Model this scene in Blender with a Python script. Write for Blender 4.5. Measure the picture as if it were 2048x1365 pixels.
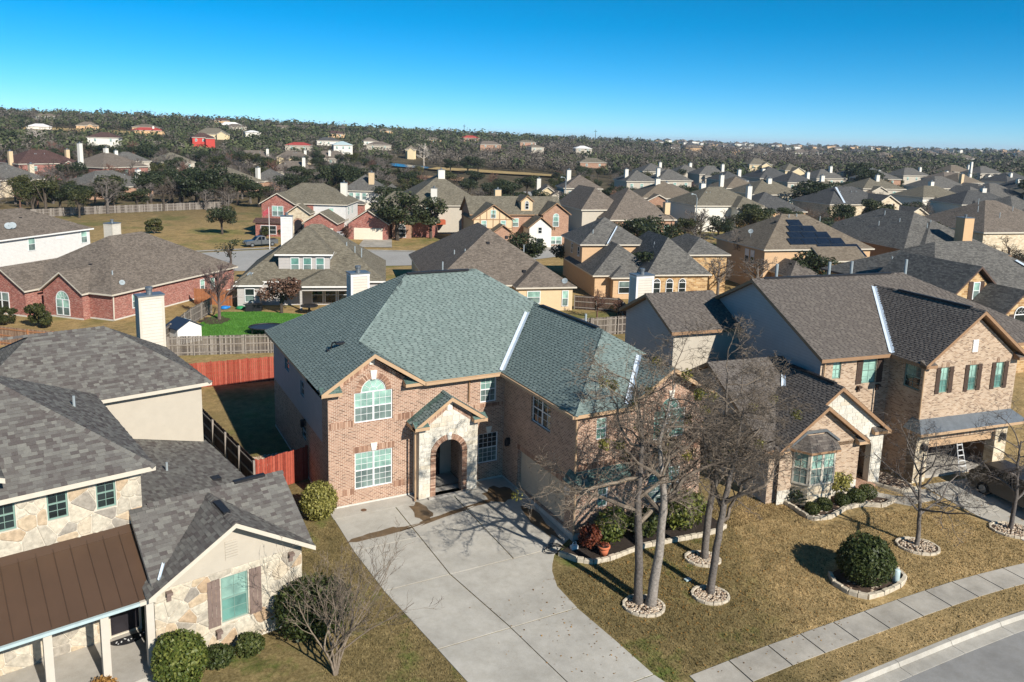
import bpy, math, random
import numpy as np
from mathutils import Vector, Matrix
from mathutils.geometry import tessellate_polygon
for o in list(bpy.data.objects): bpy.data.objects.remove(o)
R=math.radians
S=bpy.context.scene
# ---------------- camera, sky, sun, exposure ----------------
CAM=(-9.353,-35.510,17.889)
def cam_axes(p=0.170438,r=0.02752,y=0.491163):
    fwd=Vector((math.sin(y)*math.cos(p),math.cos(y)*math.cos(p),-math.sin(p)))
    right=Vector((math.cos(y),-math.sin(y),0)); up=right.cross(fwd)
    return math.cos(r)*right+math.sin(r)*up, -math.sin(r)*right+math.cos(r)*up, fwd
_r,_u,_f=cam_axes()
cd=bpy.data.cameras.new('camera'); cam=bpy.data.objects.new('camera',cd); S.collection.objects.link(cam)
cam.matrix_world=Matrix(((_r.x,_u.x,-_f.x,CAM[0]),(_r.y,_u.y,-_f.y,CAM[1]),(_r.z,_u.z,-_f.z,CAM[2]),(0,0,0,1)))
cd.sensor_width=36; cd.sensor_fit='HORIZONTAL'; cd.lens=1586.53/2048*36; cd.shift_y=-(682.5-547.04)/2048
cd.clip_start=0.5; cd.clip_end=20000
S.camera=cam
SUN=Vector((0.208,-0.978,0.637)).normalized()
W=bpy.data.worlds.new('World'); S.world=W; W.use_nodes=True
nt=W.node_tree; nt.nodes.clear()
sky=nt.nodes.new('ShaderNodeTexSky'); sky.sky_type='NISHITA'; sky.sun_disc=False
sky.sun_elevation=math.asin(SUN.z); sky.sun_rotation=math.atan2(SUN.x,SUN.y)
sky.altitude=200; sky.air_density=0.55; sky.dust_density=0.0; sky.ozone_density=7.0
hs=nt.nodes.new('ShaderNodeHueSaturation'); hs.inputs['Saturation'].default_value=1.28; hs.inputs['Hue'].default_value=0.482
bg=nt.nodes.new('ShaderNodeBackground'); bg.inputs['Strength'].default_value=0.094
wo=nt.nodes.new('ShaderNodeOutputWorld')
nt.links.new(sky.outputs[0],hs.inputs['Color']); nt.links.new(hs.outputs[0],bg.inputs[0]); nt.links.new(bg.outputs[0],wo.inputs[0])
sl=bpy.data.lights.new('sun','SUN'); sl.energy=5.0; sl.angle=R(0.53); sl.color=(1.0,0.945,0.865)
so=bpy.data.objects.new('sun',sl); S.collection.objects.link(so); so.rotation_euler=SUN.to_track_quat('Z','Y').to_euler()
S.view_settings.view_transform='Standard'; S.view_settings.look='None'; S.view_settings.exposure=0.45; S.view_settings.gamma=1.0
S.view_settings.use_curve_mapping=False
S.cycles.max_bounces=5; S.cycles.diffuse_bounces=2; S.cycles.glossy_bounces=2; S.cycles.transparent_max_bounces=6; S.cycles.use_denoising=True
S.cycles.sample_clamp_indirect=4; S.cycles.volume_bounces=0; S.cycles.volume_max_steps=64
# ---------------- terrain heights ----------------
def ss(a,b,x):
    t=np.clip((x-a)/(b-a),0,1); return t*t*(3-2*t)
def zg(x,y):
    x=np.asarray(x,float); y=np.asarray(y,float)
    z=-0.12-0.04*np.clip(-y-1,0,17)-1.9*ss(21,36,y)
    d=np.hypot(x-CAM[0],y-CAM[1]); az=np.degrees(np.arctan2(x-CAM[0],y-CAM[1]))
    A=np.interp(az,[-40,-5,5,16,28,40,46,60,90],[26,25,24,19,12,6,4,4,4])
    z=z+A*ss(210,900,d)+8*ss(1200,2200,d)
    return z if z.ndim else float(z)
# ---------------- materials ----------------
MATS={}
def newmat(n):
    m=bpy.data.materials.new(n); m.use_nodes=True; t=m.node_tree; b=t.nodes['Principled BSDF']; MATS[n]=m
    b.inputs['Specular IOR Level'].default_value=0.25
    return m,t,b
def nd(t,k,**kw):
    n=t.nodes.new('ShaderNode'+k)
    for a,v in kw.items(): setattr(n,a,v)
    return n
def coord(t,kind='Object',scale=1.0):
    if kind=='UV': o=nd(t,'UVMap').outputs[0]
    elif kind=='World': o=nd(t,'NewGeometry').outputs['Position']
    else: o=nd(t,'TexCoord').outputs[kind]
    return o
def noise(t,co,sc,det=3,rough=.55):
    n=nd(t,'TexNoise'); n.inputs['Scale'].default_value=sc; n.inputs['Detail'].default_value=det; n.inputs['Roughness'].default_value=rough
    t.links.new(co,n.inputs['Vector']); return n.outputs['Fac']
def ramp(t,fac,stops):
    r=nd(t,'ValToRGB'); e=r.color_ramp.elements
    while len(e)<len(stops): e.new(.5)
    for i,(p,c) in enumerate(stops): e[i].position=p; e[i].color=(*c,1)
    t.links.new(fac,r.inputs[0]); return r.outputs[0]
def mul(t,a,b,fac=1.0,mode='MULTIPLY'):
    m=nd(t,'MixRGB'); m.blend_type=mode
    if isinstance(fac,(int,float)): m.inputs[0].default_value=fac
    else: t.links.new(fac,m.inputs[0])
    for k,v in ((1,a),(2,b)):
        if isinstance(v,tuple): m.inputs[k].default_value=(*v,1)
        else: t.links.new(v,m.inputs[k])
    return m.outputs[0]
def bump(t,b,h,st=.3,dist=.02):
    n=nd(t,'Bump'); n.inputs['Strength'].default_value=st; n.inputs['Distance'].default_value=dist
    t.links.new(h,n.inputs['Height']); t.links.new(n.outputs[0],b.inputs['Normal'])
def g2(c,k): return tuple(min(1,v*k) for v in c)
def plain(n,c,rough=.7,var=.18,sc=3.0,spec=.25,metal=0):
    m,t,b=newmat(n); b.inputs['Roughness'].default_value=rough; b.inputs['Specular IOR Level'].default_value=spec; b.inputs['Metallic'].default_value=metal
    f=noise(t,coord(t,'Object'),sc,5,.65)
    t.links.new(ramp(t,f,[(.3,g2(c,1-var)),(.7,g2(c,1+var*.6))]),b.inputs['Base Color']); return m
def tone_mat(n,stops,rough=.85,sc=8.0,var=.25,spec=.2,bumpst=0):
    m,t,b=newmat(n); b.inputs['Roughness'].default_value=rough; b.inputs['Specular IOR Level'].default_value=spec
    a=nd(t,'Attribute'); a.attribute_name='tone'
    c=ramp(t,a.outputs['Fac'],stops); f=noise(t,coord(t,'Object'),sc,4,.7)
    t.links.new(mul(t,c,ramp(t,f,[(.3,(1-var,)*3),(.7,(1+var*.4,)*3)])),b.inputs['Base Color'])
    if bumpst: bump(t,b,f,bumpst,.02)
    return m
def brick(n,cols,mortar,bw=.21,rh=.073,ms=.011,big=.12):
    m,t,b=newmat(n); b.inputs['Roughness'].default_value=.9
    uv=coord(t,'UV'); br=nd(t,'TexBrick'); t.links.new(uv,br.inputs['Vector'])
    br.inputs['Scale'].default_value=1; br.inputs['Brick Width'].default_value=bw; br.inputs['Row Height'].default_value=rh; br.inputs['Mortar Size'].default_value=ms; br.inputs['Mortar Smooth'].default_value=.2; br.inputs['Bias'].default_value=0
    br.inputs['Color1'].default_value=(0,0,0,1); br.inputs['Color2'].default_value=(1,1,1,1); br.inputs['Mortar'].default_value=(.5,.5,.5,1)
    c=ramp(t,br.outputs['Color'],[(i/(len(cols)-1),k) for i,k in enumerate(cols)])
    c=mul(t,c,mortar,br.outputs['Fac'],'MIX')
    f=noise(t,uv,1.3,4,.6); c=mul(t,c,ramp(t,f,[(.3,(1-big,)*3),(.7,(1.06,)*3)]))
    t.links.new(c,b.inputs['Base Color'])
    inv=nd(t,'Math',operation='SUBTRACT'); inv.inputs[0].default_value=1; t.links.new(br.outputs['Fac'],inv.inputs[1])
    bump(t,b,inv.outputs[0],.5,.012); return m
def shingle_tex(n,dark,mid,light,bw=.30,rh=.145):
    m,t,b=newmat(n); b.inputs['Roughness'].default_value=.95; b.inputs['Specular IOR Level'].default_value=.12
    uv=coord(t,'UV'); br=nd(t,'TexBrick'); t.links.new(uv,br.inputs['Vector'])
    br.inputs['Scale'].default_value=1; br.inputs['Brick Width'].default_value=bw; br.inputs['Row Height'].default_value=rh; br.inputs['Mortar Size'].default_value=.008; br.offset=.37; br.squash=.8; br.squash_frequency=3
    br.inputs['Color1'].default_value=(0,0,0,1); br.inputs['Color2'].default_value=(1,1,1,1); br.inputs['Mortar'].default_value=(.5,.5,.5,1)
    c=ramp(t,br.outputs['Color'],[(0,dark),(.5,mid),(1,light)]); c=mul(t,c,g2(dark,.7),br.outputs['Fac'],'MIX')
    f=noise(t,uv,.5,6,.7); c=mul(t,c,ramp(t,f,[(.3,(.86,.86,.86)),(.7,(1.1,1.1,1.1))]))
    t.links.new(c,b.inputs['Base Color']); bump(t,b,br.outputs['Color'],.3,.02); return m
def siding(n,c,lap=.18):
    m,t,b=newmat(n); b.inputs['Roughness'].default_value=.6
    uv=coord(t,'UV'); sx=nd(t,'SeparateXYZ'); t.links.new(uv,sx.inputs[0])
    d=nd(t,'Math',operation='DIVIDE'); t.links.new(sx.outputs[1],d.inputs[0]); d.inputs[1].default_value=lap
    fr=nd(t,'Math',operation='FRACT'); t.links.new(d.outputs[0],fr.inputs[0])
    f=noise(t,uv,2.0,4,.6)
    col=mul(t,ramp(t,fr.outputs[0],[(0,g2(c,.62)),(.1,c)]),ramp(t,f,[(.3,(.92,.92,.92)),(.7,(1.03,1.03,1.03))]))
    t.links.new(col,b.inputs['Base Color'])
    inv=nd(t,'Math',operation='SUBTRACT'); inv.inputs[0].default_value=1; t.links.new(fr.outputs[0],inv.inputs[1]); bump(t,b,inv.outputs[0],.6,.02); return m
def pane(n,c,rough=.06,spec=.5):
    m,t,b=newmat(n); b.inputs['Roughness'].default_value=rough; b.inputs['Specular IOR Level'].default_value=spec
    uv=coord(t,'Object'); sx=nd(t,'SeparateXYZ'); t.links.new(uv,sx.inputs[0])
    d=nd(t,'Math',operation='MULTIPLY'); t.links.new(sx.outputs[2],d.inputs[0]); d.inputs[1].default_value=19.0
    fr=nd(t,'Math',operation='FRACT'); t.links.new(d.outputs[0],fr.inputs[0])
    f=noise(t,uv,1.5,2,.5)
    t.links.new(mul(t,ramp(t,fr.outputs[0],[(.0,g2(c,.85)),(.5,c),(1,g2(c,.9))]),ramp(t,noise(t,uv,.9,3,.6),[(.36,(.5,.52,.55)),(.62,(1.12,1.12,1.12))])),b.inputs['Base Color']); return m  # varied reflections put into the glass colour as broad tone patches
def ground_mat(n,cols,fine=14.0,patch=.35,greens=None,bst=.6):
    m,t,b=newmat(n); b.inputs['Roughness'].default_value=.98; b.inputs['Specular IOR Level'].default_value=.05
    co=coord(t,'World'); f=noise(t,co,fine,6,.75); p=noise(t,co,patch,5,.6)
    c=ramp(t,f,[(.28,cols[0]),(.5,cols[1]),(.72,cols[2])])
    c=mul(t,c,ramp(t,p,[(.3,(.78,.78,.78)),(.7,(1.12,1.12,1.12))]))
    if greens:
        q=noise(t,co,greens[1],5,.6); k=ramp(t,q,[(greens[2],(0,0,0)),(greens[2]+.14,(1,1,1))])
        c=mul(t,c,greens[0],k,'MIX')
    t.links.new(c,b.inputs['Base Color']); bump(t,b,f,bst,.04); return m
def concrete(n,c,stain=.25,st_scale=.5):
    m,t,b=newmat(n); b.inputs['Roughness'].default_value=.85
    co=coord(t,'World'); f=noise(t,co,22,6,.7); p=noise(t,co,st_scale,6,.65); q=noise(t,co,2.3,5,.7)
    cc=ramp(t,f,[(.3,g2(c,.9)),(.7,g2(c,1.06))]); cc=mul(t,cc,ramp(t,p,[(.32,(1-stain,)*3),(.62,(1.05,)*3)])); cc=mul(t,cc,ramp(t,q,[(.35,(.9,.89,.87)),(.6,(1.02,1.02,1.02))]))
    t.links.new(cc,b.inputs['Base Color']); bump(t,b,f,.15,.01); return m
# ---------------- mesh builder ----------------
def newell(p):
    n=Vector((0,0,0))
    for i in range(len(p)):
        a=p[i]; b=p[(i+1)%len(p)]
        n.x+=(a[1]-b[1])*(a[2]+b[2]); n.y+=(a[2]-b[2])*(a[0]+b[0]); n.z+=(a[0]-b[0])*(a[1]+b[1])
    return n.normalized() if n.length>1e-12 else Vector((0,0,1))
class MB:
    def __init__(s): s.v=[]; s.f=[]; s.m=[]; s.t=[]; s.hast=False
    def poly(s,pts,m=0,t=None):
        i=len(s.v); s.v+= [tuple(p) for p in pts]; s.f.append(tuple(range(i,i+len(pts)))); s.m.append(m); s.t.append(0.5 if t is None else t)
        if t is not None: s.hast=True
    def box(s,x0,x1,y0,y1,z0,z1,m=0,t=None,M=None):
        c=[(x0,y0,z0),(x1,y0,z0),(x1,y1,z0),(x0,y1,z0),(x0,y0,z1),(x1,y0,z1),(x1,y1,z1),(x0,y1,z1)]
        if M is not None: c=[tuple(M@Vector(p)) for p in c]
        for q in ((0,3,2,1),(4,5,6,7),(0,1,5,4),(1,2,6,5),(2,3,7,6),(3,0,4,7)): s.poly([c[k] for k in q],m,t)
    def prism(s,pts,z0,z1,m=0,t=None):   # pts ccw 2d
        s.poly([(x,y,z1) for x,y in pts],m,t); s.poly([(x,y,z0) for x,y in reversed(pts)],m,t)
        for i in range(len(pts)):
            a=pts[i]; b=pts[(i+1)%len(pts)]; s.poly([(*a,z0),(*b,z0),(*b,z1),(*a,z1)],m,t)
    def tube(s,path,rad,n=6,m=0,t=None,cap=True):
        rings=[]; prev=None
        for i,p in enumerate(path):
            p=Vector(p); a=Vector(path[max(i-1,0)]); b=Vector(path[min(i+1,len(path)-1)]); d=(b-a)
            d=d.normalized() if d.length>1e-9 else Vector((0,0,1))
            ref=prev if prev is not None and abs(prev.dot(d))<.95 else (Vector((1,0,0)) if abs(d.x)<.8 else Vector((0,1,0)))
            e1=(ref-d*ref.dot(d)).normalized(); prev=e1; e2=d.cross(e1); r=rad[i] if hasattr(rad,'__len__') else rad
            rings.append([p+(e1*math.cos(2*math.pi*k/n)+e2*math.sin(2*math.pi*k/n))*r for k in range(n)])
        base=len(s.v)
        for rg in rings: s.v+=[tuple(q) for q in rg]
        for i in range(len(rings)-1):
            for k in range(n):
                a=base+i*n+k; b=base+i*n+(k+1)%n; s.f.append((a,b,b+n,a+n)); s.m.append(m); s.t.append(.5 if t is None else t)
        if cap and n>3:
            s.f.append(tuple(base+(len(rings)-1)*n+k for k in range(n))); s.m.append(m); s.t.append(.5 if t is None else t)
            s.f.append(tuple(base+k for k in reversed(range(n)))); s.m.append(m); s.t.append(.5 if t is None else t)
        if t is not None: s.hast=True
    def mesh(s,name,mats,smooth=False):
        me=bpy.data.meshes.new(name); me.from_pydata(s.v,[],s.f)
        for m in mats: me.materials.append(MATS[m])
        n=len(me.polygons)
        if len(mats)>1: me.polygons.foreach_set('material_index',s.m)
        if s.hast:
            at=me.attributes.new('tone','FLOAT','FACE'); at.data.foreach_set('value',s.t)
        # uv in metres from the face plane
        if n:
            nl=len(me.loops); nn=np.empty(n*3); me.polygons.foreach_get('normal',nn); nn=nn.reshape(-1,3)
            tot=np.empty(n,int); me.polygons.foreach_get('loop_total',tot); vi=np.empty(nl,int); me.loops.foreach_get('vertex_index',vi)
            co=np.array(s.v,float)[vi]; fn=np.repeat(nn,tot,axis=0)
            t=np.stack([-fn[:,1],fn[:,0],np.zeros(nl)],1); ln=np.linalg.norm(t,axis=1); flat=ln<.02; t[flat]=(1,0,0); t[~flat]/=ln[~flat][:,None]
            b=np.cross(fn,t); uv=np.stack([(co*t).sum(1),(co*b).sum(1)],1)
            l=me.uv_layers.new(name='UVMap'); l.data.foreach_set('uv',uv.ravel())
            if smooth: me.polygons.foreach_set('use_smooth',[True]*n)
        me.update(); return me
    def build(s,name,mats,parent=None,smooth=False):
        if isinstance(mats,str): mats=[mats]
        return link(name,s.mesh(name,mats,smooth),parent)
def link(name,me,parent=None,loc=None,rz=None):
    o=bpy.data.objects.new(name,me); S.collection.objects.link(o)
    if parent is not None: o.parent=parent
    if loc is not None: o.location=loc
    if rz is not None: o.rotation_euler=(0,0,rz)
    return o
def tag(o,label=None,cat=None,group=None,kind=None):
    if label: o['label']=label
    if cat: o['category']=cat
    if group: o['group']=group
    if kind: o['kind']=kind
    return o
def thing(name,label,cat,loc=(0,0,0),yaw=0,group=None):
    o=bpy.data.objects.new(name,None); S.collection.objects.link(o); o.location=loc; o.rotation_euler=(0,0,R(yaw)); o.empty_display_size=.3
    return tag(o,label,cat,group)
def copytree(o,loc=None,rz=None,sc=None,parent=None):
    c=o.copy(); S.collection.objects.link(c)
    if parent is not None: c.parent=parent
    if loc is not None: c.location=loc
    if rz is not None: c.rotation_euler=(0,0,rz)
    if sc is not None: c.scale=(sc,sc,sc) if not hasattr(sc,'__len__') else sc
    for ch in o.children: copytree(ch,parent=c)
    return c
def clip2(poly,a,b):   # keep left of a->b
    out=[]; n=len(poly)
    def sd(p): return (b[0]-a[0])*(p[1]-a[1])-(b[1]-a[1])*(p[0]-a[0])
    for i in range(n):
        p=poly[i]; q=poly[(i+1)%n]; sp=sd(p); sq=sd(q)
        if sp>=0: out.append(p)
        if (sp>=0)!=(sq>=0):
            k=sp/(sp-sq); out.append((p[0]+(q[0]-p[0])*k,p[1]+(q[1]-p[1])*k))
    return out
def clipc(poly,conv):
    for i in range(len(conv)):
        if len(poly)<3: return []
        poly=clip2(poly,conv[i],conv[(i+1)%len(conv)])
    return poly if len(poly)>=3 else []
def area2(p): return .5*sum(p[i][0]*p[(i+1)%len(p)][1]-p[(i+1)%len(p)][0]*p[i][1] for i in range(len(p)))
def outside(poly,hole):   # cut poly by the one edge line of a convex hole that keeps most of it
    inter=clipc(list(poly),hole)
    if not inter or area2(inter)<1e-5: return poly
    best=[]; ba=0
    for i in range(len(hole)):
        c=clip2(list(poly),hole[(i+1)%len(hole)],hole[i])
        if len(c)>=3 and area2(c)>ba: best=c; ba=area2(c)
    return best
class Plane:   # a vertical wall plane: u runs left to right seen from outside, n points outwards
    def __init__(s,o,ang):  # ang: 0 front(-y) 90 right(+x) 180 back(+y) 270 left(-x)
        a=R(ang); s.o=Vector((o[0],o[1],0)); s.n=Vector((math.sin(a),-math.cos(a),0)); s.U=Vector((math.cos(a),math.sin(a),0))
    def P(s,u,z,d=0.0): q=s.o+s.U*u+s.n*d; return (q.x,q.y,z)
    def M(s): return Matrix(((s.U.x,-s.n.x,0,s.o.x),(s.U.y,-s.n.y,0,s.o.y),(0,0,1,0),(0,0,0,1)))
def pbox(mb,pl,u0,u1,z0,z1,d0,d1,m=0,t=None):  # box on a plane, from depth d0 to d1 (outwards positive)
    mb.box(u0,u1,-d1,-d0,z0,z1,m,t,pl.M())
def wall(par,pl,outer,holes,mats,depth=.12,name='wall'):
    mb=MB(); polys=[[Vector((u,z,0)) for u,z in outer]]+[[Vector((u,z,0)) for u,z in h] for h in holes]
    flat=[p for q in polys for p in q]
    for tri in tessellate_polygon(polys):
        p=[(flat[i].x,flat[i].y) for i in tri]
        if area2(p)<0: p.reverse()
        mb.poly([pl.P(u,z) for u,z in p])
    for h in holes:
        n=len(h); ccw=area2(h)>0
        for i in range(n):
            a=h[i]; b=h[(i+1)%n]
            q=[pl.P(*a),pl.P(*b),pl.P(*b,-depth),pl.P(*a,-depth)]
            if ccw: q.reverse()
            mb.poly(q,len(mats)-1)
    return mb.build(name,mats,par)
def rect(u0,u1,z0,z1): return [(u0,z0),(u1,z0),(u1,z1),(u0,z1)]
def arc(uc,zc,r,a0,a1,n): return [(uc+r*math.cos(R(a0+(a1-a0)*i/n)),zc+r*math.sin(R(a0+(a1-a0)*i/n))) for i in range(n+1)]
def hole_of(w):
    u0,u1,z0,z1=w['b']
    if w.get('round'):
        uc=(u0+u1)/2; r=(u1-u0)/2*w.get('rk',1); zc=z1
        h=[(u0,z0),(u1,z0),(u1,z1)]+([] if w.get('rk',1)==1 else [])+arc(uc,zc,r,0,180,14)[0 if w.get('rk',1)<1 else 1:None if w.get('rk',1)<1 else -1]+[(u0,z1)]
        return h
    return rect(u0,u1,z0,z1)
def window(par,pl,u0,u1,z0,z1,units=1,cols=2,rows=2,round=False,rk=1.0,frame='white_frame',up='pane_blind',lo='pane_screen',d=-.06,fine=True,fw=.055,single=False,sill=None,split=True,name='window',label=None):
    mb=MB(); panes=[]; pbox(mb,pl,u0,u0+fw,z0,z1,d-.05,d); pbox(mb,pl,u1-fw,u1,z0,z1,d-.05,d); pbox(mb,pl,u0+fw,u1-fw,z0,z0+fw,d-.05,d+.002); pbox(mb,pl,u0+fw,u1-fw,z1-fw,z1,d-.05,d+.002)
    if sill: pbox(mb,pl,u0-.05,u1+.05,z0-.06,z0-.001,d-.05,sill)
    w=(u1-u0)/units; zm=(z0+z1)/2
    for k in range(units):
        a=u0+k*w+(fw if k==0 else fw*.6); b=u0+(k+1)*w-(fw if k==units-1 else fw*.6)
        if k: pbox(mb,pl,u0+k*w-fw*.8,u0+k*w+fw*.8,z0+fw,z1-fw,d-.05,d+.004)
        bands=[(z0+fw,zm-.025,lo),(zm+.025,z1-fw,up)] if split else [(z0+fw,z1-fw,up)]
        if split: pbox(mb,pl,a,b,zm-.025,zm+.025,d-.05,d+.003)
        for (c,e,mt) in bands:
            if fine:
                cw=(b-a)/cols; rh=(e-c)/rows
                for i in range(1,cols): pbox(mb,pl,a+i*cw-.008,a+i*cw+.008,c,e,d-.045,d-.012)
                for j in range(1,rows): pbox(mb,pl,a,b,c+j*rh-.008,c+j*rh+.008,d-.045,d-.014)
                for i in range(cols):
                    for j in range(rows): panes.append((a+i*cw,a+(i+1)*cw,c+j*rh,c+(j+1)*rh,mt))
            else: panes.append((a,b,c,e,mt))
    if round:
        uc=(u0+u1)/2; r=(u1-u0)/2*rk; n=14; fan=arc(uc,z1,r,0,180,n)
        for i in range(n):
            a,b=fan[i],fan[i+1]; a2=(uc+(a[0]-uc)*(1-fw/r),z1+(a[1]-z1)*(1-fw/r)); b2=(uc+(b[0]-uc)*(1-fw/r),z1+(b[1]-z1)*(1-fw/r))
            mb.poly([pl.P(*a,d),pl.P(*b,d),pl.P(*b2,d),pl.P(*a2,d)]); mb.poly([pl.P(*a2,d),pl.P(*b2,d),pl.P(*b2,d-.05),pl.P(*a2,d-.05)])
        for ang in (36,72,108,144):
            e=(uc+r*math.cos(R(ang)),z1+r*math.sin(R(ang))); e0=(uc+.3*r*math.cos(R(ang)),z1+.3*r*math.sin(R(ang)))
            mb.tube([pl.P(*e0,d-.02),pl.P(*e,d-.02)],.011,4)
        mb.tube([pl.P(*q,d-.02) for q in arc(uc,z1,r*.32,0,180,8)],.011,4)
    o=mb.build(name,frame,par)
    if label: o['label']=label
    for (a,b,c,e,mt) in panes:
        q=MB(); q.poly([pl.P(a,c,d-.03),pl.P(b,c,d-.03),pl.P(b,e,d-.03),pl.P(a,e,d-.03)]); q.build('pane',mt,o)
    if round:
        q=MB(); q.poly([pl.P(u,z,d-.03) for u,z in fan]); q.build('pane',up,o)
    return o
def hip_polys(x0,x1,y0,y1,ze,p,axis='x',e0='hip',e1='hip'):
    if axis=='y':
        pl=hip_polys(y0,y1,-x1,-x0,ze,p,'x',e0,e1)
        return [[(-b,a,c) for a,b,c in q] for q in pl]
    h=(y1-y0)/2; ym=(y0+y1)/2; zr=ze+p*h
    xa=x0+(h if e0=='hip' else 0); xb=x1-(h if e1=='hip' else 0)
    if xa>xb: xa=xb=(xa+xb)/2
    out=[[(x0,y0,ze),(x1,y0,ze),(xb,ym,zr),(xa,ym,zr)],[(x1,y1,ze),(x0,y1,ze),(xa,ym,zr),(xb,ym,zr)]]
    if e0=='hip': out.append([(x0,y1,ze),(x0,y0,ze),(xa,ym,zr)])
    if e1=='hip': out.append([(x1,y0,ze),(x1,y1,ze),(xb,ym,zr)])
    res=[]
    for q in out:
        r=[]
        for p_ in q:
            if not r or (Vector(p_)-Vector(r[-1])).length>1e-5: r.append(p_)
        if (Vector(r[0])-Vector(r[-1])).length<1e-5: r.pop()
        res.append(r)
    return res
def slab(par,polys,mat,trim,th=.17,name='roof'):
    mb=MB(); cnt={}
    key=lambda p:(round(p[0],4),round(p[1],4),round(p[2],4))
    for q in polys:
        mb.poly(q,0); mb.poly([(x,y,z-th) for x,y,z in reversed(q)],1)
        for i in range(len(q)):
            a=key(q[i]); b=key(q[(i+1)%len(q)])
            k=(min(a,b),max(a,b)); cnt[k]=cnt.get(k,[]); cnt[k].append((q[i],q[(i+1)%len(q)]))
    for k,l in cnt.items():
        if len(l)==1:
            a,b=l[0]; mb.poly([a,(a[0],a[1],a[2]-th),(b[0],b[1],b[2]-th),b],1)
    return mb.build(name,[mat,trim],par)
def lay(polys,rng,e=.145,wmin=.2,wmax=.36,teeth=False,lift=.02):
    tabs=[]
    for q in polys:
        n=newell(q)
        if n.z<0: n=-n
        t=Vector((0,0,1)).cross(n).normalized(); b=n.cross(t); o=Vector(q[0])
        uv=[((Vector(p)-o).dot(t),(Vector(p)-o).dot(b)) for p in q]
        if area2(uv)<0: uv.reverse()
        u0=min(p[0] for p in uv); u1=max(p[0] for p in uv); v0=min(p[1] for p in uv); v1=max(p[1] for p in uv)
        v=v0; row=0
        while v<v1:
            u=u0-rng.random()*.4; k=0
            ve=v+e*1.25
            while u<u1:
                if teeth:
                    if k%2: w=rng.uniform(.08,.14); tone=rng.uniform(.2,.5); lf=lift*.25
                    else: w=rng.uniform(.15,.34); tone=rng.uniform(.5,1); lf=lift
                else:
                    w=rng.uniform(wmin,wmax); tone=rng.random(); lf=lift*(.35 if rng.random()<.45 else 1)
                k+=1
                c=clipc([(u,v),(u+w,v),(u+w,ve),(u,ve)],uv); u+=w
                if len(c)<3 or area2(c)<.002: continue
                def lift_of(p): return .004+lf*(1-(p[1]-v)/(ve-v))
                pts=[o+t*p[0]+b*p[1]+n*lift_of(p) for p in c]
                faces=[pts]; low=[p for p in c if p[1]<v+1e-4]
                if len(low)>=2:
                    low.sort(); a_,b_=low[0],low[-1]
                    faces.append([o+t*a_[0]+b*a_[1]-n*.002,o+t*b_[0]+b*b_[1]-n*.002,o+t*b_[0]+b*b_[1]+n*(.004+lf),o+t*a_[0]+b*a_[1]+n*(.004+lf)])
                if teeth and k%2==0:   # the recessed part has a thin shadow band painted into its tone below the next course
                    cut=v+e*.62; lo=clip2(clip2(list(c),(u0-9,v-1),(u1+9,v-1)),(u1+9,cut),(u0-9,cut)); hi=clip2(list(c),(u0-9,cut),(u1+9,cut))
                    if len(lo)>=3: faces[0]=[o+t*p[0]+b*p[1]+n*lift_of(p) for p in lo]
                    if len(hi)>=3 and len(lo)>=3:
                        tabs.append((faces,rng.uniform(.42,.8))); tabs.append(([[o+t*p[0]+b*p[1]+n*lift_of(p) for p in hi]],rng.uniform(0,.16))); continue
                tabs.append((faces,tone))
            v+=e; row+=1
    return tabs
def put_shingles(root,roof,tabs,mat,nsingle=300):
    mw=Matrix.Translation(root.location)@Matrix.Rotation(root.rotation_euler.z,4,'Z'); cv=Vector(CAM)
    order=[]
    for i,(fs,tn) in enumerate(tabs):
        p=mw@fs[0][0]; d=p-cv
        x=d.dot(_r)/d.dot(_f); y=d.dot(_u)/d.dot(_f)
        inside=abs(x)<.64 and -.51<y<.34
        order.append((0 if inside else 1,d.length,i))
    order.sort(); pick=set(i for _,_,i in order[:nsingle])
    big=MB()
    for i,(fs,tn) in enumerate(tabs):
        if i in pick:
            m=MB()
            for f in fs: m.poly(f,0,tn)
            m.build('shingle',mat,roof)
        else:
            for f in fs: big.poly(f,0,tn)
    tag(big.build('shingles',mat,roof),kind='stuff')
def caps(par,a,b,mat,w=.13,e=.2,rng=random,name='ridge_cap',stuff=False):
    a=Vector(a); b=Vector(b); d=(b-a); L=d.length; d.normalize(); s=d.cross(Vector((0,0,1))).normalized(); up=s.cross(d)
    n=int(L/e); big=MB()
    for i in range(n):
        m=MB() if not stuff else big; p=a+d*(i*e); q=a+d*((i+1.2)*e); tn=rng.random(); h0=.05; h1=.028; dr=.07
        for sg in (1,-1):
            l=[p+up*h0,p+s*sg*w-up*dr+up*(h0-.02),q+s*sg*w-up*dr+up*(h1-.02),q+up*h1]
            if sg>0: l.reverse()
            m.poly(l,0,tn)
        m.poly([p+s*w-up*(dr-h0+.02),p+up*h0,p-s*w-up*(dr-h0+.02)],0,tn)
        if not stuff: m.build(name,mat,par)
    if stuff and n: tag(big.build('ridge_caps',mat,par),kind='stuff')
def ribbon(par,pts,w,mat,name='valley_flashing',up=.05):
    mb=MB()
    for a,b in zip(pts[:-1],pts[1:]):
        a=Vector(a); b=Vector(b); d=(b-a).normalized(); s=d.cross(Vector((0,0,1))).normalized(); z=Vector((0,0,up))
        n=8
        for i in range(n):
            p=a+(b-a)*i/n; q=a+(b-a)*(i+1)/n
            mb.poly([p-s*w+z*2.2,q-s*w+z*2.2,q+z,p+z]); mb.poly([p+z,q+z,q+s*w+z*2.2,p+s*w+z*2.2])
    return mb.build(name,mat,par)
def pipe(par,pts,r,mat,name='downspout',n=6):
    mb=MB(); mb.tube(pts,r,n); return mb.build(name,mat,par)
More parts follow.
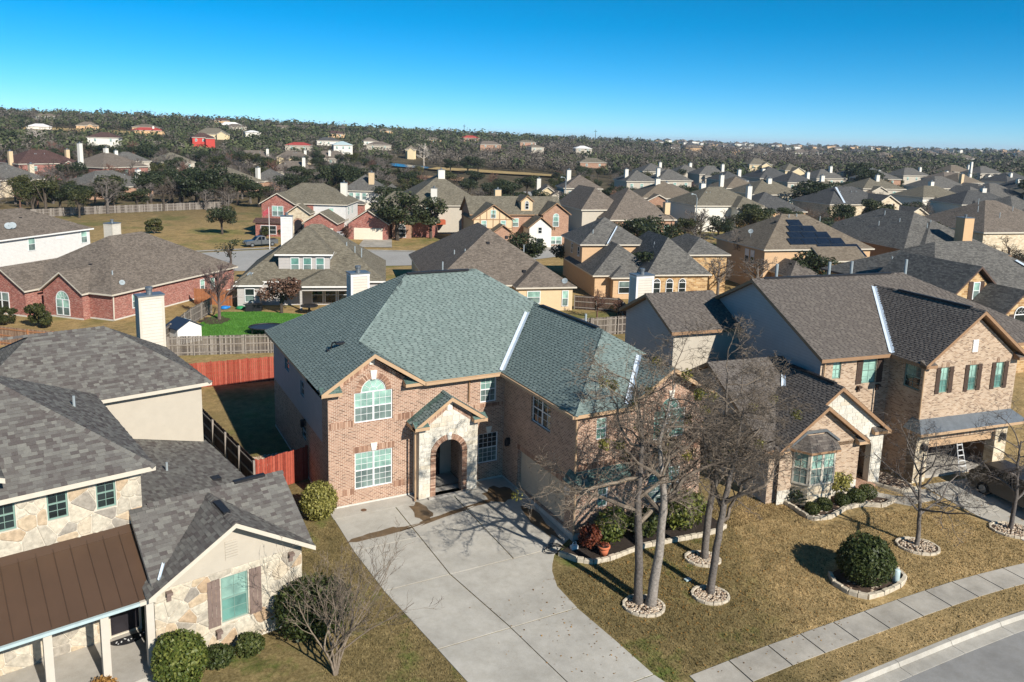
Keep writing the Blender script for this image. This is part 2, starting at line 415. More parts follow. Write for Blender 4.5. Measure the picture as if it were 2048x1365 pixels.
def gable_returns(par,pl,ul,ur,z,mat,trim,w=.75,d=.42):
    for (u,s) in ((ul,1),(ur,-1)):
        a,b=(u,u+s*w) if s>0 else (u-w,u)
        mb=MB(); q=[pl.P(a,z,d),pl.P(b,z,d),pl.P(b,z+.2,0),pl.P(a,z+.2,0)]; mb.poly(q,0)
        pbox(mb,pl,a,b,z-.17,z-.01,0,d,1); 
        mb.poly([pl.P(b,z,d),pl.P(b,z,0),pl.P(b,z+.2,0)],1); mb.poly([pl.P(a,z,d),pl.P(a,z+.2,0),pl.P(a,z,0)],1)
        mb.build('eave_return',[mat,trim],par)
def soldiers(par,pl,u0,u1,z0,z1,mat,rng,d=.018,bw=.075,name='soldier_course'):
    mb=MB(); u=u0
    while u<u1-.02:
        pbox(mb,pl,u+.005,min(u+bw-.005,u1),z0,z1,0,d,0,rng.random()); u+=bw
    return tag(mb.build(name,mat,par),kind='stuff')
def voussoirs(par,pl,uc,zc,r,th,mat,rng,a0=0,a1=180,d=.02,bw=.075,name='brick_arch'):
    mb=MB(); n=max(6,int(R(a1-a0)*(r+th/2)/bw)); st=(a1-a0)/n
    for i in range(n):
        A=R(a0+i*st+st*.06); B=R(a0+(i+1)*st-st*.06); c=[(r,A),(r+th,A),(r+th,B),(r,B)]
        f=[(uc+k*math.cos(x),zc+k*math.sin(x)) for k,x in c]; tn=rng.random()
        mb.poly([pl.P(*p,d) for p in f],0,tn)
        for k in range(4):
            p=f[k]; q=f[(k+1)%4]; mb.poly([pl.P(*p,0),pl.P(*q,0),pl.P(*q,d),pl.P(*p,d)],0,tn)
    return tag(mb.build(name,mat,par),kind='stuff')
def stone(par,pl,poly,d0,d1,mat,tone,name='stone',bev=.03):
    c=(sum(p[0] for p in poly)/len(poly),sum(p[1] for p in poly)/len(poly))
    R_=math.sqrt(max(area2(poly),1e-4)); k=max(.6,1-bev/R_*2)
    inner=[(c[0]+(p[0]-c[0])*k,c[1]+(p[1]-c[1])*k) for p in poly]; mb=MB()
    mb.poly([pl.P(*p,d1) for p in inner],0,tone)
    for i in range(len(poly)):
        j=(i+1)%len(poly); mb.poly([pl.P(*poly[i],d1*.55),pl.P(*poly[j],d1*.55),pl.P(*inner[j],d1),pl.P(*inner[i],d1)],0,tone)
        mb.poly([pl.P(*poly[i],d0),pl.P(*poly[j],d0),pl.P(*poly[j],d1*.55),pl.P(*poly[i],d1*.55)],0,tone)
    return mb.build(name,mat,par)
def flagstones(par,pl,outer,holes,mat,rng,size=.42,gap=.012,d=.035):
    us=[p[0] for p in outer]; zs=[p[1] for p in outer]; A=area2(outer); n=int(A/(size*size))
    pts=[]; tries=0
    while len(pts)<n and tries<n*60:
        tries+=1; p=(rng.uniform(min(us)-.2,max(us)+.2),rng.uniform(min(zs)-.2,max(zs)+.2))
        if all((p[0]-q[0])**2*.7+(p[1]-q[1])**2*1.5>(size*rng.uniform(.42,.72))**2 for q in pts): pts.append(p)
    for p in pts:
        c=list(outer)
        for q in pts:
            if q is p: continue
            dx=q[0]-p[0]; dy=q[1]-p[1]
            if dx*dx+dy*dy>(size*4)**2: continue
            L=math.hypot(dx,dy); mx=(p[0]+q[0])/2-dx/L*gap; my=(p[1]+q[1])/2-dy/L*gap
            c=clip2(c,(mx,my),(mx-dy,my+dx))
            if len(c)<3: break
        if len(c)<3: continue
        for h in holes: c=outside(c,h)
        if len(c)<3 or area2(c)<.012: continue
        # round off corners
        r=[]
        for i in range(len(c)):
            a=c[i-1]; b=c[i]; e=c[(i+1)%len(c)]
            k=rng.uniform(.05,.16); r.append((b[0]*(1-k)+a[0]*k,b[1]*(1-k)+a[1]*k)); r.append((b[0]*(1-k)+e[0]*k,b[1]*(1-k)+e[1]*k))
        stone(par,pl,r,0,d*rng.uniform(.6,1.1),mat,rng.random())
def ashlar(par,pl,outer,holes,mat,rng,rows=(.18,.3),wid=(.3,.65),gap=.006,d=.02,name='stone_block'):
    us=[p[0] for p in outer]; zs=[p[1] for p in outer]; z=min(zs)
    while z<max(zs)-.03:
        h=rng.choice(rows); u=min(us)-rng.random()*.3
        while u<max(us):
            w=rng.uniform(*wid)
            c=clipc([(u+gap,z+gap),(u+w-gap,z+gap),(u+w-gap,z+h-gap),(u+gap,z+h-gap)],outer)
            for ho in holes:
                if c: c=outside(c,ho)
            if len(c)>=3 and area2(c)>.006: stone(par,pl,c,0,d*rng.uniform(.8,1.2),mat,rng.random(),name,.012)
            u+=w
        z+=h
def shutters(par,pl,u0,u1,z0,z1,mat,w=.36,gap=.04):
    for a in (u0-gap-w,u1+gap):
        mb=MB()
        for k in range(3): pbox(mb,pl,a+k*w/3+.004,a+(k+1)*w/3-.004,z0,z1,.005,.04)
        for zz in (z0+.12*(z1-z0),z1-.2*(z1-z0)): pbox(mb,pl,a,a+w,zz,zz+.09,.04,.06)
        mb.build('shutter',mat,par)
def roof_vent(par,x,y,z,mat='vent_grey',kind='pipe',h=.5,r=.05,name='vent_pipe'):
    mb=MB()
    if kind=='pipe': mb.tube([(x,y,z-.3),(x,y,z+h)],r,7); 
    elif kind=='box': mb.box(x-.18,x+.18,y-.2,y+.2,z-.25,z+.12)
    o=mb.build(name if kind=='pipe' else 'roof_vent',mat,par); return o
def lantern(par,pl,u,z,mat='dark_metal'):
    mb=MB(); pbox(mb,pl,u-.05,u+.05,z,z+.3,0,.04); pbox(mb,pl,u-.09,u+.09,z-.05,z+.3,.08,.26); pbox(mb,pl,u-.05,u+.05,z+.3,z+.36,.02,.22); mb.build('wall_lantern',mat,par)
def chimney(par,x0,x1,y0,y1,z0,z1,mat,cap='metal_cap',trim=None,capr=.16,name='chimney'):
    mb=MB(); mb.box(x0,x1,y0,y1,z0,z1); o=mb.build(name,mat,par)
    if trim:
        m=MB(); w=.12
        for (a,b) in ((x0,y0),(x1,y0),(x1,y1),(x0,y1)): m.box(a-.012 if a==x0 else a-w,a+w if a==x0 else a+.012,b-.012 if b==y0 else b-w,b+w if b==y0 else b+.012,z0,z1-.01)
        m.box(x0-.02,x1+.02,y0-.02,y1+.02,z1-.16,z1-.005); m.build('corner_trim',trim,o)
    m=MB(); m.box(x0-.06,x1+.06,y0-.06,y1+.06,z1,z1+.07); xc=(x0+x1)/2; yc=(y0+y1)/2; m.tube([(xc,yc,z1+.06),(xc,yc,z1+.3)],capr,10); m.tube([(xc,yc,z1+.32),(xc,yc,z1+.46)],capr*1.25,10); m.build('chimney_cap',cap,o); return o
# ---------------- material library ----------------
brick('brick_tan',[(.15,.075,.048),(.28,.148,.098),(.39,.23,.155),(.32,.175,.118)],(.60,.48,.365))
brick('brick_pale',[(.17,.105,.07),(.36,.24,.155),(.50,.38,.27),(.42,.29,.19)],(.52,.42,.31))
brick('brick_red',[(.16,.035,.028),(.27,.06,.042),(.36,.10,.07),(.42,.22,.17)],(.40,.27,.22))
brick('brick_orange',[(.22,.09,.055),(.34,.17,.10),(.40,.22,.14)],(.48,.36,.26))
brick('stone_tan_wall',[(.30,.17,.075),(.46,.28,.12),(.55,.40,.22)],(.58,.45,.28),bw=.5,rh=.2,ms=.014)
brick('stone_pale_wall',[(.42,.33,.22),(.58,.48,.33),(.66,.57,.42)],(.62,.54,.42),bw=.45,rh=.2,ms=.012)
tone_mat('brick_piece',[(0,(.22,.12,.08)),(.5,(.38,.225,.15)),(1,(.54,.37,.265))],.9,20,.2)
tone_mat('brick_piece_pale',[(0,(.24,.15,.10)),(.5,(.42,.30,.20)),(1,(.55,.43,.31))],.9,20,.2)
tone_mat('limestone',[(0,(.56,.525,.44)),(.6,(.66,.62,.53)),(1,(.57,.50,.38))],.9,9,.18,bumpst=.4)
tone_mat('flagstone',[(0,(.30,.265,.22)),(.12,(.40,.355,.285)),(.28,(.52,.46,.355)),(.65,(.58,.52,.405)),(.88,(.53,.42,.285)),(1,(.42,.29,.18))],.9,6,.35,bumpst=.5)
plain('mortar_cream',(.58,.52,.42),.95,.12,8)
plain('mortar_pale',(.55,.51,.43),.95,.12,8)
tone_mat('shingle_green',[(0,(.060,.078,.076)),(.16,(.085,.108,.102)),(.4,(.155,.196,.180)),(.7,(.185,.236,.216)),(1,(.215,.266,.244))],.95,30,.25,.12)
tone_mat('shingle_grey',[(0,(.098,.084,.078)),(.35,(.128,.117,.106)),(.7,(.158,.150,.134)),(1,(.195,.187,.163))],.95,30,.25,.12)
tone_mat('shingle_brown',[(0,(.055,.048,.044)),(.16,(.075,.064,.058)),(.4,(.118,.102,.090)),(.7,(.145,.126,.110)),(1,(.178,.156,.134))],.95,30,.25,.12)
shingle_tex('roof_green',(0.06,0.096,0.084),(0.102,0.168,0.144),(0.144,0.21,0.186))
shingle_tex('roof_grey',(0.087,0.083,0.075),(0.128,0.12,0.108),(0.173,0.165,0.144))
shingle_tex('roof_brown',(0.088,0.074,0.065),(0.128,0.111,0.095),(0.176,0.153,0.128))
shingle_tex('roof_taupe',(0.114,0.094,0.075),(0.163,0.134,0.108),(0.208,0.174,0.139))
shingle_tex('roof_dark',(0.056,0.056,0.056),(0.084,0.084,0.081),(0.119,0.116,0.108))
shingle_tex('roof_sand',(.13,.105,.078),(.175,.142,.105),(.21,.175,.13))
shingle_tex('roof_maroon',(.06,.034,.03),(.095,.055,.048),(.125,.078,.065))
shingle_tex('roof_red',(.30,.045,.04),(.38,.065,.055),(.44,.09,.07))
shingle_tex('roof_olive',(0.115,0.101,0.074),(0.162,0.142,0.105),(0.203,0.182,0.135))
plain('trim_tan',(.46,.31,.185),.55,.1); plain('trim_cream',(.56,.505,.41),.55,.08); plain('trim_white',(.74,.72,.68),.5,.06); plain('trim_dark',(.10,.065,.05),.6,.1); plain('trim_brown',(.30,.18,.10),.6,.1)
siding('siding_white',(.66,.64,.60)); siding('siding_shade',(.42,.40,.39)); siding('siding_cream',(.60,.55,.46)); siding('siding_grey',(.44,.41,.38)); siding('siding_tan',(.56,.37,.21)); siding('siding_side_shade',(.34,.34,.35)); siding('siding_yellow',(.66,.53,.32))
plain('stucco_cream',(.46,.41,.33),.9,.06,2.0); plain('stucco_tan',(.58,.38,.21),.9,.06,2.0); plain('stucco_peach',(.62,.46,.28),.9,.06,2.0); plain('stucco_white',(.70,.66,.57),.9,.06,2.0); plain('foundation',(.56,.53,.47),.9,.15,2.0); plain('red_paint',(.50,.06,.045),.8,.15)
plain('white_frame',(.72,.72,.70),.4,.03); plain('grey_frame',(.40,.40,.37),.4,.03); plain('green_frame',(.20,.30,.25),.4,.05)
pane('pane_blind',(.34,.54,.44)); pane('pane_screen',(.18,.24,.215)); pane('pane_dark',(.02,.03,.03),.05,.6); pane('pane_teal',(.14,.30,.25)); pane('pane_curtain',(.22,.17,.12))
plain('metal_brown',(.075,.043,.025),.42,.12,.8,.5); plain('metal_brown_seam',(.05,.03,.018),.4,.1,2,.5)
plain('metal_cap',(.22,.24,.25),.45,.2,3,.5,.6); plain('dark_metal',(.02,.02,.022),.5,.1); plain('vent_grey',(.30,.34,.35),.6,.15); plain('flashing',(.66,.74,.80),.35,.12,4,.5,.2); plain('gutter_blue',(.42,.52,.52),.4,.1)
plain('door_dark',(.025,.022,.025),.35,.2); plain('garage_beige',(.58,.48,.36),.6,.05); plain('garage_cream',(.70,.62,.48),.6,.05)
plain('shutter_brown',(.075,.048,.035),.7,.25,6); plain('shutter_taupe',(.20,.145,.12),.7,.2,6)
plain('post_cream',(.54,.49,.41),.6,.05); plain('wood_beam',(.16,.09,.05),.8,.3,4)
plain('limestone_edge',(.52,.45,.34),.9,.25,5); plain('terracotta',(.50,.15,.07),.8,.15,5); plain('soil',(.035,.026,.02),.98,.4,6); plain('mulch',(.075,.05,.035),.98,.4,9)
tone_mat('pebble',[(0,(.22,.12,.07)),(.4,(.42,.31,.21)),(.75,(.55,.46,.34)),(1,(.66,.60,.50))],.9,12,.15)
concrete('concrete_drive',(.44,.415,.36),.2,.45); concrete('concrete_walk',(.42,.385,.325),.38,.5); concrete('concrete_kerb',(.44,.41,.35),.2,.8); concrete('porch_slab',(.42,.39,.34),.15); concrete('street_asphalt',(.27,.262,.245),.25,.25); concrete('street_far',(.36,.345,.315),.12,.1)
plain('solar_cell',(.012,.018,.03),.18,.3,2,.6); plain('red_cedar',(.42,.10,.045),.75,.2,3)
plain('navy_metal',(.022,.035,.06),.5,.15,2,.4); plain('toy_blue',(.02,.20,.55),.4,.05); plain('toy_green',(.02,.22,.08),.5,.08); plain('toy_flag',(.35,.06,.07),.8,.3,2); plain('car_glass',(.012,.015,.017),.06,.1,2,.6); plain('tyre',(.015,.015,.015),.8,.1); plain('tail_red',(.30,.01,.01),.3,.05)
plain('paint_bronze',(.026,.023,.02),.28,.1,1,.6); plain('paint_grey',(.085,.09,.09),.3,.1,1,.6); plain('paint_silver',(.42,.43,.44),.3,.1,1,.6); plain('paint_black',(.02,.021,.024),.25,.1,1,.6)
ground_mat('meadow_grass',[(.22,.15,.06),(.38,.27,.12),(.5,.37,.18)],.6,.05); ground_mat('dirt',[(.22,.12,.06),(.32,.19,.10),(.42,.27,.16)],.5,.08); ground_mat('turf_green',[(.04,.11,.016),(.075,.21,.03),(.12,.29,.05)],12,.6); plain('pond_water',(.03,.04,.03),.12,.2,.1,.5)
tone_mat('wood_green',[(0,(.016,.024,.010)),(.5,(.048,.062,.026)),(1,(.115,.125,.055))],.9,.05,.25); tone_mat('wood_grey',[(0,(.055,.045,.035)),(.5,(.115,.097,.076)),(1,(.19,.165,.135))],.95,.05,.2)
plain('oil_stain',(.24,.22,.185),.7,.25,3); plain('wet_stain',(.13,.085,.045),.55,.35,2.5,.4)
# ---------------- main house ----------------
rng=random.Random(7)
H=thing('brick_house','two-storey tan brick house with green shingle roof behind the wide concrete driveway','house')
fF=Plane((0,0),0)
W1=dict(b=(1.28,3.2,4.08,5.6),round=True,rk=.66); W2=dict(b=(1.28,3.2,.68,2.57)); W3=dict(b=(7.97,8.9,4.2,5.56)); W4=dict(b=(7.92,9.06,.85,2.5))
recess=rect(4.72,7.02,.0,2.95)
wall(H,fF,[(0,-.01),(9.38,-.01),(9.38,5.8),(4.3,5.8),(2.15,7.3),(0,5.8)],[hole_of(W1),hole_of(W2),hole_of(W3),hole_of(W4),recess],['brick_tan'],.12)
window(H,fF,*W1['b'],units=2,cols=3,rows=2,round=True,rk=.66,label='arched double window with sunburst top in the left gable'); window(H,fF,*W2['b'],units=2,cols=3,rows=3); window(H,fF,*W3['b'],cols=3,rows=2); window(H,fF,*W4['b'],cols=4,rows=3,up='pane_dark',lo='pane_screen')
rad=(3.2-1.28)/2*.66
voussoirs(H,fF,2.24,5.62,rad+.02,.24,'brick_piece',rng)
def keystone(par,pl,u,z0,z1,w0=.11,w1=.17,mat='stucco_white',d=.05):
    mb=MB(); q=[(u-w0,z0),(u+w0,z0),(u+w1,z1),(u-w1,z1)]; mb.poly([pl.P(*p,d) for p in q])
    for i in range(4): a=q[i];b=q[(i+1)%4]; mb.poly([pl.P(*a,0),pl.P(*b,0),pl.P(*b,d),pl.P(*a,d)])
    return mb.build('keystone',mat,par)
keystone(H,fF,2.24,6.2,6.66); keystone(H,fF,2.24,2.6,2.98); keystone(H,fF,8.5,2.53,2.86); keystone(H,fF,2.15,6.95,7.32,.12,.12)
soldiers(H,fF,1.2,2.06,2.6,2.88,'brick_piece',rng); soldiers(H,fF,2.42,3.28,2.6,2.88,'brick_piece',rng); soldiers(H,fF,.06,1.25,3.95,4.25,'brick_piece',rng); soldiers(H,fF,3.25,4.3,3.95,4.25,'brick_piece',rng); soldiers(H,fF,.06,1.25,.5,.8,'brick_piece',rng); soldiers(H,fF,3.25,4.2,.5,.8,'brick_piece',rng); soldiers(H,fF,7.6,9.3,3.95,4.14,'brick_piece',rng)
# raking brick courses of the left gable
for sg in (-1,1):
    mb=MB(); n=34
    for i in range(n):
        k=i/n; u=2.15+sg*(.2+k*2.02); z=7.2-.66*(.2+k*2.02)-.12
        c=[(u-.03,z-.13),(u+.03,z-.13),(u+.03,z+.12),(u-.03,z+.12)]; tn=rng.random()
        mb.poly([fF.P(*p,.018) for p in c],0,tn)
        for a_,b_ in ((0,1),(1,2),(2,3),(3,0)): mb.poly([fF.P(*c[a_],0),fF.P(*c[b_],0),fF.P(*c[b_],.018),fF.P(*c[a_],.018)],0,tn)
    tag(mb.build('raking_course','brick_piece',H),kind='stuff')
mb=MB(); pbox(mb,fF,-.01,9.36,-.6,-.02,-.3,.02); mb.box(9.36,9.39,-7.14,-.03,-.6,-.02); mb.box(9.36,16.76,-7.15,-7.12,-.8,-.02); mb.box(-.02,.01,.03,12.4,-.6,-.02); mb.build('foundation','foundation',H)
# porch recess
for a_ in (4.60,7.02):
    mb=MB(); mb.box(a_,a_+.12,-.05,1.5,0,3); mb.build('recess_wall','brick_tan',H)
mb=MB(); mb.box(4.72,7.02,1.5,1.6,0,3.0); mb.box(4.6,7.14,-.05,1.6,2.95,3.05); mb.build('recess_back','stucco_cream',H)
mb=MB(); mb.box(4.75,6.99,-1.05,1.5,-.3,.0); mb.build('porch_floor','porch_slab',H)
dr=MB(); dr.box(5.25,6.35,1.42,1.49,0,2.35); do=dr.build('front_door','door_dark',H)
for a in (5.36,5.86):
    for z0,z1 in ((.2,1.0),(1.15,2.2)):
        m=MB(); m.box(a,a+.4,1.40,1.43,z0,z1); m.build('door_panel','door_dark',do)
m=MB(); m.tube([(6.22,1.38,1.0),(6.22,1.38,1.25)],.02,6); m.build('door_handle','metal_cap',do)
# porch front
pf=Plane((4.27,-.85),0); pc=1.6
opening=[(pc-.72,0.0),(pc+.72,0.0),(pc+.72,2.15)]+arc(pc,2.15,.72,0,180,16)[1:-1]+[(pc-.72,2.15)]
gout=[(0,-.05),(3.18,-.05),(3.18,3.75),(pc,4.95),(0,3.75)]
wall(H,pf,gout,[opening],['mortar_pale','brick_tan'],.35,'porch_wall')
ring=[(pc-1.0,-.05),(pc+1.0,-.05),(pc+1.0,2.15)]+arc(pc,2.15,1.0,0,180,12)[1:-1]+[(pc-1.0,2.15)]
ashlar(H,pf,[(0,0),(3.18,0),(3.18,3.75),(pc,4.75),(0,3.75)],[ring],'limestone',rng,(.2,.2,.3),(.3,.6))
voussoirs(H,pf,pc,2.15,.725,.27,'brick_piece',rng,d=.045)
for a in (pc-.995,pc+.725):
    mb=MB(); z=0.0
    while z<2.14: pbox(mb,pf,a,a+.27,z+.004,z+.071,0,.045,0,rng.random()); z+=.076
    tag(mb.build('brick_jamb','brick_piece',H),kind='stuff')
keystone(H,pf,pc,2.88,3.25,.09,.13,d=.07); keystone(H,pf,pc,4.42,4.85,.13,.13,d=.06)
for a_ in (4.28,7.30):
    mb=MB(); mb.box(a_,a_+.14,-.84,0,0,3.72); mb.build('porch_side','mortar_pale',H)
for sg in (-1,1):
    mb=MB()
    for i in range(18):
        k=i/18; u=pc+sg*(.2+k*1.3); z=4.72-.72*(.2+k*1.3); c=[(u-.03,z-.14),(u+.03,z-.14),(u+.03,z+.13),(u-.03,z+.13)]; tn=rng.random()
        mb.poly([pf.P(*p,.03) for p in c],0,tn)
    tag(mb.build('raking_course','brick_piece',H),kind='stuff')
pr=hip_polys(3.92,7.82,-1.22,.35,3.82,.69,'y','gable','gable'); pro=slab(H,pr,'roof_green','trim_tan',.2,'porch_roof')
gable_returns(H,Plane((3.92,-.85),0),0,3.9,3.85,'roof_green','trim_tan',.75,.4)
# left wall
lW=Plane((0,12.46),270)  # u = 12.46 - y
def ly(y): return 12.46-y
LW=[dict(b=(ly(9.3),ly(8.25),4.45,5.25)),dict(b=(ly(5.55),ly(4.75),4.05,4.85))]
wall(H,lW,[(0,2.95),(ly(1.1),2.95),(ly(1.1),5.8),(0,5.8)],[hole_of(w) for w in LW],['siding_side_shade'],.08)  # pale siding, its colour darkened to carry the left wall's shade
wall(H,lW,[(0,-.01),(ly(0),-.01),(ly(0),5.8),(ly(1.1),5.8),(ly(1.1),2.95),(0,2.95)],[rect(ly(5.4),ly(4.45),1.75,2.5)],['brick_tan'],.1)
window(H,lW,*LW[0]['b'],cols=1,rows=1,fine=False,up='pane_curtain',lo='pane_curtain',frame='grey_frame'); window(H,lW,*LW[1]['b'],cols=1,rows=1,fine=False,up='pane_dark',lo='pane_dark',frame='grey_frame'); window(H,lW,ly(5.4),ly(4.45),1.75,2.5,fine=False,up='pane_dark',lo='pane_dark',frame='grey_frame')
lantern(H,lW,ly(4.55),2.62)
# right and back walls
mb=MB(); mb.poly([(16.74,-7.13,-.3),(16.74,12.46,-.3),(16.74,12.46,5.8),(16.74,-7.13,5.8)]); mb.poly([(16.74,12.46,-.3),(0,12.46,-.3),(0,12.46,5.8),(16.74,12.46,5.8)]); mb.build('wall','siding_cream',H)
# garage wing
gw=Plane((9.38,0),270)   # u=-y
GW=(2.88,4.77,4.02,5.55)
wall(H,gw,rect(0,7.13,-.01,5.8),[rect(*GW),rect(1.66,6.29,0,2.08)],['brick_tan'],.2)
window(H,gw,*GW,units=2,cols=2,rows=2,up='pane_dark',lo='pane_dark',d=-.1)
gd=MB(); pbox(gd,gw,1.66,6.29,0,2.08,-.26,-.205); gdo=gd.build('garage_door','garage_beige',H)
for i in range(4):
    for j in range(8):
        m=MB(); a=1.72+j*.575; z=.03+i*.515; pbox(m,gw,a+.03,a+.53,z+.03,z+.465,-.205,-.196); m.build('door_panel','garage_beige',gdo)
soldiers(H,gw,1.5,6.4,2.1,2.34,'brick_piece',rng)
lantern(H,gw,.75,2.0); lantern(H,gw,6.7,1.85,'white_frame')
wf=Plane((9.38,-7.13),0)
FW=[dict(b=(1.02,1.6,4.35,5.4)),dict(b=(4.3,6.2,3.8,5.25),round=True,rk=.62),dict(b=(1.28,1.85,1.0,2.15)),dict(b=(4.2,6.1,.55,2.3))]
wall(H,wf,[(0,-.01),(7.36,-.01),(7.36,5.8),(4.96,7.22),(2.56,5.8),(0,5.8)],[hole_of(w) for w in FW],['brick_tan'],.12)
window(H,wf,*FW[0]['b'],cols=2,rows=2,up='pane_blind',lo='pane_teal'); window(H,wf,*FW[1]['b'],units=2,cols=2,rows=2,round=True,rk=.62,up='pane_teal',lo='pane_teal',label='large arched window behind the bare oak branches'); window(H,wf,*FW[2]['b'],cols=2,rows=2,up='pane_teal',lo='pane_teal'); window(H,wf,*FW[3]['b'],units=2,cols=2,rows=3,up='pane_teal',lo='pane_screen')
voussoirs(H,wf,5.25,5.27,.95*.62+.02,.22,'brick_piece',rng); keystone(H,wf,5.25,5.85,6.2); keystone(H,wf,5.25,2.33,2.65); soldiers(H,wf,.1,7.2,3.05,3.3,'brick_piece',rng)
sk=[[(9.0,-7.78,2.52),(12.3,-7.78,2.52),(12.3,-7.13,2.98),(9.38,-7.13,2.98)],[(9.0,-6.6,2.52),(9.0,-7.78,2.52),(9.38,-7.13,2.98),(9.38,-6.6,2.98)]]
slab(H,sk,'roof_green','trim_tan',.16,'skirt_roof')
# roofs
main=hip_polys(-.42,17.16,-.42,12.88,5.87,.64,'x')
main[0]=[(4.6,-.42,5.87),(17.16,-.42,5.87),(10.51,6.23,10.126),(6.23,6.23,10.126),(2.2,2.2,7.547)]
wing=hip_polys(8.96,17.16,-7.55,5.6,5.87,.625,'y','hip','gable')
wing=[q for q in wing if newell(q).y>-.3]+[[(8.96,-7.55,5.87),(11.8,-7.55,5.87),(14.34,-5.04,7.44),(13.06,-3.45,8.4325)],[(14.34,-5.04,7.44),(14.65,-5.04,7.44),(13.06,-3.45,8.4325)]]
lg=hip_polys(-.42,4.72,-.52,2.4,5.90,.655,'y','gable','gable')
rg=hip_polys(11.72,16.96,-7.64,-4.6,5.90,.595,'y','gable','gable')
ro=slab(H,main,'roof_green','trim_tan'); ro2=slab(H,wing,'roof_green','trim_tan'); ro3=slab(H,lg,'roof_green','trim_tan',.2); ro4=slab(H,rg,'roof_green','trim_tan',.2)
tabs=lay([main[0],main[2],main[3]],rng,teeth=True)+lay([wing[i] for i in range(len(wing))],rng,teeth=True)+lay(lg+rg+pr,rng,teeth=True)
def hidden(fs):
    p=fs[0][0]
    x,y,z=p
    zm=min(5.87+.64*min(x+.42,17.16-x,y+.42,12.88-y),99) if -.42<x<17.16 and -.42<y<12.88 else -9
    zw=5.87+.625*min(x-8.96,17.16-x,y+7.55) if 8.96<x<17.16 and -7.55<y<5.6 else -9
    return z<max(zm,zw)-.08
tabs=[t for t in tabs if not hidden(t[0])]
put_shingles(H,ro,tabs,'shingle_green',300)
for a,b in (((-.42,-.42,5.87),(6.23,6.23,10.13)),((6.23,6.23,10.13),(10.51,6.23,10.13)),((10.51,6.23,10.13),(17.16,-.42,5.87)),((13.06,-3.45,8.43),(13.06,3.6,8.43)),((8.96,-7.55,5.87),(13.06,-3.45,8.43)),((2.15,-.5,7.57),(2.15,2.2,7.57)),((14.34,-7.6,7.44),(14.34,-5.1,7.44)),((5.87,-1.2,5.17),(5.87,0,5.17))): caps(ro,a,b,'shingle_green',.12,.2,rng,stuff=True)
gable_returns(H,fF,-.42,4.72,5.88,'roof_green','trim_tan',1.0,.46); gable_returns(H,wf,2.34,7.58,5.88,'roof_green','trim_tan',.8,.46)
ribbon(ro2,[(12.25,2.9,8.02),(8.98,-.44,5.9)],.15,'flashing',up=.05); ribbon(ro4,[(14.15,-5.1,7.38),(11.78,-7.5,5.95)],.13,'flashing')
for a,b in (((6.3,6.1,10.16),(9.9,6.1,10.16)),((13.06,-2.9,8.47),(13.06,2.6,8.47)),((14.34,-7.1,7.47),(14.34,-5.4,7.47))):
    m=MB(); d=(Vector(b)-Vector(a)).normalized(); s=Vector((-d.y,d.x,0))*.16
    m.box(min(a[0],b[0])-.1,max(a[0],b[0])+.1,min(a[1],b[1])-.1,max(a[1],b[1])+.1,a[2]-.06,a[2]+.045); m.build('ridge_vent','dark_metal',ro)
roof_vent(ro,9.6,9.0,9.0,h=1.2); roof_vent(ro2,15.9,2.4,7.2,h=.6,r=.07)
# antenna bracket on the left slope
m=MB(); m.box(.95,1.35,3.55,3.8,6.72,6.86); m.tube([(1.15,3.7,6.8),(1.2,3.5,7.25),(1.35,3.3,7.3)],.04,6); m.box(1.3,1.75,3.1,3.35,7.22,7.32); m.build('antenna_mount','dark_metal',ro)
# gutters and downspouts
m=MB(); m.box(4.75,8.9,-.53,-.43,5.70,5.84); m.box(8.85,8.95,-7.5,-.56,5.70,5.84); m.build('gutter','trim_tan',H)
pipe(H,[(7.3,-.46,5.7),(7.3,-.08,5.5),(7.3,-.06,4.4)],.045,'trim_brown'); pipe(H,[(9.28,-7.2,5.6),(9.3,-7.2,3.0)],.05,'trim_tan'); pipe(H,[(9.34,-7.22,2.5),(9.34,-7.22,.0)],.05,'trim_tan'); pipe(H,[(4.12,-.7,3.7),(4.14,-.72,.05),(4.05,-.95,0)],.05,'trim_tan'); pipe(H,[(7.36,-1.1,3.8),(7.6,-.3,3.6),(7.62,-.1,.1)],.04,'trim_brown')
chimney(H,5.0,6.2,12.95,13.9,-.3,9.0,'siding_cream',trim='trim_white')
# ---------------- left neighbour ----------------
rng=random.Random(11)
LH=thing('stone_house','cream flagstone house with grey shingle roof and brown metal porch roof','house',(-3.11,-7.74,0),11)
g=Plane((-5.2,0),0)   # gable front, u=0..5.2
GWb=(2.2,3.16,.62,2.35)
wall(LH,g,[(0,-.6),(5.2,-.6),(5.2,2.75),(2.6,4.38),(0,2.75)],[rect(*GWb)],['mortar_cream','trim_cream'],.1)
flagstones(LH,g,[(0,-.3),(5.2,-.3),(5.2,2.62),(0,2.62)],[rect(GWb[0]-.03,GWb[1]+.03,GWb[2]-.05,GWb[3]+.03)],'flagstone',rng,.44)
mb=MB(); q=[(0.05,2.64),(5.15,2.64),(5.15,2.74),(2.6,4.36),(.05,2.74)]; mb.poly([g.P(u,z,.03) for u,z in q])
for i in range(5): a=q[i];b=q[(i+1)%5]; mb.poly([g.P(*a,0),g.P(*b,0),g.P(*b,.03),g.P(*a,.03)])
mb.build('gable_panel','stucco_cream',LH)
mb=MB()
for k in range(7): pbox(mb,g,2.38,2.82,3.0+k*.1,3.085+k*.1,.03,.055)
mb.build('gable_vent','stucco_cream',LH)
window(LH,g,*GWb,cols=2,rows=2,frame='green_frame',up='pane_blind',lo='pane_teal'); shutters(LH,g,GWb[0],GWb[1],GWb[2]-.02,GWb[3]+.02,'shutter_taupe',.44)
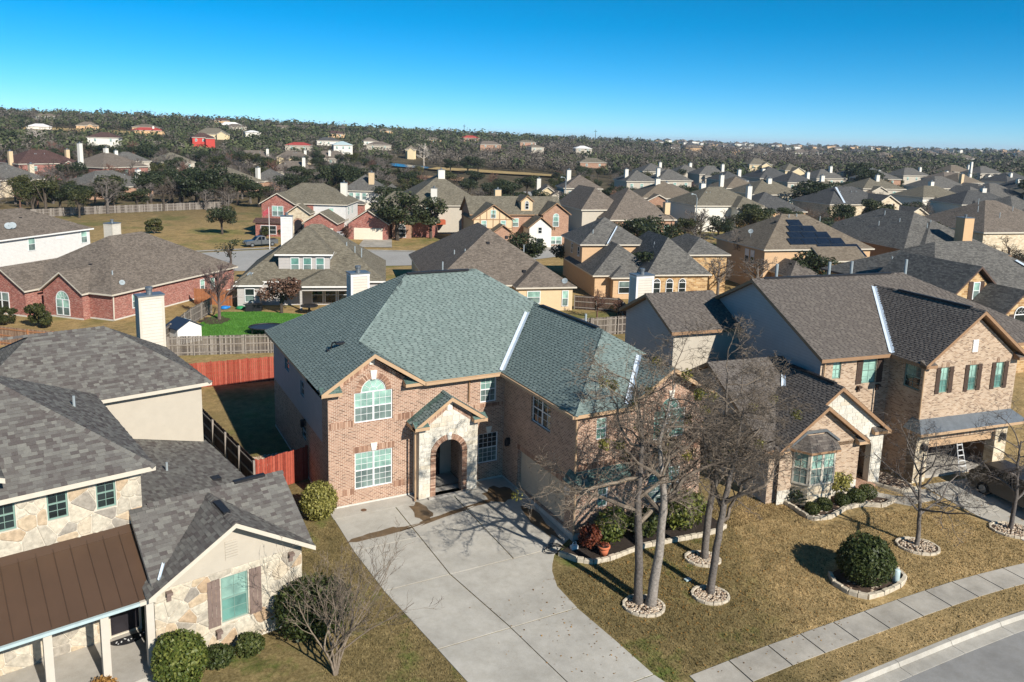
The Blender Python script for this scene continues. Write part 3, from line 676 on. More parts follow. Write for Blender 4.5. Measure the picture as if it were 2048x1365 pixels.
for u,z in ((.45,2.45),(4.75,2.45),(2.05,.38)):
    mb=MB(); pbox(mb,g,u-.07,u+.07,z-.25,z,.03,.12); pbox(mb,g,u-.1,u+.1,z,z+.1,.03,.25); mb.build('bracket','shutter_taupe',LH)
rw=Plane((0,0),90); wall(LH,rw,[(0,-.6),(4.8,-.6),(4.8,2.75),(2.4,4.3),(0,2.75)],[],['mortar_cream'])
flagstones(LH,rw,[(0,-.3),(4.8,-.3),(4.8,2.7),(0,2.7)],[],'flagstone',rng,.5)
# porch wall (behind posts) and upper wall
pw=Plane((-13.2,2.4),0)
DU=(7.1,8.05,.05,2.15)
wall(LH,pw,rect(0,8.1,-.3,3.9),[rect(*DU)],['mortar_cream','trim_cream'],.12)
flagstones(LH,pw,rect(2.5,8.1,0,2.6),[rect(DU[0]-.12,DU[1]+.08,0,DU[3]+.1)],'flagstone',rng,.42)
mb=MB(); pbox(mb,pw,DU[0]-.1,DU[0],0,DU[3]+.1,0,.05); pbox(mb,pw,DU[1],DU[1]+.06,0,DU[3]+.1,0,.05); pbox(mb,pw,DU[0],DU[1],DU[3],DU[3]+.1,0,.05); mb.build('door_frame','trim_cream',LH)
mb=MB(); pbox(mb,pw,DU[0],DU[1],.05,DU[3],-.12,-.06); d_=mb.build('front_door','door_dark',LH)
for a in (.08,.52):
    for z0,z1 in ((.15,.8),(.95,1.95)):
        m=MB(); pbox(m,pw,DU[0]+a,DU[0]+a+.34,z0,z1,-.06,-.045); m.build('door_panel','door_dark',d_)
WU=[(5.45,6.06,4.93,6.02),(6.92,7.53,4.9,6.02),(3.95,4.56,4.95,6.02),(2.4,3.0,4.95,6.02)]
wall(LH,pw,rect(0,8.35,3.9,6.1),[rect(*w) for w in WU],['mortar_cream','trim_cream'],.12)
flagstones(LH,pw,rect(2.2,8.35,3.98,6.05),[rect(w[0]-.03,w[1]+.03,w[2]-.03,w[3]+.03) for w in WU],'flagstone',rng,.42)
for w in WU: window(LH,pw,*w,cols=2,rows=2,frame='green_frame',up='pane_dark',lo='pane_dark',fw=.05)
uw=Plane((-4.85,2.4),90); wall(LH,uw,rect(0,10,2.7,6.1),[],['stucco_cream'])
# porch roof in metal, one panel per seam
x=-13.2; k=0
mr=MB(); mr.box(-13.3,-5.25,-.12,-.06,2.36,2.56); mr.box(-13.3,-5.25,-.06,2.38,2.36,2.40); porch=mr.build('porch_roof','trim_cream',LH)
while x<-5.25:
    x1=min(x+.5,-5.22); m=MB(); z0,z1,y0,y1=2.60,4.05,-.2,2.38; n=Vector((0,-(z1-z0),y1-y0)).normalized()*.03
    c=[(x+.012,y0,z0),(x1-.012,y0,z0),(x1-.012,y1,z1),(x+.012,y1,z1)]
    m.poly(c); m.poly([Vector(p)-n for p in reversed(c)])
    for i in range(4): a=Vector(c[i]);b=Vector(c[(i+1)%4]); m.poly([a-n,b-n,b,a])
    m.build('roof_panel','metal_brown',porch)
    s=MB(); s.poly([(x-.012,y0,z0+.045),(x+.012,y0,z0+.045),(x+.012,y1,z1+.045),(x-.012,y1,z1+.045)])
    for sx in (-.012,.012): s.poly([(x+sx,y0,z0-.02),(x+sx,y0,z0+.045),(x+sx,y1,z1+.045),(x+sx,y1,z1-.02)])
    s.poly([(x-.012,y0,z0-.02),(x+.012,y0,z0-.02),(x+.012,y0,z0+.045),(x-.012,y0,z0+.045)]); s.build('roof_seam','metal_brown_seam',porch)
    x+=.5
m=MB(); m.poly([(-13.2,2.12,3.93),(-5.2,2.12,3.93),(-5.2,2.38,4.12),(-13.2,2.38,4.12)]); m.poly([(-13.2,2.12,3.88),(-5.2,2.12,3.88),(-5.2,2.12,3.93),(-13.2,2.12,3.93)]); m.build('ridge_flashing','metal_brown',porch)
m=MB(); m.box(-13.2,-5.7,-.31,-.205,2.48,2.58); m.build('gutter','gutter_blue',porch); m=MB(); m.box(-5.7,-5.2,-.32,-.2,2.47,2.60); m.build('gutter','trim_cream',porch)
for px in (-9.75,-8.32,-6.72,-5.35):
    m=MB(); m.box(px-.12,px+.12,-.06,.18,.0,2.36); m.build('porch_post','post_cream',LH)
m=MB(); m.box(-13.2,-5.2,-.5,2.4,-.6,.0); m.build('porch_floor','porch_slab',LH)
# door mat is its own thing further down
mats_=('roof_grey','trim_cream')
m1=hip_polys(-5.3,.3,-.45,5.25,2.78,.655,'x','gable','gable')
m1=[m1[1],[(.3,-.45,2.78),(.3,2.4,4.647),(-2.6,2.4,4.647),(-2.6,2.25,4.55)],[(-5.3,-.45,2.78),(-2.6,2.25,4.55),(-2.6,2.4,4.647),(-5.3,2.4,4.647)]]
m2=hip_polys(-5.5,.3,-.62,2.6,2.80,.61,'y','gable','gable')
m4=hip_polys(-15.5,-4.43,2.0,11.4,6.2,.65,'x')
m5=hip_polys(-10,.7,11.6,19.2,5.82,.645,'x')
m3=[[(.5,3.2,2.68),(.5,12.3,2.68),(-4.84,12.3,4.12),(-4.84,3.2,4.12)]]
rr_=[slab(LH,q,*mats_) for q in (m1,m2,m4,m5,m3)]
# rear wing walls and low side wall
b5=Plane((-9.6,12.0),0); wall(LH,b5,rect(0,9.92,2.4,5.75),[],['stucco_cream']); wall(LH,Plane((.32,12.0),90),rect(0,6.8,-.6,5.75),[],['stucco_cream'])
wall(LH,Plane((.1,4.8),90),rect(0,7.2,-.6,2.7),[],['stucco_cream'])
def h1(x,y): return 2.80+.61*min(x+5.5,.3-x) if -5.5<x<.3 and -.62<y<2.6 else -9
def h2(x,y): return 2.78+.655*min(y+.45,5.25-y) if -5.3<x<.3 and -.45<y<5.25 else -9
def h4(x,y): return 6.2+.65*min(-4.43-x,y-2.0,11.4-y) if -15<x<-4.43 and 2<y<11.4 else -9
def h5(x,y): return 5.82+.645*min(.7-x,y-11.6,19.2-y) if -10<x<.7 and 11.6<y<19.2 else -9
def h3(x,y): return 2.68+(.5-x)/5.34*1.44 if -4.84<x<.5 and 3.2<y<12.3 else -9
tabs=lay([m1[1],m1[2],m4[0],m4[3],m5[0],m5[3]]+m2+m3,rng,wmin=.14,wmax=.30)
tabs=[t for t in tabs if t[0][0][0].z>max(f(t[0][0][0].x,t[0][0][0].y) for f in (h1,h2,h3,h4,h5))-.07]
put_shingles(LH,rr_[0],tabs,'shingle_grey',300)
for a,b,ow in (((-4.7,2.4,4.65),(.3,2.4,4.65),0),((-2.6,-.6,4.57),(-2.6,2.2,4.57),1),((-4.43,2.0,6.2),(-9.1,6.7,9.255),2),((.7,11.6,5.82),(-3.1,15.4,8.27),3),((-3.1,15.4,8.27),(-9,15.4,8.27),3)): caps(rr_[ow],a,b,'shingle_grey',.15,.2,rng)
ribbon(rr_[1],[(-4.75,.35,3.3),(-5.05,-.15,3.02)],.05,'flashing')
m=MB(); m.box(-2.72,-2.48,.25,1.35,4.54,4.64); m.build('ridge_vent','dark_metal',rr_[1]); m=MB(); m.box(-1.6,-.4,2.3,2.5,4.62,4.73); m.build('ridge_vent','dark_metal',rr_[0])
roof_vent(rr_[4],-2.6,7.6,3.5,h=.4); roof_vent(rr_[4],-.9,6.6,3.05,'dark_metal','box'); roof_vent(rr_[2],-6.0,7.0,7.3,h=.35)
chimney(LH,-.55,.75,19.3,20.1,-.6,8.75,'siding_cream',trim='trim_cream')
# small cross roof at the picture's left edge
m6=hip_polys(-11.2,-8.9,1.7,6.0,7.0,.4,'y','gable','gable'); slab(LH,m6,*mats_)
# ---------------- right neighbour ----------------
rng=random.Random(13)
RH=thing('pale_brick_house','two-storey pale brick house with brown shingle roof and half-open garage','house',(30.04,-9.53,0),-8)
gf=Plane((0,0),0)
GWs=[(1.15,1.75,4.66,6.1),(3.25,3.85,4.63,6.1),(5.25,5.88,4.6,6.1)]
wall(RH,gf,[(0,2.2),(6.87,2.2),(6.87,6.3),(3.43,8.85),(0,6.3)],[rect(*w) for w in GWs],['brick_pale'],.1)
for w in GWs:
    window(RH,gf,*w,cols=2,rows=2,frame='green_frame',up='pane_blind',lo='pane_teal',fw=.045); shutters(RH,gf,w[0],w[1],w[2]-.03,w[3]+.03,'shutter_brown',.3,.02); soldiers(RH,gf,w[0],w[1],w[3]+.02,w[3]+.25,'brick_piece_pale',rng)
mb=MB()
for k in range(6): pbox(mb,gf,3.25,3.65,6.85+k*.12,6.95+k*.12,.0,.04)
mb.build('gable_vent','trim_white',RH)
for a in (0,5.95):
    mb=MB(); pbox(mb,gf,a,a+.9,-.6,2.2,-.6,0); mb.build('garage_pier','stone_pale_wall',RH)
soldiers(RH,gf,.9,5.95,1.98,2.2,'brick_piece_pale',rng)
mb=MB(); pbox(mb,gf,.9,5.95,1.45,2.0,-.3,-.2); o=mb.build('garage_door','trim_tan',RH)
mb=MB(); mb.box(.25,6.6,.3,6,-.6,-.28); mb.build('garage_floor','porch_slab',RH); mb=MB(); mb.poly([(.25,6,-.3),(6.6,6,-.3),(6.6,6,3),(.25,6,3)]); mb.poly([(6.6,.3,-.3),(6.6,.3,3),(6.6,6,3),(6.6,6,-.3)]); mb.poly([(.25,.3,-.3),(.25,6,-.3),(.25,6,3),(.25,.3,3)]); mb.poly([(.25,.3,2.6),(.25,6,2.6),(6.6,6,2.6),(6.6,.3,2.6)]); mb.build('garage_interior','trim_brown',RH)
bp=[[(-.6,-.75,2.72),(7.4,-.75,2.72),(6.87,0,3.25),(0,0,3.25)],[(-.6,.5,2.72),(-.6,-.75,2.72),(0,0,3.25),(0,.5,3.25)],[(7.4,-.75,2.72),(7.4,.5,2.72),(6.87,.5,3.25),(6.87,0,3.25)]]
slab(RH,bp,'metal_cap','trim_tan',.16,'skirt_roof')
lantern(RH,gf,.45,1.5); lantern(RH,gf,6.4,1.5)
wl=Plane((0,2.4),270); WL=(1.05,2.15,4.8,6.15); wall(RH,wl,rect(0,2.4,-.6,6.4),[rect(*WL)],['brick_pale'],.1); window(RH,wl,*WL,cols=2,rows=2,frame='green_frame',up='pane_screen',lo='pane_dark')
wall(RH,Plane((6.87,0),90),rect(0,14,-.6,6.3),[],['siding_white'])
mf=Plane((-4.9,2.4),0); MW=[(.85,1.42,5.15,6.2),(2.95,3.95,4.72,6.2)]
wall(RH,mf,rect(0,4.9,-.6,6.4),[rect(*w) for w in MW],['brick_pale'],.1)
for w in MW: window(RH,mf,*w,cols=2,rows=2,frame='green_frame',up='pane_blind',lo='pane_blind',fw=.05)
shutters(RH,mf,MW[1][0],MW[1][1],MW[1][2],MW[1][3],'shutter_brown',.4,.03)
for u in (2.75,4.1):
    mb=MB(); pbox(mb,mf,u-.08,u+.08,4.3,4.5,0,.1); pbox(mb,mf,u-.12,u+.12,4.5,4.62,0,.22); mb.build('bracket','shutter_brown',RH)
ml=Plane((-4.9,14.8),270); wall(RH,ml,[(0,-.6),(12.4,-.6),(12.4,6.4),(6.2,9.55),(0,6.4)],[],['siding_shade'])  # darker copy of the pale siding, side wall shade put into the colour
# porch gable and bay gable
pg=Plane((-8.7,.5),0); uc=3.5
op=[(4.9,-.3),(6.05,-.3),(6.05,1.75)]+arc(5.475,1.75,.575,0,180,12)[1:-1]+[(4.9,1.75)]
wall(RH,pg,[(0,-.6),(6.8,-.6),(6.8,2.75),(3.5,5.25),(0,2.75)],[op],['mortar_pale'],.4)
ashlar(RH,pg,[(3.9,-.3),(6.8,-.3),(6.8,2.72),(3.5,5.1),(1.5,3.6)],[[(4.85,-.35),(6.1,-.35),(6.1,1.75)]+arc(5.475,1.75,.62,0,180,8)[1:-1]+[(4.85,1.75)]],'limestone',rng,(.2,.28),(.35,.6))
wall(RH,Plane((-1.9,.5),90),rect(0,1.9,-.6,2.75),[],['brick_pale']); 
mb=MB(); mb.box(-4.2,-2.2,2.0,2.1,-.3,2.6); mb.build('entry_wall','stone_pale_wall',RH); mb=MB(); mb.box(-4.0,-2.5,.1,2.0,-.5,-.22); mb.build('entry_floor','brick_orange',RH)
bf=Plane((-9.2,-.1),0)
wall(RH,bf,[(0,-.6),(5.1,-.6),(5.1,2.6),(2.7,4.45),(0,2.6)],[],['brick_pale'])
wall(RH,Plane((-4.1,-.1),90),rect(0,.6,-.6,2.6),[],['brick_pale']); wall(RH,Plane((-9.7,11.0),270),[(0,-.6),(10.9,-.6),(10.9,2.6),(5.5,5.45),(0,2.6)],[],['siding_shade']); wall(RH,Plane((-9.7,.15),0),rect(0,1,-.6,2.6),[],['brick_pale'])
ashlar(RH,bf,rect(0,5.1,-.5,.35),[],'limestone',rng,(.2,.22),(.35,.7))
# bay window with its own hipped hood
bx=[(-8.35,-.1),(-7.85,-.75),(-6.3,-.75),(-5.8,-.1)]
mb=MB()
for i in range(3):
    a=bx[i]; b=bx[i+1]; mb.poly([(*a,-.6),(*b,-.6),(*b,.75),(*a,.75)])
mb.poly([(*p,.75) for p in bx]); mb.build('bay_base','stone_pale_wall',RH)
for i in range(3):
    a=Vector((*bx[i],0)); b=Vector((*bx[i+1],0)); L=(b-a).length; ang=math.degrees(math.atan2(b.y-a.y,b.x-a.x)); pl=Plane((a.x,a.y),ang)
    window(RH,pl,.0,L,.75,2.55,units=2 if i==1 else 1,cols=2,rows=2,d=.06,up='pane_blind',lo='pane_screen',fw=.09,frame='trim_cream')
hx=[(-8.6,-.1),(-8.0,-1.0),(-6.15,-1.0),(-5.55,-.1)]; tp=[(-7.7,-.1,3.25),(-7.6,-.25,3.25),(-6.55,-.25,3.25),(-6.45,-.1,3.25)]
slab(RH,[[(*hx[0],2.62),(*hx[1],2.62),tp[1],tp[0]],[(*hx[1],2.62),(*hx[2],2.62),tp[2],tp[1]],[(*hx[2],2.62),(*hx[3],2.62),tp[3],tp[2]]],'roof_brown','trim_brown',.12,'bay_roof')
m=MB(); m.tube([(-8.6,-.13,2.75),(-7.7,-.16,3.38),(-6.45,-.16,3.38),(-5.55,-.13,2.75)],.09,5); m.build('bay_flashing','metal_cap',RH)
n_main=hip_polys(-5.2,13.4,2.0,15.2,6.45,.492,'x','gable','hip')
n_wing=hip_polys(-.4,7.27,-.42,9.0,6.42,.735,'y','gable','gable')
n_porch=hip_polys(-8.85,-1.65,.2,6.2,2.75,.755,'y','gable','gable')
n_bay=hip_polys(-9.55,-3.75,-.45,3.2,2.62,.74,'y','gable','gable')
n_one=hip_polys(-10.1,-4.4,-.1,11.1,2.62,.55,'x','gable','gable')
n_ext=hip_polys(-10.0,-4.9,9.5,16.5,6.42,.49,'x','gable','gable')
rs=[slab(RH,q,'roof_brown','trim_brown',.2) for q in (n_main,n_wing,n_porch,n_bay,n_one,n_ext)]
def f1(x,y): return 6.45+.492*min(y-2,15.2-y,13.4-x) if -5.2<x<13.4 and 2<y<15.2 else -9
def f2(x,y): return 6.42+.735*min(x+.4,7.27-x) if -.4<x<7.27 and -.42<y<9 else -9
def f3(x,y): return 2.75+.755*min(x+8.85,-1.65-x) if -8.85<x<-1.65 and .2<y<6.2 else -9
def f4(x,y): return 2.62+.74*min(x+9.55,-3.75-x) if -9.55<x<-3.75 and -.45<y<3.2 else -9
def f5(x,y): return 2.62+.55*min(y+.1,11.1-y) if -10.1<x<-4.4 and -.1<y<11.1 else -9
tabs=lay([n_main[0],n_one[0],n_ext[0]]+n_wing+n_porch+n_bay,rng,teeth=True)
tabs=[t for t in tabs if t[0][0][0].z>max(f(t[0][0][0].x,t[0][0][0].y) for f in (f1,f2,f3,f4,f5))-.07]
put_shingles(RH,rs[0],tabs,'shingle_brown',300)
for a,b,ow in (((-5.2,8.6,9.70),(6.8,8.6,9.70),0),((3.43,-.4,9.24),(3.43,6.5,9.24),1),((-5.25,.2,5.47),(-5.25,5.2,5.47),2),((-10,13,8.14),(-5,13,8.14),5)): caps(rs[ow],a,b,'shingle_brown',.12,.2,rng,stuff=True)
ribbon(rs[1],[(3.25,7.4,9.1),(-.36,2.0,6.45)],.16,'flashing'); ribbon(rs[2],[(-5.9,4.15,4.97),(-8.78,.22,2.8)],.12,'flashing')
for a,b,ow in (((-4.2,8.6,9.74),(5.6,8.6,9.74),0),((3.43,.6,9.28),(3.43,5.5,9.28),1),((-5.25,.9,5.51),(-5.25,4.2,5.51),2)):
    m=MB(); m.box(min(a[0],b[0])-.1,max(a[0],b[0])+.1,min(a[1],b[1])-.1,max(a[1],b[1])+.1,a[2]-.08,a[2]+.045); m.build('ridge_vent','dark_metal',rs[ow])
gable_returns(RH,gf,-.4,7.27,6.42,'roof_brown','trim_brown',.8,.42); gable_returns(RH,pg,5.9,7.05,2.75,'roof_brown','trim_tan',.9,.3); gable_returns(RH,bf,-.35,5.45,2.62,'roof_brown','trim_tan',.7,.35)
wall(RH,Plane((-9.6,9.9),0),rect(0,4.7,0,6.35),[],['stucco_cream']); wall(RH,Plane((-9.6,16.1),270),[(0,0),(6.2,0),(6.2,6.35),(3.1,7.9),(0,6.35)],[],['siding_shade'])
pipe(RH,[(-.1,-.06,6.2),(-.1,-.06,3.3)],.05,'trim_tan'); pipe(RH,[(-4.7,2.3,6.2),(-4.75,2.3,3.5)],.05,'trim_tan')
for x in (-2.9,1.2,3.0,7.6): roof_vent(rs[0],x,9.2,9.5,h=1.0,r=.09)
chimney(RH,-8.65,-7.3,16.6,17.6,0,8.6,'siding_cream',trim='trim_white')
# ---------------- ground, road, paving ----------------
def ground_shader(n,extra=True):
    m,t,b=newmat(n); b.inputs['Roughness'].default_value=1; b.inputs['Specular IOR Level'].default_value=.03
    co=coord(t,'World'); sx=nd(t,'SeparateXYZ'); t.links.new(co,sx.inputs[0])
    f=noise(t,co,9,6,.8); p=noise(t,co,.45,6,.65); p2=noise(t,co,.09,5,.6)
    olive=ramp(t,f,[(.25,(.075,.052,.026)),(.5,(.235,.165,.085)),(.75,(.43,.31,.17))]); gold=ramp(t,f,[(.25,(.14,.095,.042)),(.5,(.37,.262,.125)),(.75,(.58,.435,.24))])
    gp=ramp(t,p,[(.53,(0,0,0)),(.66,(1,1,1))]); olive=mul(t,olive,ramp(t,f,[(.3,(.055,.075,.02)),(.7,(.15,.17,.05))]),gp,'MIX'); olive=mul(t,olive,(.93,1.0,.9))
    # lot line between the two front lawns: x-17.5-.46(y+8)
    def mth(op,a,c):
        k=nd(t,'Math',operation=op)
        for i,v in ((0,a),(1,c)):
            if isinstance(v,(int,float)): k.inputs[i].default_value=v
            else: t.links.new(v,k.inputs[i])
        return k.outputs[0]
    k=mth('SUBTRACT',mth('SUBTRACT',sx.outputs[0],mth('MULTIPLY',sx.outputs[1],.46)),21.2); k=mth('ADD',k,mth('MULTIPLY',mth('SUBTRACT',p,.5),5.0)); k=ramp(t,mth('ADD',mth('MULTIPLY',k,.4),.5),[(0,(0,0,0)),(1,(1,1,1))])
    front=mul(t,olive,gold,k,'MIX')
    back=ramp(t,f,[(.25,(.17,.115,.05)),(.5,(.36,.25,.115)),(.75,(.48,.35,.17))]); gb=ramp(t,p2,[(.5,(0,0,0)),(.62,(1,1,1))]); back=mul(t,back,(.21,.19,.07),gb,'MIX')
    yb=ramp(t,mth('MULTIPLY',mth('SUBTRACT',sx.outputs[1],10),.1),[(0,(0,0,0)),(1,(1,1,1))]); c=mul(t,front,back,yb,'MIX')
    scrub=ramp(t,noise(t,co,.15,6,.7),[(.3,(.06,.05,.032)),(.7,(.15,.12,.075))])
    yf=ramp(t,mth('MULTIPLY',mth('SUBTRACT',sx.outputs[1],130),.012),[(0,(0,0,0)),(1,(1,1,1))]); c=mul(t,c,scrub,yf,'MIX')
    c=mul(t,c,ramp(t,p,[(.3,(.74,.76,.74)),(.7,(1.16,1.14,1.12))])); c=mul(t,c,ramp(t,noise(t,co,1.7,5,.7),[(.32,(.66,.68,.66)),(.66,(1.14,1.13,1.12))]))
    t.links.new(c,b.inputs['Base Color'])
    if extra: bump(t,b,f,.8,.05)
ground_shader('lawn_soil'); ground_shader('grass_blade',False)
FX=[-60,-20,7,12.3,19.6,23.6,27.5,32,40,60,120]; FY=[-19,-17.2,-16.4,-16.33,-16.45,-16.6,-17.0,-17.7,-19.3,-24,-45]
def yfar(x): return float(np.interp(x,FX,FY))
def build_ground():
    cx,cy=12.0,0.0; rad=list(np.arange(0.01,90,1.0)); 
    while rad[-1]<9000: rad.append(rad[-1]*1.055+.5)
    ns=240; an=np.linspace(0,2*np.pi,ns,endpoint=False); rad=np.array(rad)
    X=cx+rad[:,None]*np.cos(an); Y=cy+rad[:,None]*np.sin(an)
    Z=zg(X,Y); yf=np.interp(X,FX,FY); Z=Z-np.where(Y<yf-.9,.4,0)
    Z=Z+ss(300,500,np.hypot(X-CAM[0],Y-CAM[1]))*.8*np.sin(X*.05)*np.cos(Y*.043)
    v=np.stack([X,Y,Z],-1).reshape(-1,3); f=[]
    for i in range(len(rad)-1):
        for k in range(ns):
            a=i*ns+k; b=i*ns+(k+1)%ns; f.append((a,a+ns,b+ns,b))
    me=bpy.data.meshes.new('ground'); me.from_pydata(v.tolist(),[],f); me.materials.append(MATS['lawn_soil']); me.polygons.foreach_set('use_smooth',[True]*len(me.polygons))
    tag(link('ground',me),kind='structure')
build_ground()
def paving(name,kind='structure'):
    o=bpy.data.objects.new(name,None); S.collection.objects.link(o); o['kind']=kind; return o
def shrink(poly,g):
    c=(sum(p[0] for p in poly)/len(poly),sum(p[1] for p in poly)/len(poly)); out=[]
    for x,y in poly:
        d=math.hypot(x-c[0],y-c[1]); k=1-g*1.4/d; out.append((c[0]+(x-c[0])*k,c[1]+(y-c[1])*k))
    return out
def flat_slab(par,poly,mat,top=.03,th=.14,name='slab',gap=.024,z=None):
    p=shrink(poly,gap)
    if area2(p)<0: p.reverse()
    mb=MB(); zz=[(zg(*q) if z is None else z)+top for q in p]
    tri=tessellate_polygon([[Vector((q[0],q[1],0)) for q in p]])
    for t in tri:
        q=[p[i] for i in t]; w=[zz[i] for i in t]
        if area2(q)<0: q.reverse(); w.reverse()
        mb.poly([(a,b,c) for (a,b),c in zip(q,w)])
    for i in range(len(p)):
        j=(i+1)%len(p); mb.poly([(*p[i],zz[i]-th),(*p[j],zz[j]-th),(*p[j],zz[j]),(*p[i],zz[i])])
    return mb.build(name,mat,par)
DRV=paving('driveway')
for q in ([(-.05,-1),(3.0,-1),(3.0,-.02),(-.05,-.02)],[(3.0,-1.0),(6.08,-1.0),(6.08,-.02),(3.0,-.02)],[(6.08,-1),(9.36,-1),(9.36,-.02),(6.08,-.02)]): flat_slab(DRV,q,'concrete_drive',gap=.0)
for q in ([(.0,-4),(3.09,-4),(3.0,-1.0),(-.05,-1.0)],[(3.09,-4),(6.13,-4),(6.08,-1.0),(3.0,-1.0)],[(6.13,-4),(9.36,-4),(9.36,-1.0),(6.08,-1.0)],
 [(.26,-7.3),(3.17,-7.3),(3.09,-4),(.0,-4)],[(3.17,-7.3),(6.19,-7.3),(6.13,-4),(3.09,-4)],[(6.19,-7.3),(8.7,-7.3),(9.36,-6.9),(9.36,-4),(6.13,-4)],
 [(.88,-11.45),(3.88,-11.45),(3.17,-7.3),(.26,-7.3)],[(3.88,-11.45),(6.88,-11.45),(6.9,-9.91),(7.29,-8.85),(7.59,-8.34),(8.05,-7.73),(8.7,-7.3),(6.19,-7.3),(3.17,-7.3)],
 [(1.5,-15.8),(4.42,-15.8),(3.88,-11.45),(.88,-11.45)],[(4.42,-15.8),(7.32,-15.8),(7.15,-13.69),(6.88,-11.45),(3.88,-11.45)],[(1.4,-18.9),(4.75,-18.9),(4.42,-15.8),(1.5,-15.8)],[(4.75,-18.9),(8.6,-18.9),(7.5,-16.4),(7.32,-15.8),(4.42,-15.8)]): flat_slab(DRV,q,'concrete_drive')
def blob(cx,cy,rx,ry,rng,n=18,rot=0,j=.25):
    out=[]
    for i in range(n):
        a=2*math.pi*i/n; k=1+rng.uniform(-j,j); x=rx*k*math.cos(a); y=ry*k*math.sin(a); out.append((cx+x*math.cos(rot)-y*math.sin(rot),cy+x*math.sin(rot)+y*math.cos(rot)))
    return out
rng=random.Random(3)
for b in (blob(4.0,-1.9,.42,.95,rng),blob(8.3,-1.75,.75,.8,rng),blob(1.6,-3.05,1.7,.22,rng,20,.06,.35),blob(4.7,-2.75,1.8,.17,rng,20,.2,.4),blob(7.2,-2.3,.9,.15,rng,18,.2,.4),blob(8.8,-5.0,.32,1.6,rng,20,0,.35)):
    m=MB(); p=b if area2(b)>0 else b[::-1]; c=(sum(q[0] for q in p)/len(p),sum(q[1] for q in p)/len(p))
    for i in range(len(p)): a_=p[i]; b_=p[(i+1)%len(p)]; m.poly([(*c,zg(*c)+.036),(*a_,zg(*a_)+.036),(*b_,zg(*b_)+.036)])
    m.build('wet_stain','wet_stain',DRV)
m=MB(); m.tube([(1.5,-.7,-.11),(1.5,-.7,-.075)],.14,14); tag(m.build('drain_cover','wood_beam'),'round rusty drain cover set in the driveway below the front window','drain cover')
WALK=paving('sidewalk')
jx=[8.4,10.28,12.25,13.92,15.73,17.5,19.48,21.22,22.95,24.53,26.2]
while jx[-1]<60: jx.append(jx[-1]+1.72)
for a,b in zip(jx[:-1],jx[1:]): flat_slab(WALK,[(a,yfar(a)-1.22),(b,yfar(b)-1.22),(b,yfar(b)),(a,yfar(a))],'concrete_walk',top=.035)
x=-40
while x<1.3: flat_slab(WALK,[(x,yfar(x)-1.22),(x+1.7,yfar(x+1.7)-1.22),(x+1.7,yfar(x+1.7)),(x,yfar(x))],'concrete_walk',top=.035); x+=1.72
V=MB(); K=MB(); G=MB(); A=MB(); xs=np.arange(-60,120,1.0)
for a in xs:
    b=a+1; ya,yb=yfar(a),yfar(b); z=lambda y:-.80
    za,zb=zg(a,ya-1.2),zg(b,yb-1.2)
    V.poly([(a,ya-2.55,-.79),(b,yb-2.55,-.79),(b,yb-1.2,zb+.015),(a,ya-1.2,za+.015)])
    A.poly([(a,ya-14,-1.02),(b,yb-14,-1.02),(b,yb-3.3,-.955),(a,ya-3.3,-.955)])
tag(V.build('verge','lawn_soil'),kind='structure'); tag(A.build('street','street_asphalt'),kind='structure')
KR=paving('kerb')
x=-59.0
while x<110:
    b=x+3.0; m=MB()
    for (y0,y1,z0,z1) in ((-2.72,-2.55,-1.1,-.785),(-3.3,-2.722,-1.1,-.94)):
        q=[(x+.01,yfar(x)+y0),(b-.01,yfar(b)+y0),(b-.01,yfar(b)+y1),(x+.01,yfar(x)+y1)]; m.prism(q,z0,z1)
    m.poly([(x+.01,yfar(x)-2.80,-.93),(b-.01,yfar(b)-2.80,-.93),(b-.01,yfar(b)-2.72,-.79),(x+.01,yfar(x)-2.72,-.79)])
    m.build('kerb_stone','concrete_kerb',KR); x=b
# right neighbour's drive and walk, left neighbour's walk
RD=paving('driveway'); 
for q in ([(30.3,-9.9),(36.6,-10.8),(36.2,-14),(29.9,-13.2)],[(29.9,-13.2),(36.2,-14),(35.8,-18.2),(29.5,-17.0)],[(29.5,-17.0),(35.8,-18.2),(36.6,-21),(28.6,-20)]): flat_slab(RD,q,'concrete_drive')
RW=paving('garden_path')
for q in ([(26.5,-8.1),(27.6,-8.2),(27.3,-9.6),(26.0,-9.5)],[(26.0,-9.5),(27.3,-9.6),(28.5,-10.9),(27.6,-11.3)],[(28.5,-10.0),(30.2,-10.3),(30.0,-11.4),(27.9,-11.2)]): flat_slab(RW,q,'concrete_walk')
# ---------------- leaf, twig and stone helpers ----------------
def leaf_cloud(n,centers,size,rng,shell=.55,flat=False,norm_up=.2):
    """n little leaf faces spread through lobes [(c,(rx,ry,rz),weight)]"""
    r=np.random.RandomState(rng.randrange(1<<30)); w=np.array([c[2] for c in centers],float); w/=w.sum()
    idx=r.choice(len(centers),n,p=w); C=np.array([c[0] for c in centers],float)[idx]; Rr=np.array([c[1] for c in centers],float)[idx]
    d=r.normal(size=(n,3)); d/=np.linalg.norm(d,axis=1)[:,None]; rad=shell+(1-shell)*r.rand(n)**.5; rad=np.where(r.rand(n)<.12,r.rand(n),rad); rad*=r.uniform(.88,1.08,n)
    P=C+d*rad[:,None]*Rr
    nn=d+r.normal(size=(n,3))*.7; nn[:,2]+=norm_up; nn/=np.linalg.norm(nn,axis=1)[:,None]
    t=np.cross(nn,r.normal(size=(n,3))); t/=np.linalg.norm(t,axis=1)[:,None]; b=np.cross(nn,t)
    s=size*r.uniform(.6,1.4,n)[:,None]
    V=np.stack([P-t*s*.5,P-b*s*.85+nn*s*.1,P+t*s*.5,P+b*s*.85+nn*s*.1],1).reshape(-1,3)
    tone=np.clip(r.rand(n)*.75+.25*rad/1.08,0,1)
    return V,np.arange(n*4).reshape(-1,4),tone
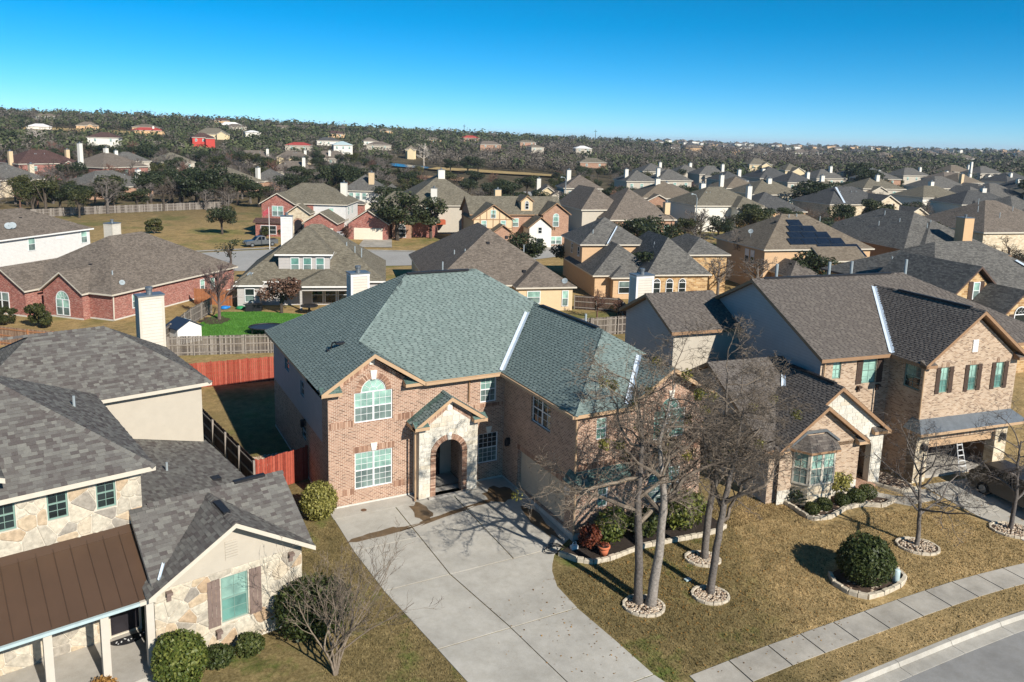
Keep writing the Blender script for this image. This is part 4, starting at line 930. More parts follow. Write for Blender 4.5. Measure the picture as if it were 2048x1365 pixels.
def np_mesh(name,parts,mat):
    V=np.concatenate([p[0] for p in parts]); off=0; F=[]; T=[]
    for v,f,t in parts: F.append(f+off); T.append(t); off+=len(v)
    F=np.concatenate(F); T=np.concatenate(T); k=F.shape[1]
    me=bpy.data.meshes.new(name); me.vertices.add(len(V)); me.vertices.foreach_set('co',V.astype(np.float32).ravel()); me.loops.add(F.size); me.loops.foreach_set('vertex_index',F.astype(np.int32).ravel())
    me.polygons.add(len(F)); me.polygons.foreach_set('loop_start',(np.arange(len(F))*k).astype(np.int32)); me.polygons.foreach_set('loop_total',np.full(len(F),k,np.int32)); me.update(calc_edges=True)
    a=me.attributes.new('tone','FLOAT','FACE'); a.data.foreach_set('value',T.astype(np.float32))
    for m in ([mat] if isinstance(mat,str) else mat): me.materials.append(MATS[m])
    return me
def leafmat(n,stops,trans=.25,rough=.5):
    m,t,b=newmat(n); b.inputs['Roughness'].default_value=rough; b.inputs['Specular IOR Level'].default_value=.3
    a=nd(t,'Attribute'); a.attribute_name='tone'; oi=nd(t,'ObjectInfo')
    c=ramp(t,a.outputs['Fac'],stops); c=mul(t,c,ramp(t,oi.outputs['Random'],[(0,(.75,.78,.72)),(.5,(1,1,1)),(1,(1.2,1.12,1.05))])); t.links.new(c,b.inputs['Base Color'])
    tr=nd(t,'BsdfTranslucent'); t.links.new(c,tr.inputs[0]); mx=nd(t,'MixShader'); mx.inputs[0].default_value=trans
    t.links.new(b.outputs[0],mx.inputs[1]); t.links.new(tr.outputs[0],mx.inputs[2]); t.links.new(mx.outputs[0],t.nodes['Material Output'].inputs[0])
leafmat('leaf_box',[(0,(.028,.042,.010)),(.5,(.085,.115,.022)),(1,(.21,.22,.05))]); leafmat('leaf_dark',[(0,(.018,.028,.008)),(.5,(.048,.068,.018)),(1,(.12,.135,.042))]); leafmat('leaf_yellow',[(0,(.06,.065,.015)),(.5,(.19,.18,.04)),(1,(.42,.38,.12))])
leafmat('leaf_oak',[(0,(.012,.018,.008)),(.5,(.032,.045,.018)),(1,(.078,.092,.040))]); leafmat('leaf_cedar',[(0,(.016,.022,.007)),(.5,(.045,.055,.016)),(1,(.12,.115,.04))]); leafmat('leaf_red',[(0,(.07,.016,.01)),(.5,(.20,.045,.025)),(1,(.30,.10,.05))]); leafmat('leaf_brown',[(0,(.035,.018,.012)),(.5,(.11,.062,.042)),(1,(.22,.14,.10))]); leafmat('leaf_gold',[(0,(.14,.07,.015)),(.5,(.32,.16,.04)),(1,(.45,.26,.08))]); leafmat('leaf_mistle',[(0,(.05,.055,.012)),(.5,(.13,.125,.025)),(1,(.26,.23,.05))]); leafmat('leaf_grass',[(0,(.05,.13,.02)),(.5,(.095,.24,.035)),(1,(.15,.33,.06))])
def bark(n,c,sc=6): 
    m,t,b=newmat(n); b.inputs['Roughness'].default_value=.95; b.inputs['Specular IOR Level'].default_value=.1
    co=coord(t,'Object'); f=noise(t,co,sc,6,.75); oi=nd(t,'ObjectInfo')
    cc=ramp(t,f,[(.3,g2(c,.5)),(.5,c),(.7,g2(c,1.5))]); t.links.new(mul(t,cc,ramp(t,oi.outputs['Random'],[(0,(.75,.72,.72)),(1,(1.15,1.1,1.05))])),b.inputs['Base Color']); bump(t,b,f,.7,.03)
bark('bark_oak',(.29,.265,.23),9); bark('bark_grey',(.15,.135,.12),9); bark('bark_tan',(.20,.165,.125)); bark('bark_twig',(.185,.155,.12),3); bark('bark_dark',(.09,.075,.06)); bark('bark_mauve',(.165,.125,.115),3); bark('bark_white',(.48,.44,.38),3); bark('bark_rust',(.17,.10,.075),3)
def crooked(p,d,L,r0,r1,n,rng,jit=.25,up=.05):
    pts=[Vector(p)]; d=Vector(d).normalized(); rs=[r0]
    for i in range(n):
        d=(d+Vector((rng.gauss(0,jit),rng.gauss(0,jit),rng.gauss(0,jit)*.7+up))).normalized(); pts.append(pts[-1]+d*(L/n)); rs.append(r0+(r1-r0)*(i+1)/n)
    return pts,rs,d
def branch(mb,p,d,L,r,lev,rng,P):
    n=max(2,int(P['seg'][lev])); pts,rs,_=crooked(p,d,L,r,r*P['tip'][lev],n,rng,P['jit'][lev],P['up'][lev])
    mb.tube(pts,rs,P['sides'][lev],0,None,False)
    if lev+1>=len(P['num']): 
        P['ends'].append(pts[-1]); return
    k=P['num'][lev+1]; k=k if isinstance(k,int) else rng.randint(*k)
    for i in range(k):
        f=rng.uniform(P['from'][lev],1.0); x=f*(len(pts)-1); a=min(int(x),len(pts)-2); q=pts[a].lerp(pts[a+1],x-a); dd=(pts[a+1]-pts[a]).normalized()
        ax=dd.cross(Vector((rng.gauss(0,1),rng.gauss(0,1),rng.gauss(0,1)))).normalized(); an=R(rng.uniform(*P['ang'][lev]))
        nd_=(dd*math.cos(an)+ax*math.sin(an)); nd_.z=nd_.z*.8+P['lift'][lev]; rr=max((rs[a]+(rs[a+1]-rs[a])*(x-a))*P['rk'][lev],P['rmin'])
        branch(mb,q,nd_,L*P['lk'][lev]*rng.uniform(.65,1.25)*(1.15-.45*f),rr,lev+1,rng,P)
OAK=dict(seg=[6,7,6,5,3],tip=[.45,.3,.35,.4,.5],jit=[.06,.26,.36,.42,.46],up=[.02,.03,.02,.0,-.02],sides=[8,6,4,3,3],num=[1,9,8,7,5],ang=[(35,75),(30,75),(30,80),(30,85)],lift=[.12,.04,.0,-.03],rk=[.5,.5,.55,.6],lk=[.62,.55,.52,.55],rmin=.008)
OAK['from']=[.52,.25,.2,.15]
def bare_tree(name,label,trunks,par_kw,seed,barkm,twigm,group=None,cat='tree',mistle=0,loc=(0,0,0)):
    rng=random.Random(seed); T=thing(name,label,cat,loc,0,group)
    for (path,rad,Lc,num) in trunks:
        mb=MB(); pts=[Vector(p) for p in path]; n=len(pts); fine=[]; fr=[]
        for i in range(n-1):
            for k in range(4):
                f=k/4; fine.append(pts[i].lerp(pts[i+1],f)+Vector((rng.gauss(0,.015),rng.gauss(0,.015),0))); fr.append(rad[i]+(rad[i+1]-rad[i])*f)
        fine.append(pts[-1]); fr.append(rad[-1]); fr[0]*=1.25; mb.tube(fine,fr,10,0,None,True); mb.build('trunk',barkm,T,True)
        P=dict(par_kw); P['ends']=[]; cr=MB(); st=P.get('start',.5)
        for i in range(num):
            f=st+(1-st)*(i+rng.random())/num; x=f*(len(fine)-1); a=min(int(x),len(fine)-2); q=fine[a].lerp(fine[a+1],x-a); az=i*2.4+rng.uniform(-.5,.5); el=R(rng.uniform(*P.get('el',(2,60))))
            d=Vector((math.cos(az)*math.cos(el),math.sin(az)*math.cos(el),math.sin(el)))+Vector(P.get('bias',(0,0,0)))
            branch(cr,q,d,Lc*rng.uniform(.7,1.15)*(1.15-.4*(f-st)/(1-st)),max(fr[a]*.68,.03),1,rng,P)
        cr.build('crown',twigm,T,False)
        for i in range(mistle):
            c=rng.choice(P['ends']); v=leaf_cloud(rng.randint(60,150),[(c-Vector((0,0,.1)),(.26,.26,.24),1)],.055,rng,.2); link('mistletoe',np_mesh('mistletoe',[v],'leaf_mistle'),T)
    return T
def z_(x,y): return zg(x,y)
def oak(name,label,base,path,rad,Lc,nlimb,seed,mistle=6,bias=(0,0,0),start=.37,barkm='bark_oak',twigm='bark_twig',**kw):
    P=dict(OAK); P['start']=start; P['bias']=bias; P.update(kw); b=(base[0],base[1],zg(*base))
    return bare_tree(name,label,[(path,rad,Lc,nlimb)],P,seed,barkm,twigm,mistle=mistle,loc=b)
oak('oak_tree','dark straight-trunked bare oak, left of the pair sharing one stone ring',(9.32,-12.2),[(0,0,-.2),(-.08,.05,2.2),(-.25,.1,4.4),(.0,.35,6.8),(-.6,.1,9.2)],[.19,.16,.13,.08,.02],3.4,12,21,10,barkm='bark_grey')
oak('oak_tree','pale leaning bare oak, right of the pair sharing one stone ring',(9.64,-12.5),[(0,0,-.2),(.28,-.05,2.2),(.5,.1,4.4),(.25,.35,6.8),(.8,.2,9.2)],[.22,.18,.14,.08,.02],3.5,12,22,10)
oak('oak_tree','bare oak rising from the stone ring nearest the brick house',(14.04,-10.72),[(0,0,-.2),(.1,.0,2.2),(.3,-.1,4.2),(.8,.15,6.4),(.5,-.1,8.6)],[.17,.15,.12,.07,.02],3.2,12,23,5,bias=(.15,.1,0),barkm='bark_grey')
oak('oak_tree','bare oak in the single-trunk stone ring between the stone-ringed pair and round bush',(12.52,-12.86),[(0,0,-.2),(.15,0,2.0),(.5,.1,3.9),(1.2,.35,6.0),(1.3,.2,8.4)],[.17,.15,.13,.07,.02],3.4,12,24,7,bias=(.3,.1,0),barkm='bark_grey')
SM=dict(OAK); 
oak('young_tree','small bare tree in a gravel ring on the golden lawn, beyond the round bush',(24.2,-13.97),[(0,0,-.2),(.05,0,1.0),(-.1,0,1.9),(-.15,.1,3.4),(-.1,.1,4.6)],[.12,.10,.085,.06,.03],2.7,11,25,0,start=.38,barkm='bark_grey',twigm='bark_grey',num=[1,9,7,5,3],el=(15,50))
oak('young_tree','small bare tree in a gravel ring beside the dark parked vehicle',(30.16,-14.9),[(0,0,-.2),(.0,0,1.0),(.05,0,2.0),(0,.1,3.4),(0,.1,4.6)],[.12,.10,.085,.06,.03],3.0,11,26,0,start=.38,barkm='bark_grey',twigm='bark_grey',num=[1,9,7,5,3],el=(15,50))
CR=dict(OAK); CR.update(seg=[4,7,5,4,3],jit=[.05,.09,.16,.2,.25],up=[.05,.05,.06,.05,.0],lift=[.25,.3,.25,.1],ang=[(15,40),(18,42),(20,45),(20,50)],num=[1,7,5,4,3],rmin=.0062,lk=[.7,.55,.55,.5]); CR['from']=[.3,.25,.2,.2]
bare_tree('crape_myrtle','leafless tan crape myrtle spreading in front of the stone gable',[([(0,0,-.1),(.1*i-.15,.05*i,.5),(.25*i-.4,.1*i-.1,1.3)],[.045,.038,.03],3.0,4) for i in range(5)],dict(CR,el=(35,75),start=.6),31,'bark_tan','bark_tan',loc=(-2.8,-11.2,zg(-2.8,-11.2)))
# ---------------- stone rings, beds, shrubs ----------------
def rocks(name,par,pts,size,rng,mat='pebble',z=None,kind='stuff'):
    V=[];F=[];T=[]; n=0
    base=[(-1,-1,-.2),(1,-1,-.2),(1,1,-.2),(-1,1,-.2),(-.6,-.5,.6),(.6,-.6,.55),(.5,.6,.6),(-.6,.6,.5)]
    for (x,y) in pts:
        s=size*rng.uniform(.5,1.3); a=rng.uniform(0,6.28); zz=(zg(x,y) if z is None else z)+.02
        for p in base: px=p[0]*s*rng.uniform(.7,1.2); py=p[1]*s*rng.uniform(.6,1.1); V.append((x+px*math.cos(a)-py*math.sin(a),y+px*math.sin(a)+py*math.cos(a),zz+p[2]*s*.9))
        for q in ((4,5,6,7),(0,1,5,4),(1,2,6,5),(2,3,7,6),(3,0,4,7)): F.append([k+n for k in q]); T.append(min(1,max(0,rng.gauss(.55,.28))))
        n+=8
    o=link(name,np_mesh(name,[(np.array(V),np.array(F),np.array(T))],mat),par); o['kind']=kind; return o
def edging(par,path,rng,w=.16,h=.17,L=.32,closed=False,mat='limestone_edge'):
    P=[Vector((x,y,0)) for x,y in path]; 
    if closed: P.append(P[0])
    segs=[(P[i],P[i+1]) for i in range(len(P)-1)]; acc=0
    cum=[0]
    for a,b in segs: cum.append(cum[-1]+(b-a).length)
    def at(s):
        for i,(a,b) in enumerate(segs):
            if s<=cum[i+1]+1e-6: return a.lerp(b,(s-cum[i])/max(cum[i+1]-cum[i],1e-6))
        return P[-1]
    s=0
    while s<cum[-1]-.05:
        l=min(L*rng.uniform(.75,1.3),cum[-1]-s); a=at(s+.008); b=at(s+l-.008); d=(b-a)
        if d.length<.03: break
        d.normalize(); nrm=Vector((-d.y,d.x,0)); ww=w*rng.uniform(.85,1.15)*.5; hh=h*rng.uniform(.85,1.1); z0=zg(a.x,a.y)-.1; m=MB()
        q=[a-nrm*ww,b-nrm*ww,b+nrm*ww,a+nrm*ww]; t=[(p.x*.93+(a.x+b.x)*.035,p.y*.93+(a.y+b.y)*.035) for p in q]
        t=[(p.x+((a.x+b.x)/2-p.x)*.14,p.y+((a.y+b.y)/2-p.y)*.14) for p in q]
        m.poly([(x,y,z0+hh+.1) for x,y in t]); 
        for i in range(4): j=(i+1)%4; m.poly([(q[i].x,q[i].y,z0),(q[j].x,q[j].y,z0),(q[j].x,q[j].y,z0+hh+.07),(q[i].x,q[i].y,z0+hh+.07)]); m.poly([(q[i].x,q[i].y,z0+hh+.07),(q[j].x,q[j].y,z0+hh+.07),(*t[j],z0+hh+.1),(*t[i],z0+hh+.1)])
        m.build('edging_stone',mat,par); s+=l
def gravel_patch():
    rg=random.Random(12); pts=[(rg.uniform(-2.5,-.2),rg.uniform(4.6,8.0)) for _ in range(900)]; o=rocks('gravel_strip',None,pts,.07,rg); tag(o,'pale gravel strip inside the red gate fence','gravel')
gravel_patch()
def ring(cx,cy,rx,ry,label,rot=0,seed=1):
    rng=random.Random(seed); T=thing('tree_ring',label,'tree ring',(0,0,0),0,'stone rings round the trees'); path=[]
    for i in range(26): a=2*math.pi*i/26; x=rx*math.cos(a); y=ry*math.sin(a); path.append((cx+x*math.cos(rot)-y*math.sin(rot),cy+x*math.sin(rot)+y*math.cos(rot)))
    edging(T,path,rng,.10,.11,.3,True)
    m=MB(); m.prism([(cx+(p[0]-cx)*.94,cy+(p[1]-cy)*.94) for p in path],zg(cx,cy)-.3,zg(cx,cy)+.05); m.build('bed_soil','mulch',T)
    pts=[]
    for i in range(260): a=rng.uniform(0,6.28); k=rng.random()**.5*.9; pts.append((cx+k*rx*math.cos(a),cy+k*ry*math.sin(a)))
    rocks('gravel',T,pts,.045,rng,z=zg(cx,cy)+.05)
ring(9.4,-12.45,.82,.68,'stone ring with gravel around the two oak trunks nearest the driveway',-.5,1); ring(13.95,-10.75,.78,.6,'stone ring with gravel around the oak nearest the brick house',-.5,2); ring(12.4,-13.0,.76,.62,'stone ring with gravel around the lone oak nearest the sidewalk',-.4,3); ring(24.2,-14.05,.95,.72,'stone ring with gravel around the small tree beyond the round bush',-.6,4); ring(30.1,-15.0,1.0,.75,'stone ring with gravel around the small tree beside the parked vehicle',-.6,5)
def bed(name,label,path,back,rng,gravel,mat='mulch'):
    T=thing(name,label,'garden bed'); edging(T,path,rng,.17,.2,.38); p=path+back
    if area2(p)<0: p=p[::-1]
    m=MB(); vv=[Vector((x,y,0)) for x,y in p]
    for t in tessellate_polygon([vv]):
        q=[p[i] for i in t]
        if area2(q)<0: q.reverse()
        m.poly([(x,y,zg(x,y)+.06) for x,y in q])
    m.build('bed_soil',mat,T)
    if gravel:
        xs=[q[0] for q in p]; ys=[q[1] for q in p]; pts=[]
        def inside(x,y):
            c=False
            for i in range(len(p)):
                a=p[i]; b=p[i-1]
                if (a[1]>y)!=(b[1]>y) and x<(b[0]-a[0])*(y-a[1])/(b[1]-a[1])+a[0]: c=not c
            return c
        while len(pts)<gravel:
            x=rng.uniform(min(xs),max(xs)); y=rng.uniform(min(ys),max(ys))
            if inside(x,y): pts.append((x,y))
        rocks('gravel',T,pts,.075,rng)
    return T
rng=random.Random(5)
bed('garden_bed','dark mulch bed with stone edging along the brick house front',[(8.2,-7.85),(8.66,-8.6),(9.28,-9.05),(10.08,-9.1),(11.19,-8.95),(12.14,-8.85),(13.23,-8.95),(14.85,-9.15),(16.36,-9.2),(16.9,-9.0)],[(16.9,-7.2),(9.45,-7.2)],rng,0,'soil')
bed('garden_bed','gravel bed with curving stone edge before the pale brick house',[(21.5,-7.6),(21.45,-9.26),(21.35,-10.2),(22.48,-10.45),(22.99,-10.33),(24.05,-10.07),(25.24,-10.2),(26.07,-10.75),(27.31,-10.5)],[(26.0,-9.3),(26.3,-8.1),(21.8,-7.6)],rng,900,'mulch')
bed('garden_bed','mulch bed with stone edging around the big round bush',[(18.3,-14.0),(17.9,-14.6),(17.95,-15.3),(18.3,-15.85),(19.3,-15.95),(20.5,-15.85),(21.2,-15.6),(21.5,-14.9),(20.6,-14.0)],[(19.4,-13.8)],rng,160,'mulch')
bed('garden_bed','tan gravel bed beside the entry walk of the pale brick house',[(27.7,-8.4),(28.4,-10.0),(29.6,-10.2)],[(29.85,-9.5),(29.6,-7.4),(27.9,-7.2)],rng,500,'mulch')
def shrub(name,label,c,r,n,size,mat,seed,group=None,lob=6,cat='shrub',shell=.8,stem=True,z=None):
    rng=random.Random(seed); T=thing(name,label,cat,(c[0],c[1],zg(*c) if z is None else z),0,group)
    L=[((0,0,r[2]),(r[0],r[1],r[2]),6)]
    for i in range(lob): a=rng.uniform(0,6.28); e=rng.uniform(-.3,1); L.append(((r[0]*.42*math.cos(a),r[1]*.42*math.sin(a),r[2]*(1+.42*e)),(r[0]*.62,r[1]*.62,r[2]*.6),1.3))
    parts=[leaf_cloud(n,L,size,rng,shell)]
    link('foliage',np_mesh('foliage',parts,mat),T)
    if stem:
        m=MB()
        for i in range(3): m.tube([(rng.gauss(0,.05),rng.gauss(0,.05),-.1),(rng.gauss(0,.2)*r[0],rng.gauss(0,.2)*r[1],r[2]*1.2)],[.03,.012],5)
        m.build('stem','bark_dark',T)
    return T
shrub('round_bush','big round clipped dark green bush in the middle of the front lawns',(19.3,-14.95),(1.2,1.14,1.0),13000,.075,'leaf_dark',41,shell=.84,lob=12)
shrub('round_bush','round yellow-green bush at the left corner of the tan brick house',(-.62,-.55),(.85,.8,.9),7000,.07,'leaf_yellow',42,shell=.86)
T_=Matrix.Rotation(R(11),2)
def LHw(x,y): q=T_@Vector((x,y)); return (-3.11+q.x,-7.74+q.y)
shrub('round_bush','bright yellow-green oval bush beside the porch of the stone house',LHw(-4.78,-1.1),(.82,.8,1.0),9000,.07,'leaf_box',43,shell=.88)
shrub('round_bush','dark rounded shrub at the corner of the stone gable',(-2.95,-8.75),(1.4,1.1,1.1),9000,.09,'leaf_dark',44,shell=.7)
for i,(u,v,lb) in enumerate(((-3.4,-.75,'small clipped green shrub under the stone gable window, nearest the oval bush'),(-2.3,-.75,'small clipped green shrub under the stone gable window, nearer the dark shrub'))): shrub('clipped_shrub',lb,LHw(u,v),(.5,.45,.38),2600,.06,'leaf_dark',45+i,'shrubs under the stone gable')
m_=thing('ornamental_grass','orange autumn-coloured tuft in front of the porch posts','plant',(-9.9,-9.35,zg(-9.9,-9.35))); link('foliage',np_mesh('foliage',[leaf_cloud(1500,[((0,0,.45),(.5,.45,.42),1)],.06,random.Random(50),.2)],'leaf_gold'),m_)
for i,(x,y,r,lb) in enumerate(((21.97,-9.75,.36,'first from the trees'),(22.9,-9.7,.38,'second from the trees'),(24.16,-9.75,.38,'third from the trees'),(25.07,-9.85,.46,'second from the entry walk'),(26.1,-9.75,.46,'nearest the entry walk'))): shrub('clipped_ball_shrub','small dark ball shrub in the gravel bed, '+lb,(x,y),(r,r,r*.85),2400,.045,'leaf_dark',60+i,'ball shrubs in the gravel bed',shell=.9,lob=2)
shrub('leafy_shrub','loose green shrub under the bay window, behind the ball shrubs',(25.0,-8.75),(.85,.6,.75),1800,.10,'leaf_yellow',66,shell=.3)
shrub('leafy_shrub','dark green shrub below the small front windows, behind the clay pot',(10.9,-7.95),(.8,.6,.9),3000,.10,'leaf_box',67,shell=.35); shrub('leafy_shrub','spreading green shrub between the oak trunks against the brick wall',(14.9,-8.2),(1.3,.7,.95),4200,.11,'leaf_box',68,shell=.35); shrub('leafy_shrub','dark low shrub in the mulch bed behind the ringed oak pair',(12.6,-8.1),(.8,.6,.7),2400,.10,'leaf_dark',69,shell=.35); shrub('red_shrub','red-leaved shrub at the garage corner of the tan brick house',(9.75,-7.95),(.55,.5,.62),1800,.07,'leaf_red',70,shell=.3)
shrub('leafy_shrub','grey-green shrub at the tree end of the gravel bed',(22.1,-8.6),(.6,.6,.5),1500,.07,'leaf_oak',71,shell=.4)
P_=thing('flower_pot','terracotta pot of wilted plants on the mulch beside the driveway','pot',(10.0,-8.72,zg(10,-8.72)+.06))
m=MB(); m.tube([(0,0,0),(0,0,.38)],[.16,.25],16); m.tube([(0,0,.36),(0,0,.45)],[.285,.285],16); m.build('pot','terracotta',P_,True); m=MB(); m.tube([(0,0,.44),(0,0,.458)],[.24,.24],14); m.build('potting_soil','soil',P_); link('foliage',np_mesh('foliage',[leaf_cloud(120,[((0,0,.52),(.22,.22,.08),1)],.05,random.Random(1),.1)],'leaf_red'),P_)
m=MB(); m.tube([(0,0,-.1),(0,0,.62),(0,0,.68)],[.15,.15,.11],14); u=tag(m.build('utility_pedestal','gutter_blue',None,True),'pale green utility pedestal beside the big round bush','pedestal'); u.location=(20.5,-15.62,zg(20.5,-15.6))
m=MB(); m.box(-.14,.14,-.09,.09,0,.05); m.tube([(0,0,-.1),(0,0,.05)],.03,6); u=tag(m.build('lawn_marker','gutter_blue'),'tiny teal marker plate lying on the lawn between the oaks','marker'); u.location=(12.25,-11.75,zg(12.25,-11.75)+.03)
m=MB(); pts=[(8.15+.55*math.cos(a)*(1-.03*a),-7.55+.3*math.sin(a),-.3+.012*a) for a in np.linspace(0,15,60)]; m.tube(pts,.02,5); tag(m.build('garden_hose','dark_metal'),'coiled dark hose on the driveway corner by the garage','hose')
m=MB(); m.box(-.16,.16,-.1,.1,0,.18); m.tube([(-.1,0,.18),(-.05,0,.34),(.08,0,.34),(.12,0,.18)],.02,5); u=tag(m.build('watering_can','white_frame'),'small pale watering can in front of the red shrub','watering can'); u.location=(9.05,-7.75,zg(9,-7.7)+.04)
def tufts():
    rr=np.random.RandomState(4); P=[]
    def add(n,x0,x1,y0,y1,ok): 
        x=rr.uniform(x0,x1,n); y=rr.uniform(y0,y1,n); k=ok(x,y); P.append(np.stack([x[k],y[k]],1))
    yf=lambda x:np.interp(x,FX,FY)
    rx=lambda y:np.interp(y,[-17,-13.7,-11.4,-9.9,-8.85,-7.73],[7.5,7.2,6.95,7.0,7.4,8.2])
    circ=[(9.4,-12.45,.85),(13.95,-10.75,.8),(12.4,-13,.78),(24.2,-14.05,.95),(30.1,-15,1.0),(19.5,-14.95,1.75)]
    def ok1(x,y):
        k=(y>-99)&(y<-9.15)&(y>yf(x))&(x>rx(y)+.03)
        for a,b,c in circ: k&=(x-a)**2+(y-b)**2>c*c
        k&=~((x>21.3)&(x<27.6)&(y>-10.8)); k&=~(x>29.4); k&=~((x>25.8)&(y>-11.4)); return k
    add(60000,6.9,30,-18.5,-9.1,ok1); add(9000,16.9,21.4,-9.2,-7,lambda x,y:x>16.95)
    add(9000,8.5,30,-20.5,-17.5,lambda x,y:(y<yf(x)-1.25)&(y>yf(x)-2.5))
    lx=lambda y:np.interp(y,[-17,-13.4,-10.7,-7,-5.3,-3.4,-1],[1.6,1.15,.78,.24,.1,0,-.1])
    add(16000,-3.2,1.6,-15,-1.2,lambda x,y:(x<lx(y)-.02)&~((x<-2.6)&(y>-8)))
    Q=np.concatenate(P); n=len(Q); h=rr.uniform(.035,.085,n); a=rr.uniform(0,6.28,n); w=rr.uniform(.012,.03,n); le=rr.normal(0,.03,(n,2)); z=zg(Q[:,0],Q[:,1])
    z=np.where(Q[:,1]<np.interp(Q[:,0],FX,FY)-1.22,-.78,z)
    A=np.stack([Q[:,0]-w*np.cos(a),Q[:,1]-w*np.sin(a),z-.01],1); B=np.stack([Q[:,0]+w*np.cos(a),Q[:,1]+w*np.sin(a),z-.01],1); C=np.stack([Q[:,0]+le[:,0],Q[:,1]+le[:,1],z+h],1)
    V=np.stack([A,B,C],1).reshape(-1,3); o=link('grass',np_mesh('grass',[(V,np.arange(n*3).reshape(-1,3),rr.rand(n))],'grass_blade'))
    tag(o,'short dormant brown grass of the front lawns','grass',kind='stuff')
tufts()
def litter():
    rg=np.random.RandomState(17); n=2600; cx=rg.choice([9.5,13.5,12.5,24.2,30.1,16],n,p=[.28,.22,.2,.1,.05,.15]); x=cx+rg.normal(0,2.6,n); y=-11.8+rg.normal(0,2.4,n); k=(y<-9.2)&(y>np.interp(x,FX,FY)-2.4)&(x>1)&(x<33); x=x[k];y=y[k];n=len(x); z=zg(x,y)+.05; a=rg.uniform(0,6.28,n); s_=rg.uniform(.02,.045,n); t=np.stack([np.cos(a),np.sin(a),rg.normal(0,.25,n)],1)*s_[:,None]; b=np.stack([-np.sin(a),np.cos(a),rg.normal(0,.25,n)],1)*s_[:,None]*.7; P=np.stack([x,y,z],1)
    tag(link('fallen_leaves',np_mesh('fallen_leaves',[(np.stack([P-t,P-b,P+t,P+b],1).reshape(-1,3),np.arange(n*4).reshape(-1,4),rg.rand(n))],'leaf_gold')),'dry fallen leaves strewn over the front lawns','leaves',kind='stuff')
litter()
# door mat and ladder
m=MB(); q=[(0,0)]+arc(0,0,.62,180,360,16); m.prism([(x,y*.75) for x,y in arc(0,0,.62,180,360,16)],0,.02); dm=m.build('door_mat','dark_metal'); tag(dm,'dark half-round door mat with pale dots at the porch door','door mat'); w=LHw(-5.62,2.15); dm.location=(w[0],w[1],.005); dm.rotation_euler=(0,0,R(11))
for i in range(15):
    rr_=random.Random(i); a=R(rr_.uniform(190,350)); k=rr_.uniform(.15,.55); d=MB(); d.tube([(k*math.cos(a),.75*k*math.sin(a),.02),(k*math.cos(a),.75*k*math.sin(a),.026)],.025,6); d.build('dot','white_frame',dm)
LD=thing('step_ladder','silver step ladder standing open in the garage doorway','ladder',(0,0,0),-8); LD.location=(33.6,-9.7,-.28)
for sx in (-.28,.28):
    for (ya,yb) in ((-.55,0),(.55,0)):
        m=MB(); m.tube([(sx,ya,0),(sx*.6,yb,1.85)],.03,4); m.build('rail','metal_cap' if ya>0 else 'white_frame',LD)
for i in range(6):
    k=(i+.6)/6.5; m=MB(); w=.28-.112*k; m.box(-w,w,-.55*(1-k)-.04,-.55*(1-k)+.04,1.85*k-.015,1.85*k+.015); m.build('step','white_frame',LD)
# ---------------- background houses ----------------
def mass(T,x0,x1,y0,y1,he,p,axis='x',e=('hip','hip'),wallm='stucco_tan',roofm='roof_brown',trim='trim_cream',oh=.4,zb=-.5,z0=0,th=.18):
    polys=hip_polys(x0-oh,x1+oh,y0-oh,y1+oh,z0+he+.12,p,axis,*e); r=slab(T,polys,roofm,trim,th)
    mb=MB(); zt=z0+he
    for a,b in (((x0,y0),(x1,y0)),((x1,y0),(x1,y1)),((x1,y1),(x0,y1)),((x0,y1),(x0,y0))): mb.poly([(*a,z0+zb),(*b,z0+zb),(*b,zt),(*a,zt)])
    if axis=='x':
        h=(y1-y0)/2*p; ym=(y0+y1)/2
        if e[0]=='gable': mb.poly([(x0,y1,zt),(x0,y0,zt),(x0,ym,zt+h)])
        if e[1]=='gable': mb.poly([(x1,y0,zt),(x1,y1,zt),(x1,ym,zt+h)])
    else:
        h=(x1-x0)/2*p; xm=(x0+x1)/2
        if e[0]=='gable': mb.poly([(x0,y0,zt),(x1,y0,zt),(xm,y0,zt+h)])
        if e[1]=='gable': mb.poly([(x1,y1,zt),(x0,y1,zt),(xm,y1,zt+h)])
    mb.build('wall',wallm,T); return r
def wins(T,pl,l,frame='white_frame',up='pane_blind',lo='pane_screen',**kw):
    for (u,z,w,h) in l: window(T,pl,u,u+w,z,z+h,fine=False,d=.07,frame=frame,up=up,lo=lo,fw=.08,**kw)
def gdoor(T,pl,u0,u1,z0,z1,mat='garage_cream'):
    mb=MB(); pbox(mb,pl,u0,u1,z0,z1,0,.05); o=mb.build('garage_door',mat,T)
    for i in range(4):
        m=MB(); pbox(m,pl,u0+.08,u1-.08,z0+.05+i*(z1-z0)/4,z0-.03+(i+1)*(z1-z0)/4,.05,.06); m.build('door_panel',mat,o)
def dish(par,x,y,z,r=.42,az=200,name='satellite_dish'):
    mb=MB(); mb.tube([(x,y,z-.3),(x,y,z+.35)],.03,6); a=R(az); d=Vector((math.cos(a),math.sin(a),.6)).normalized(); c=Vector((x,y,z+.45)); e1=d.cross(Vector((0,0,1))).normalized(); e2=d.cross(e1)
    n=14; rg=[c+(e1*math.cos(6.283*k/n)+e2*math.sin(6.283*k/n))*r+d*.08 for k in range(n)]
    for k in range(n): mb.poly([c,rg[k],rg[(k+1)%n]])
    mb.tube([c,c+d*.35],.02,5); return mb.build(name,'vent_grey',par)
def vents(T,r,l):
    for (x,y,z,k) in l: roof_vent(r,x,y,z,'vent_grey' if k=='pipe' else 'dark_metal',k,h=.8 if k=='pipe' else .5,r=.07)
gz=lambda x,y: zg(x,y)
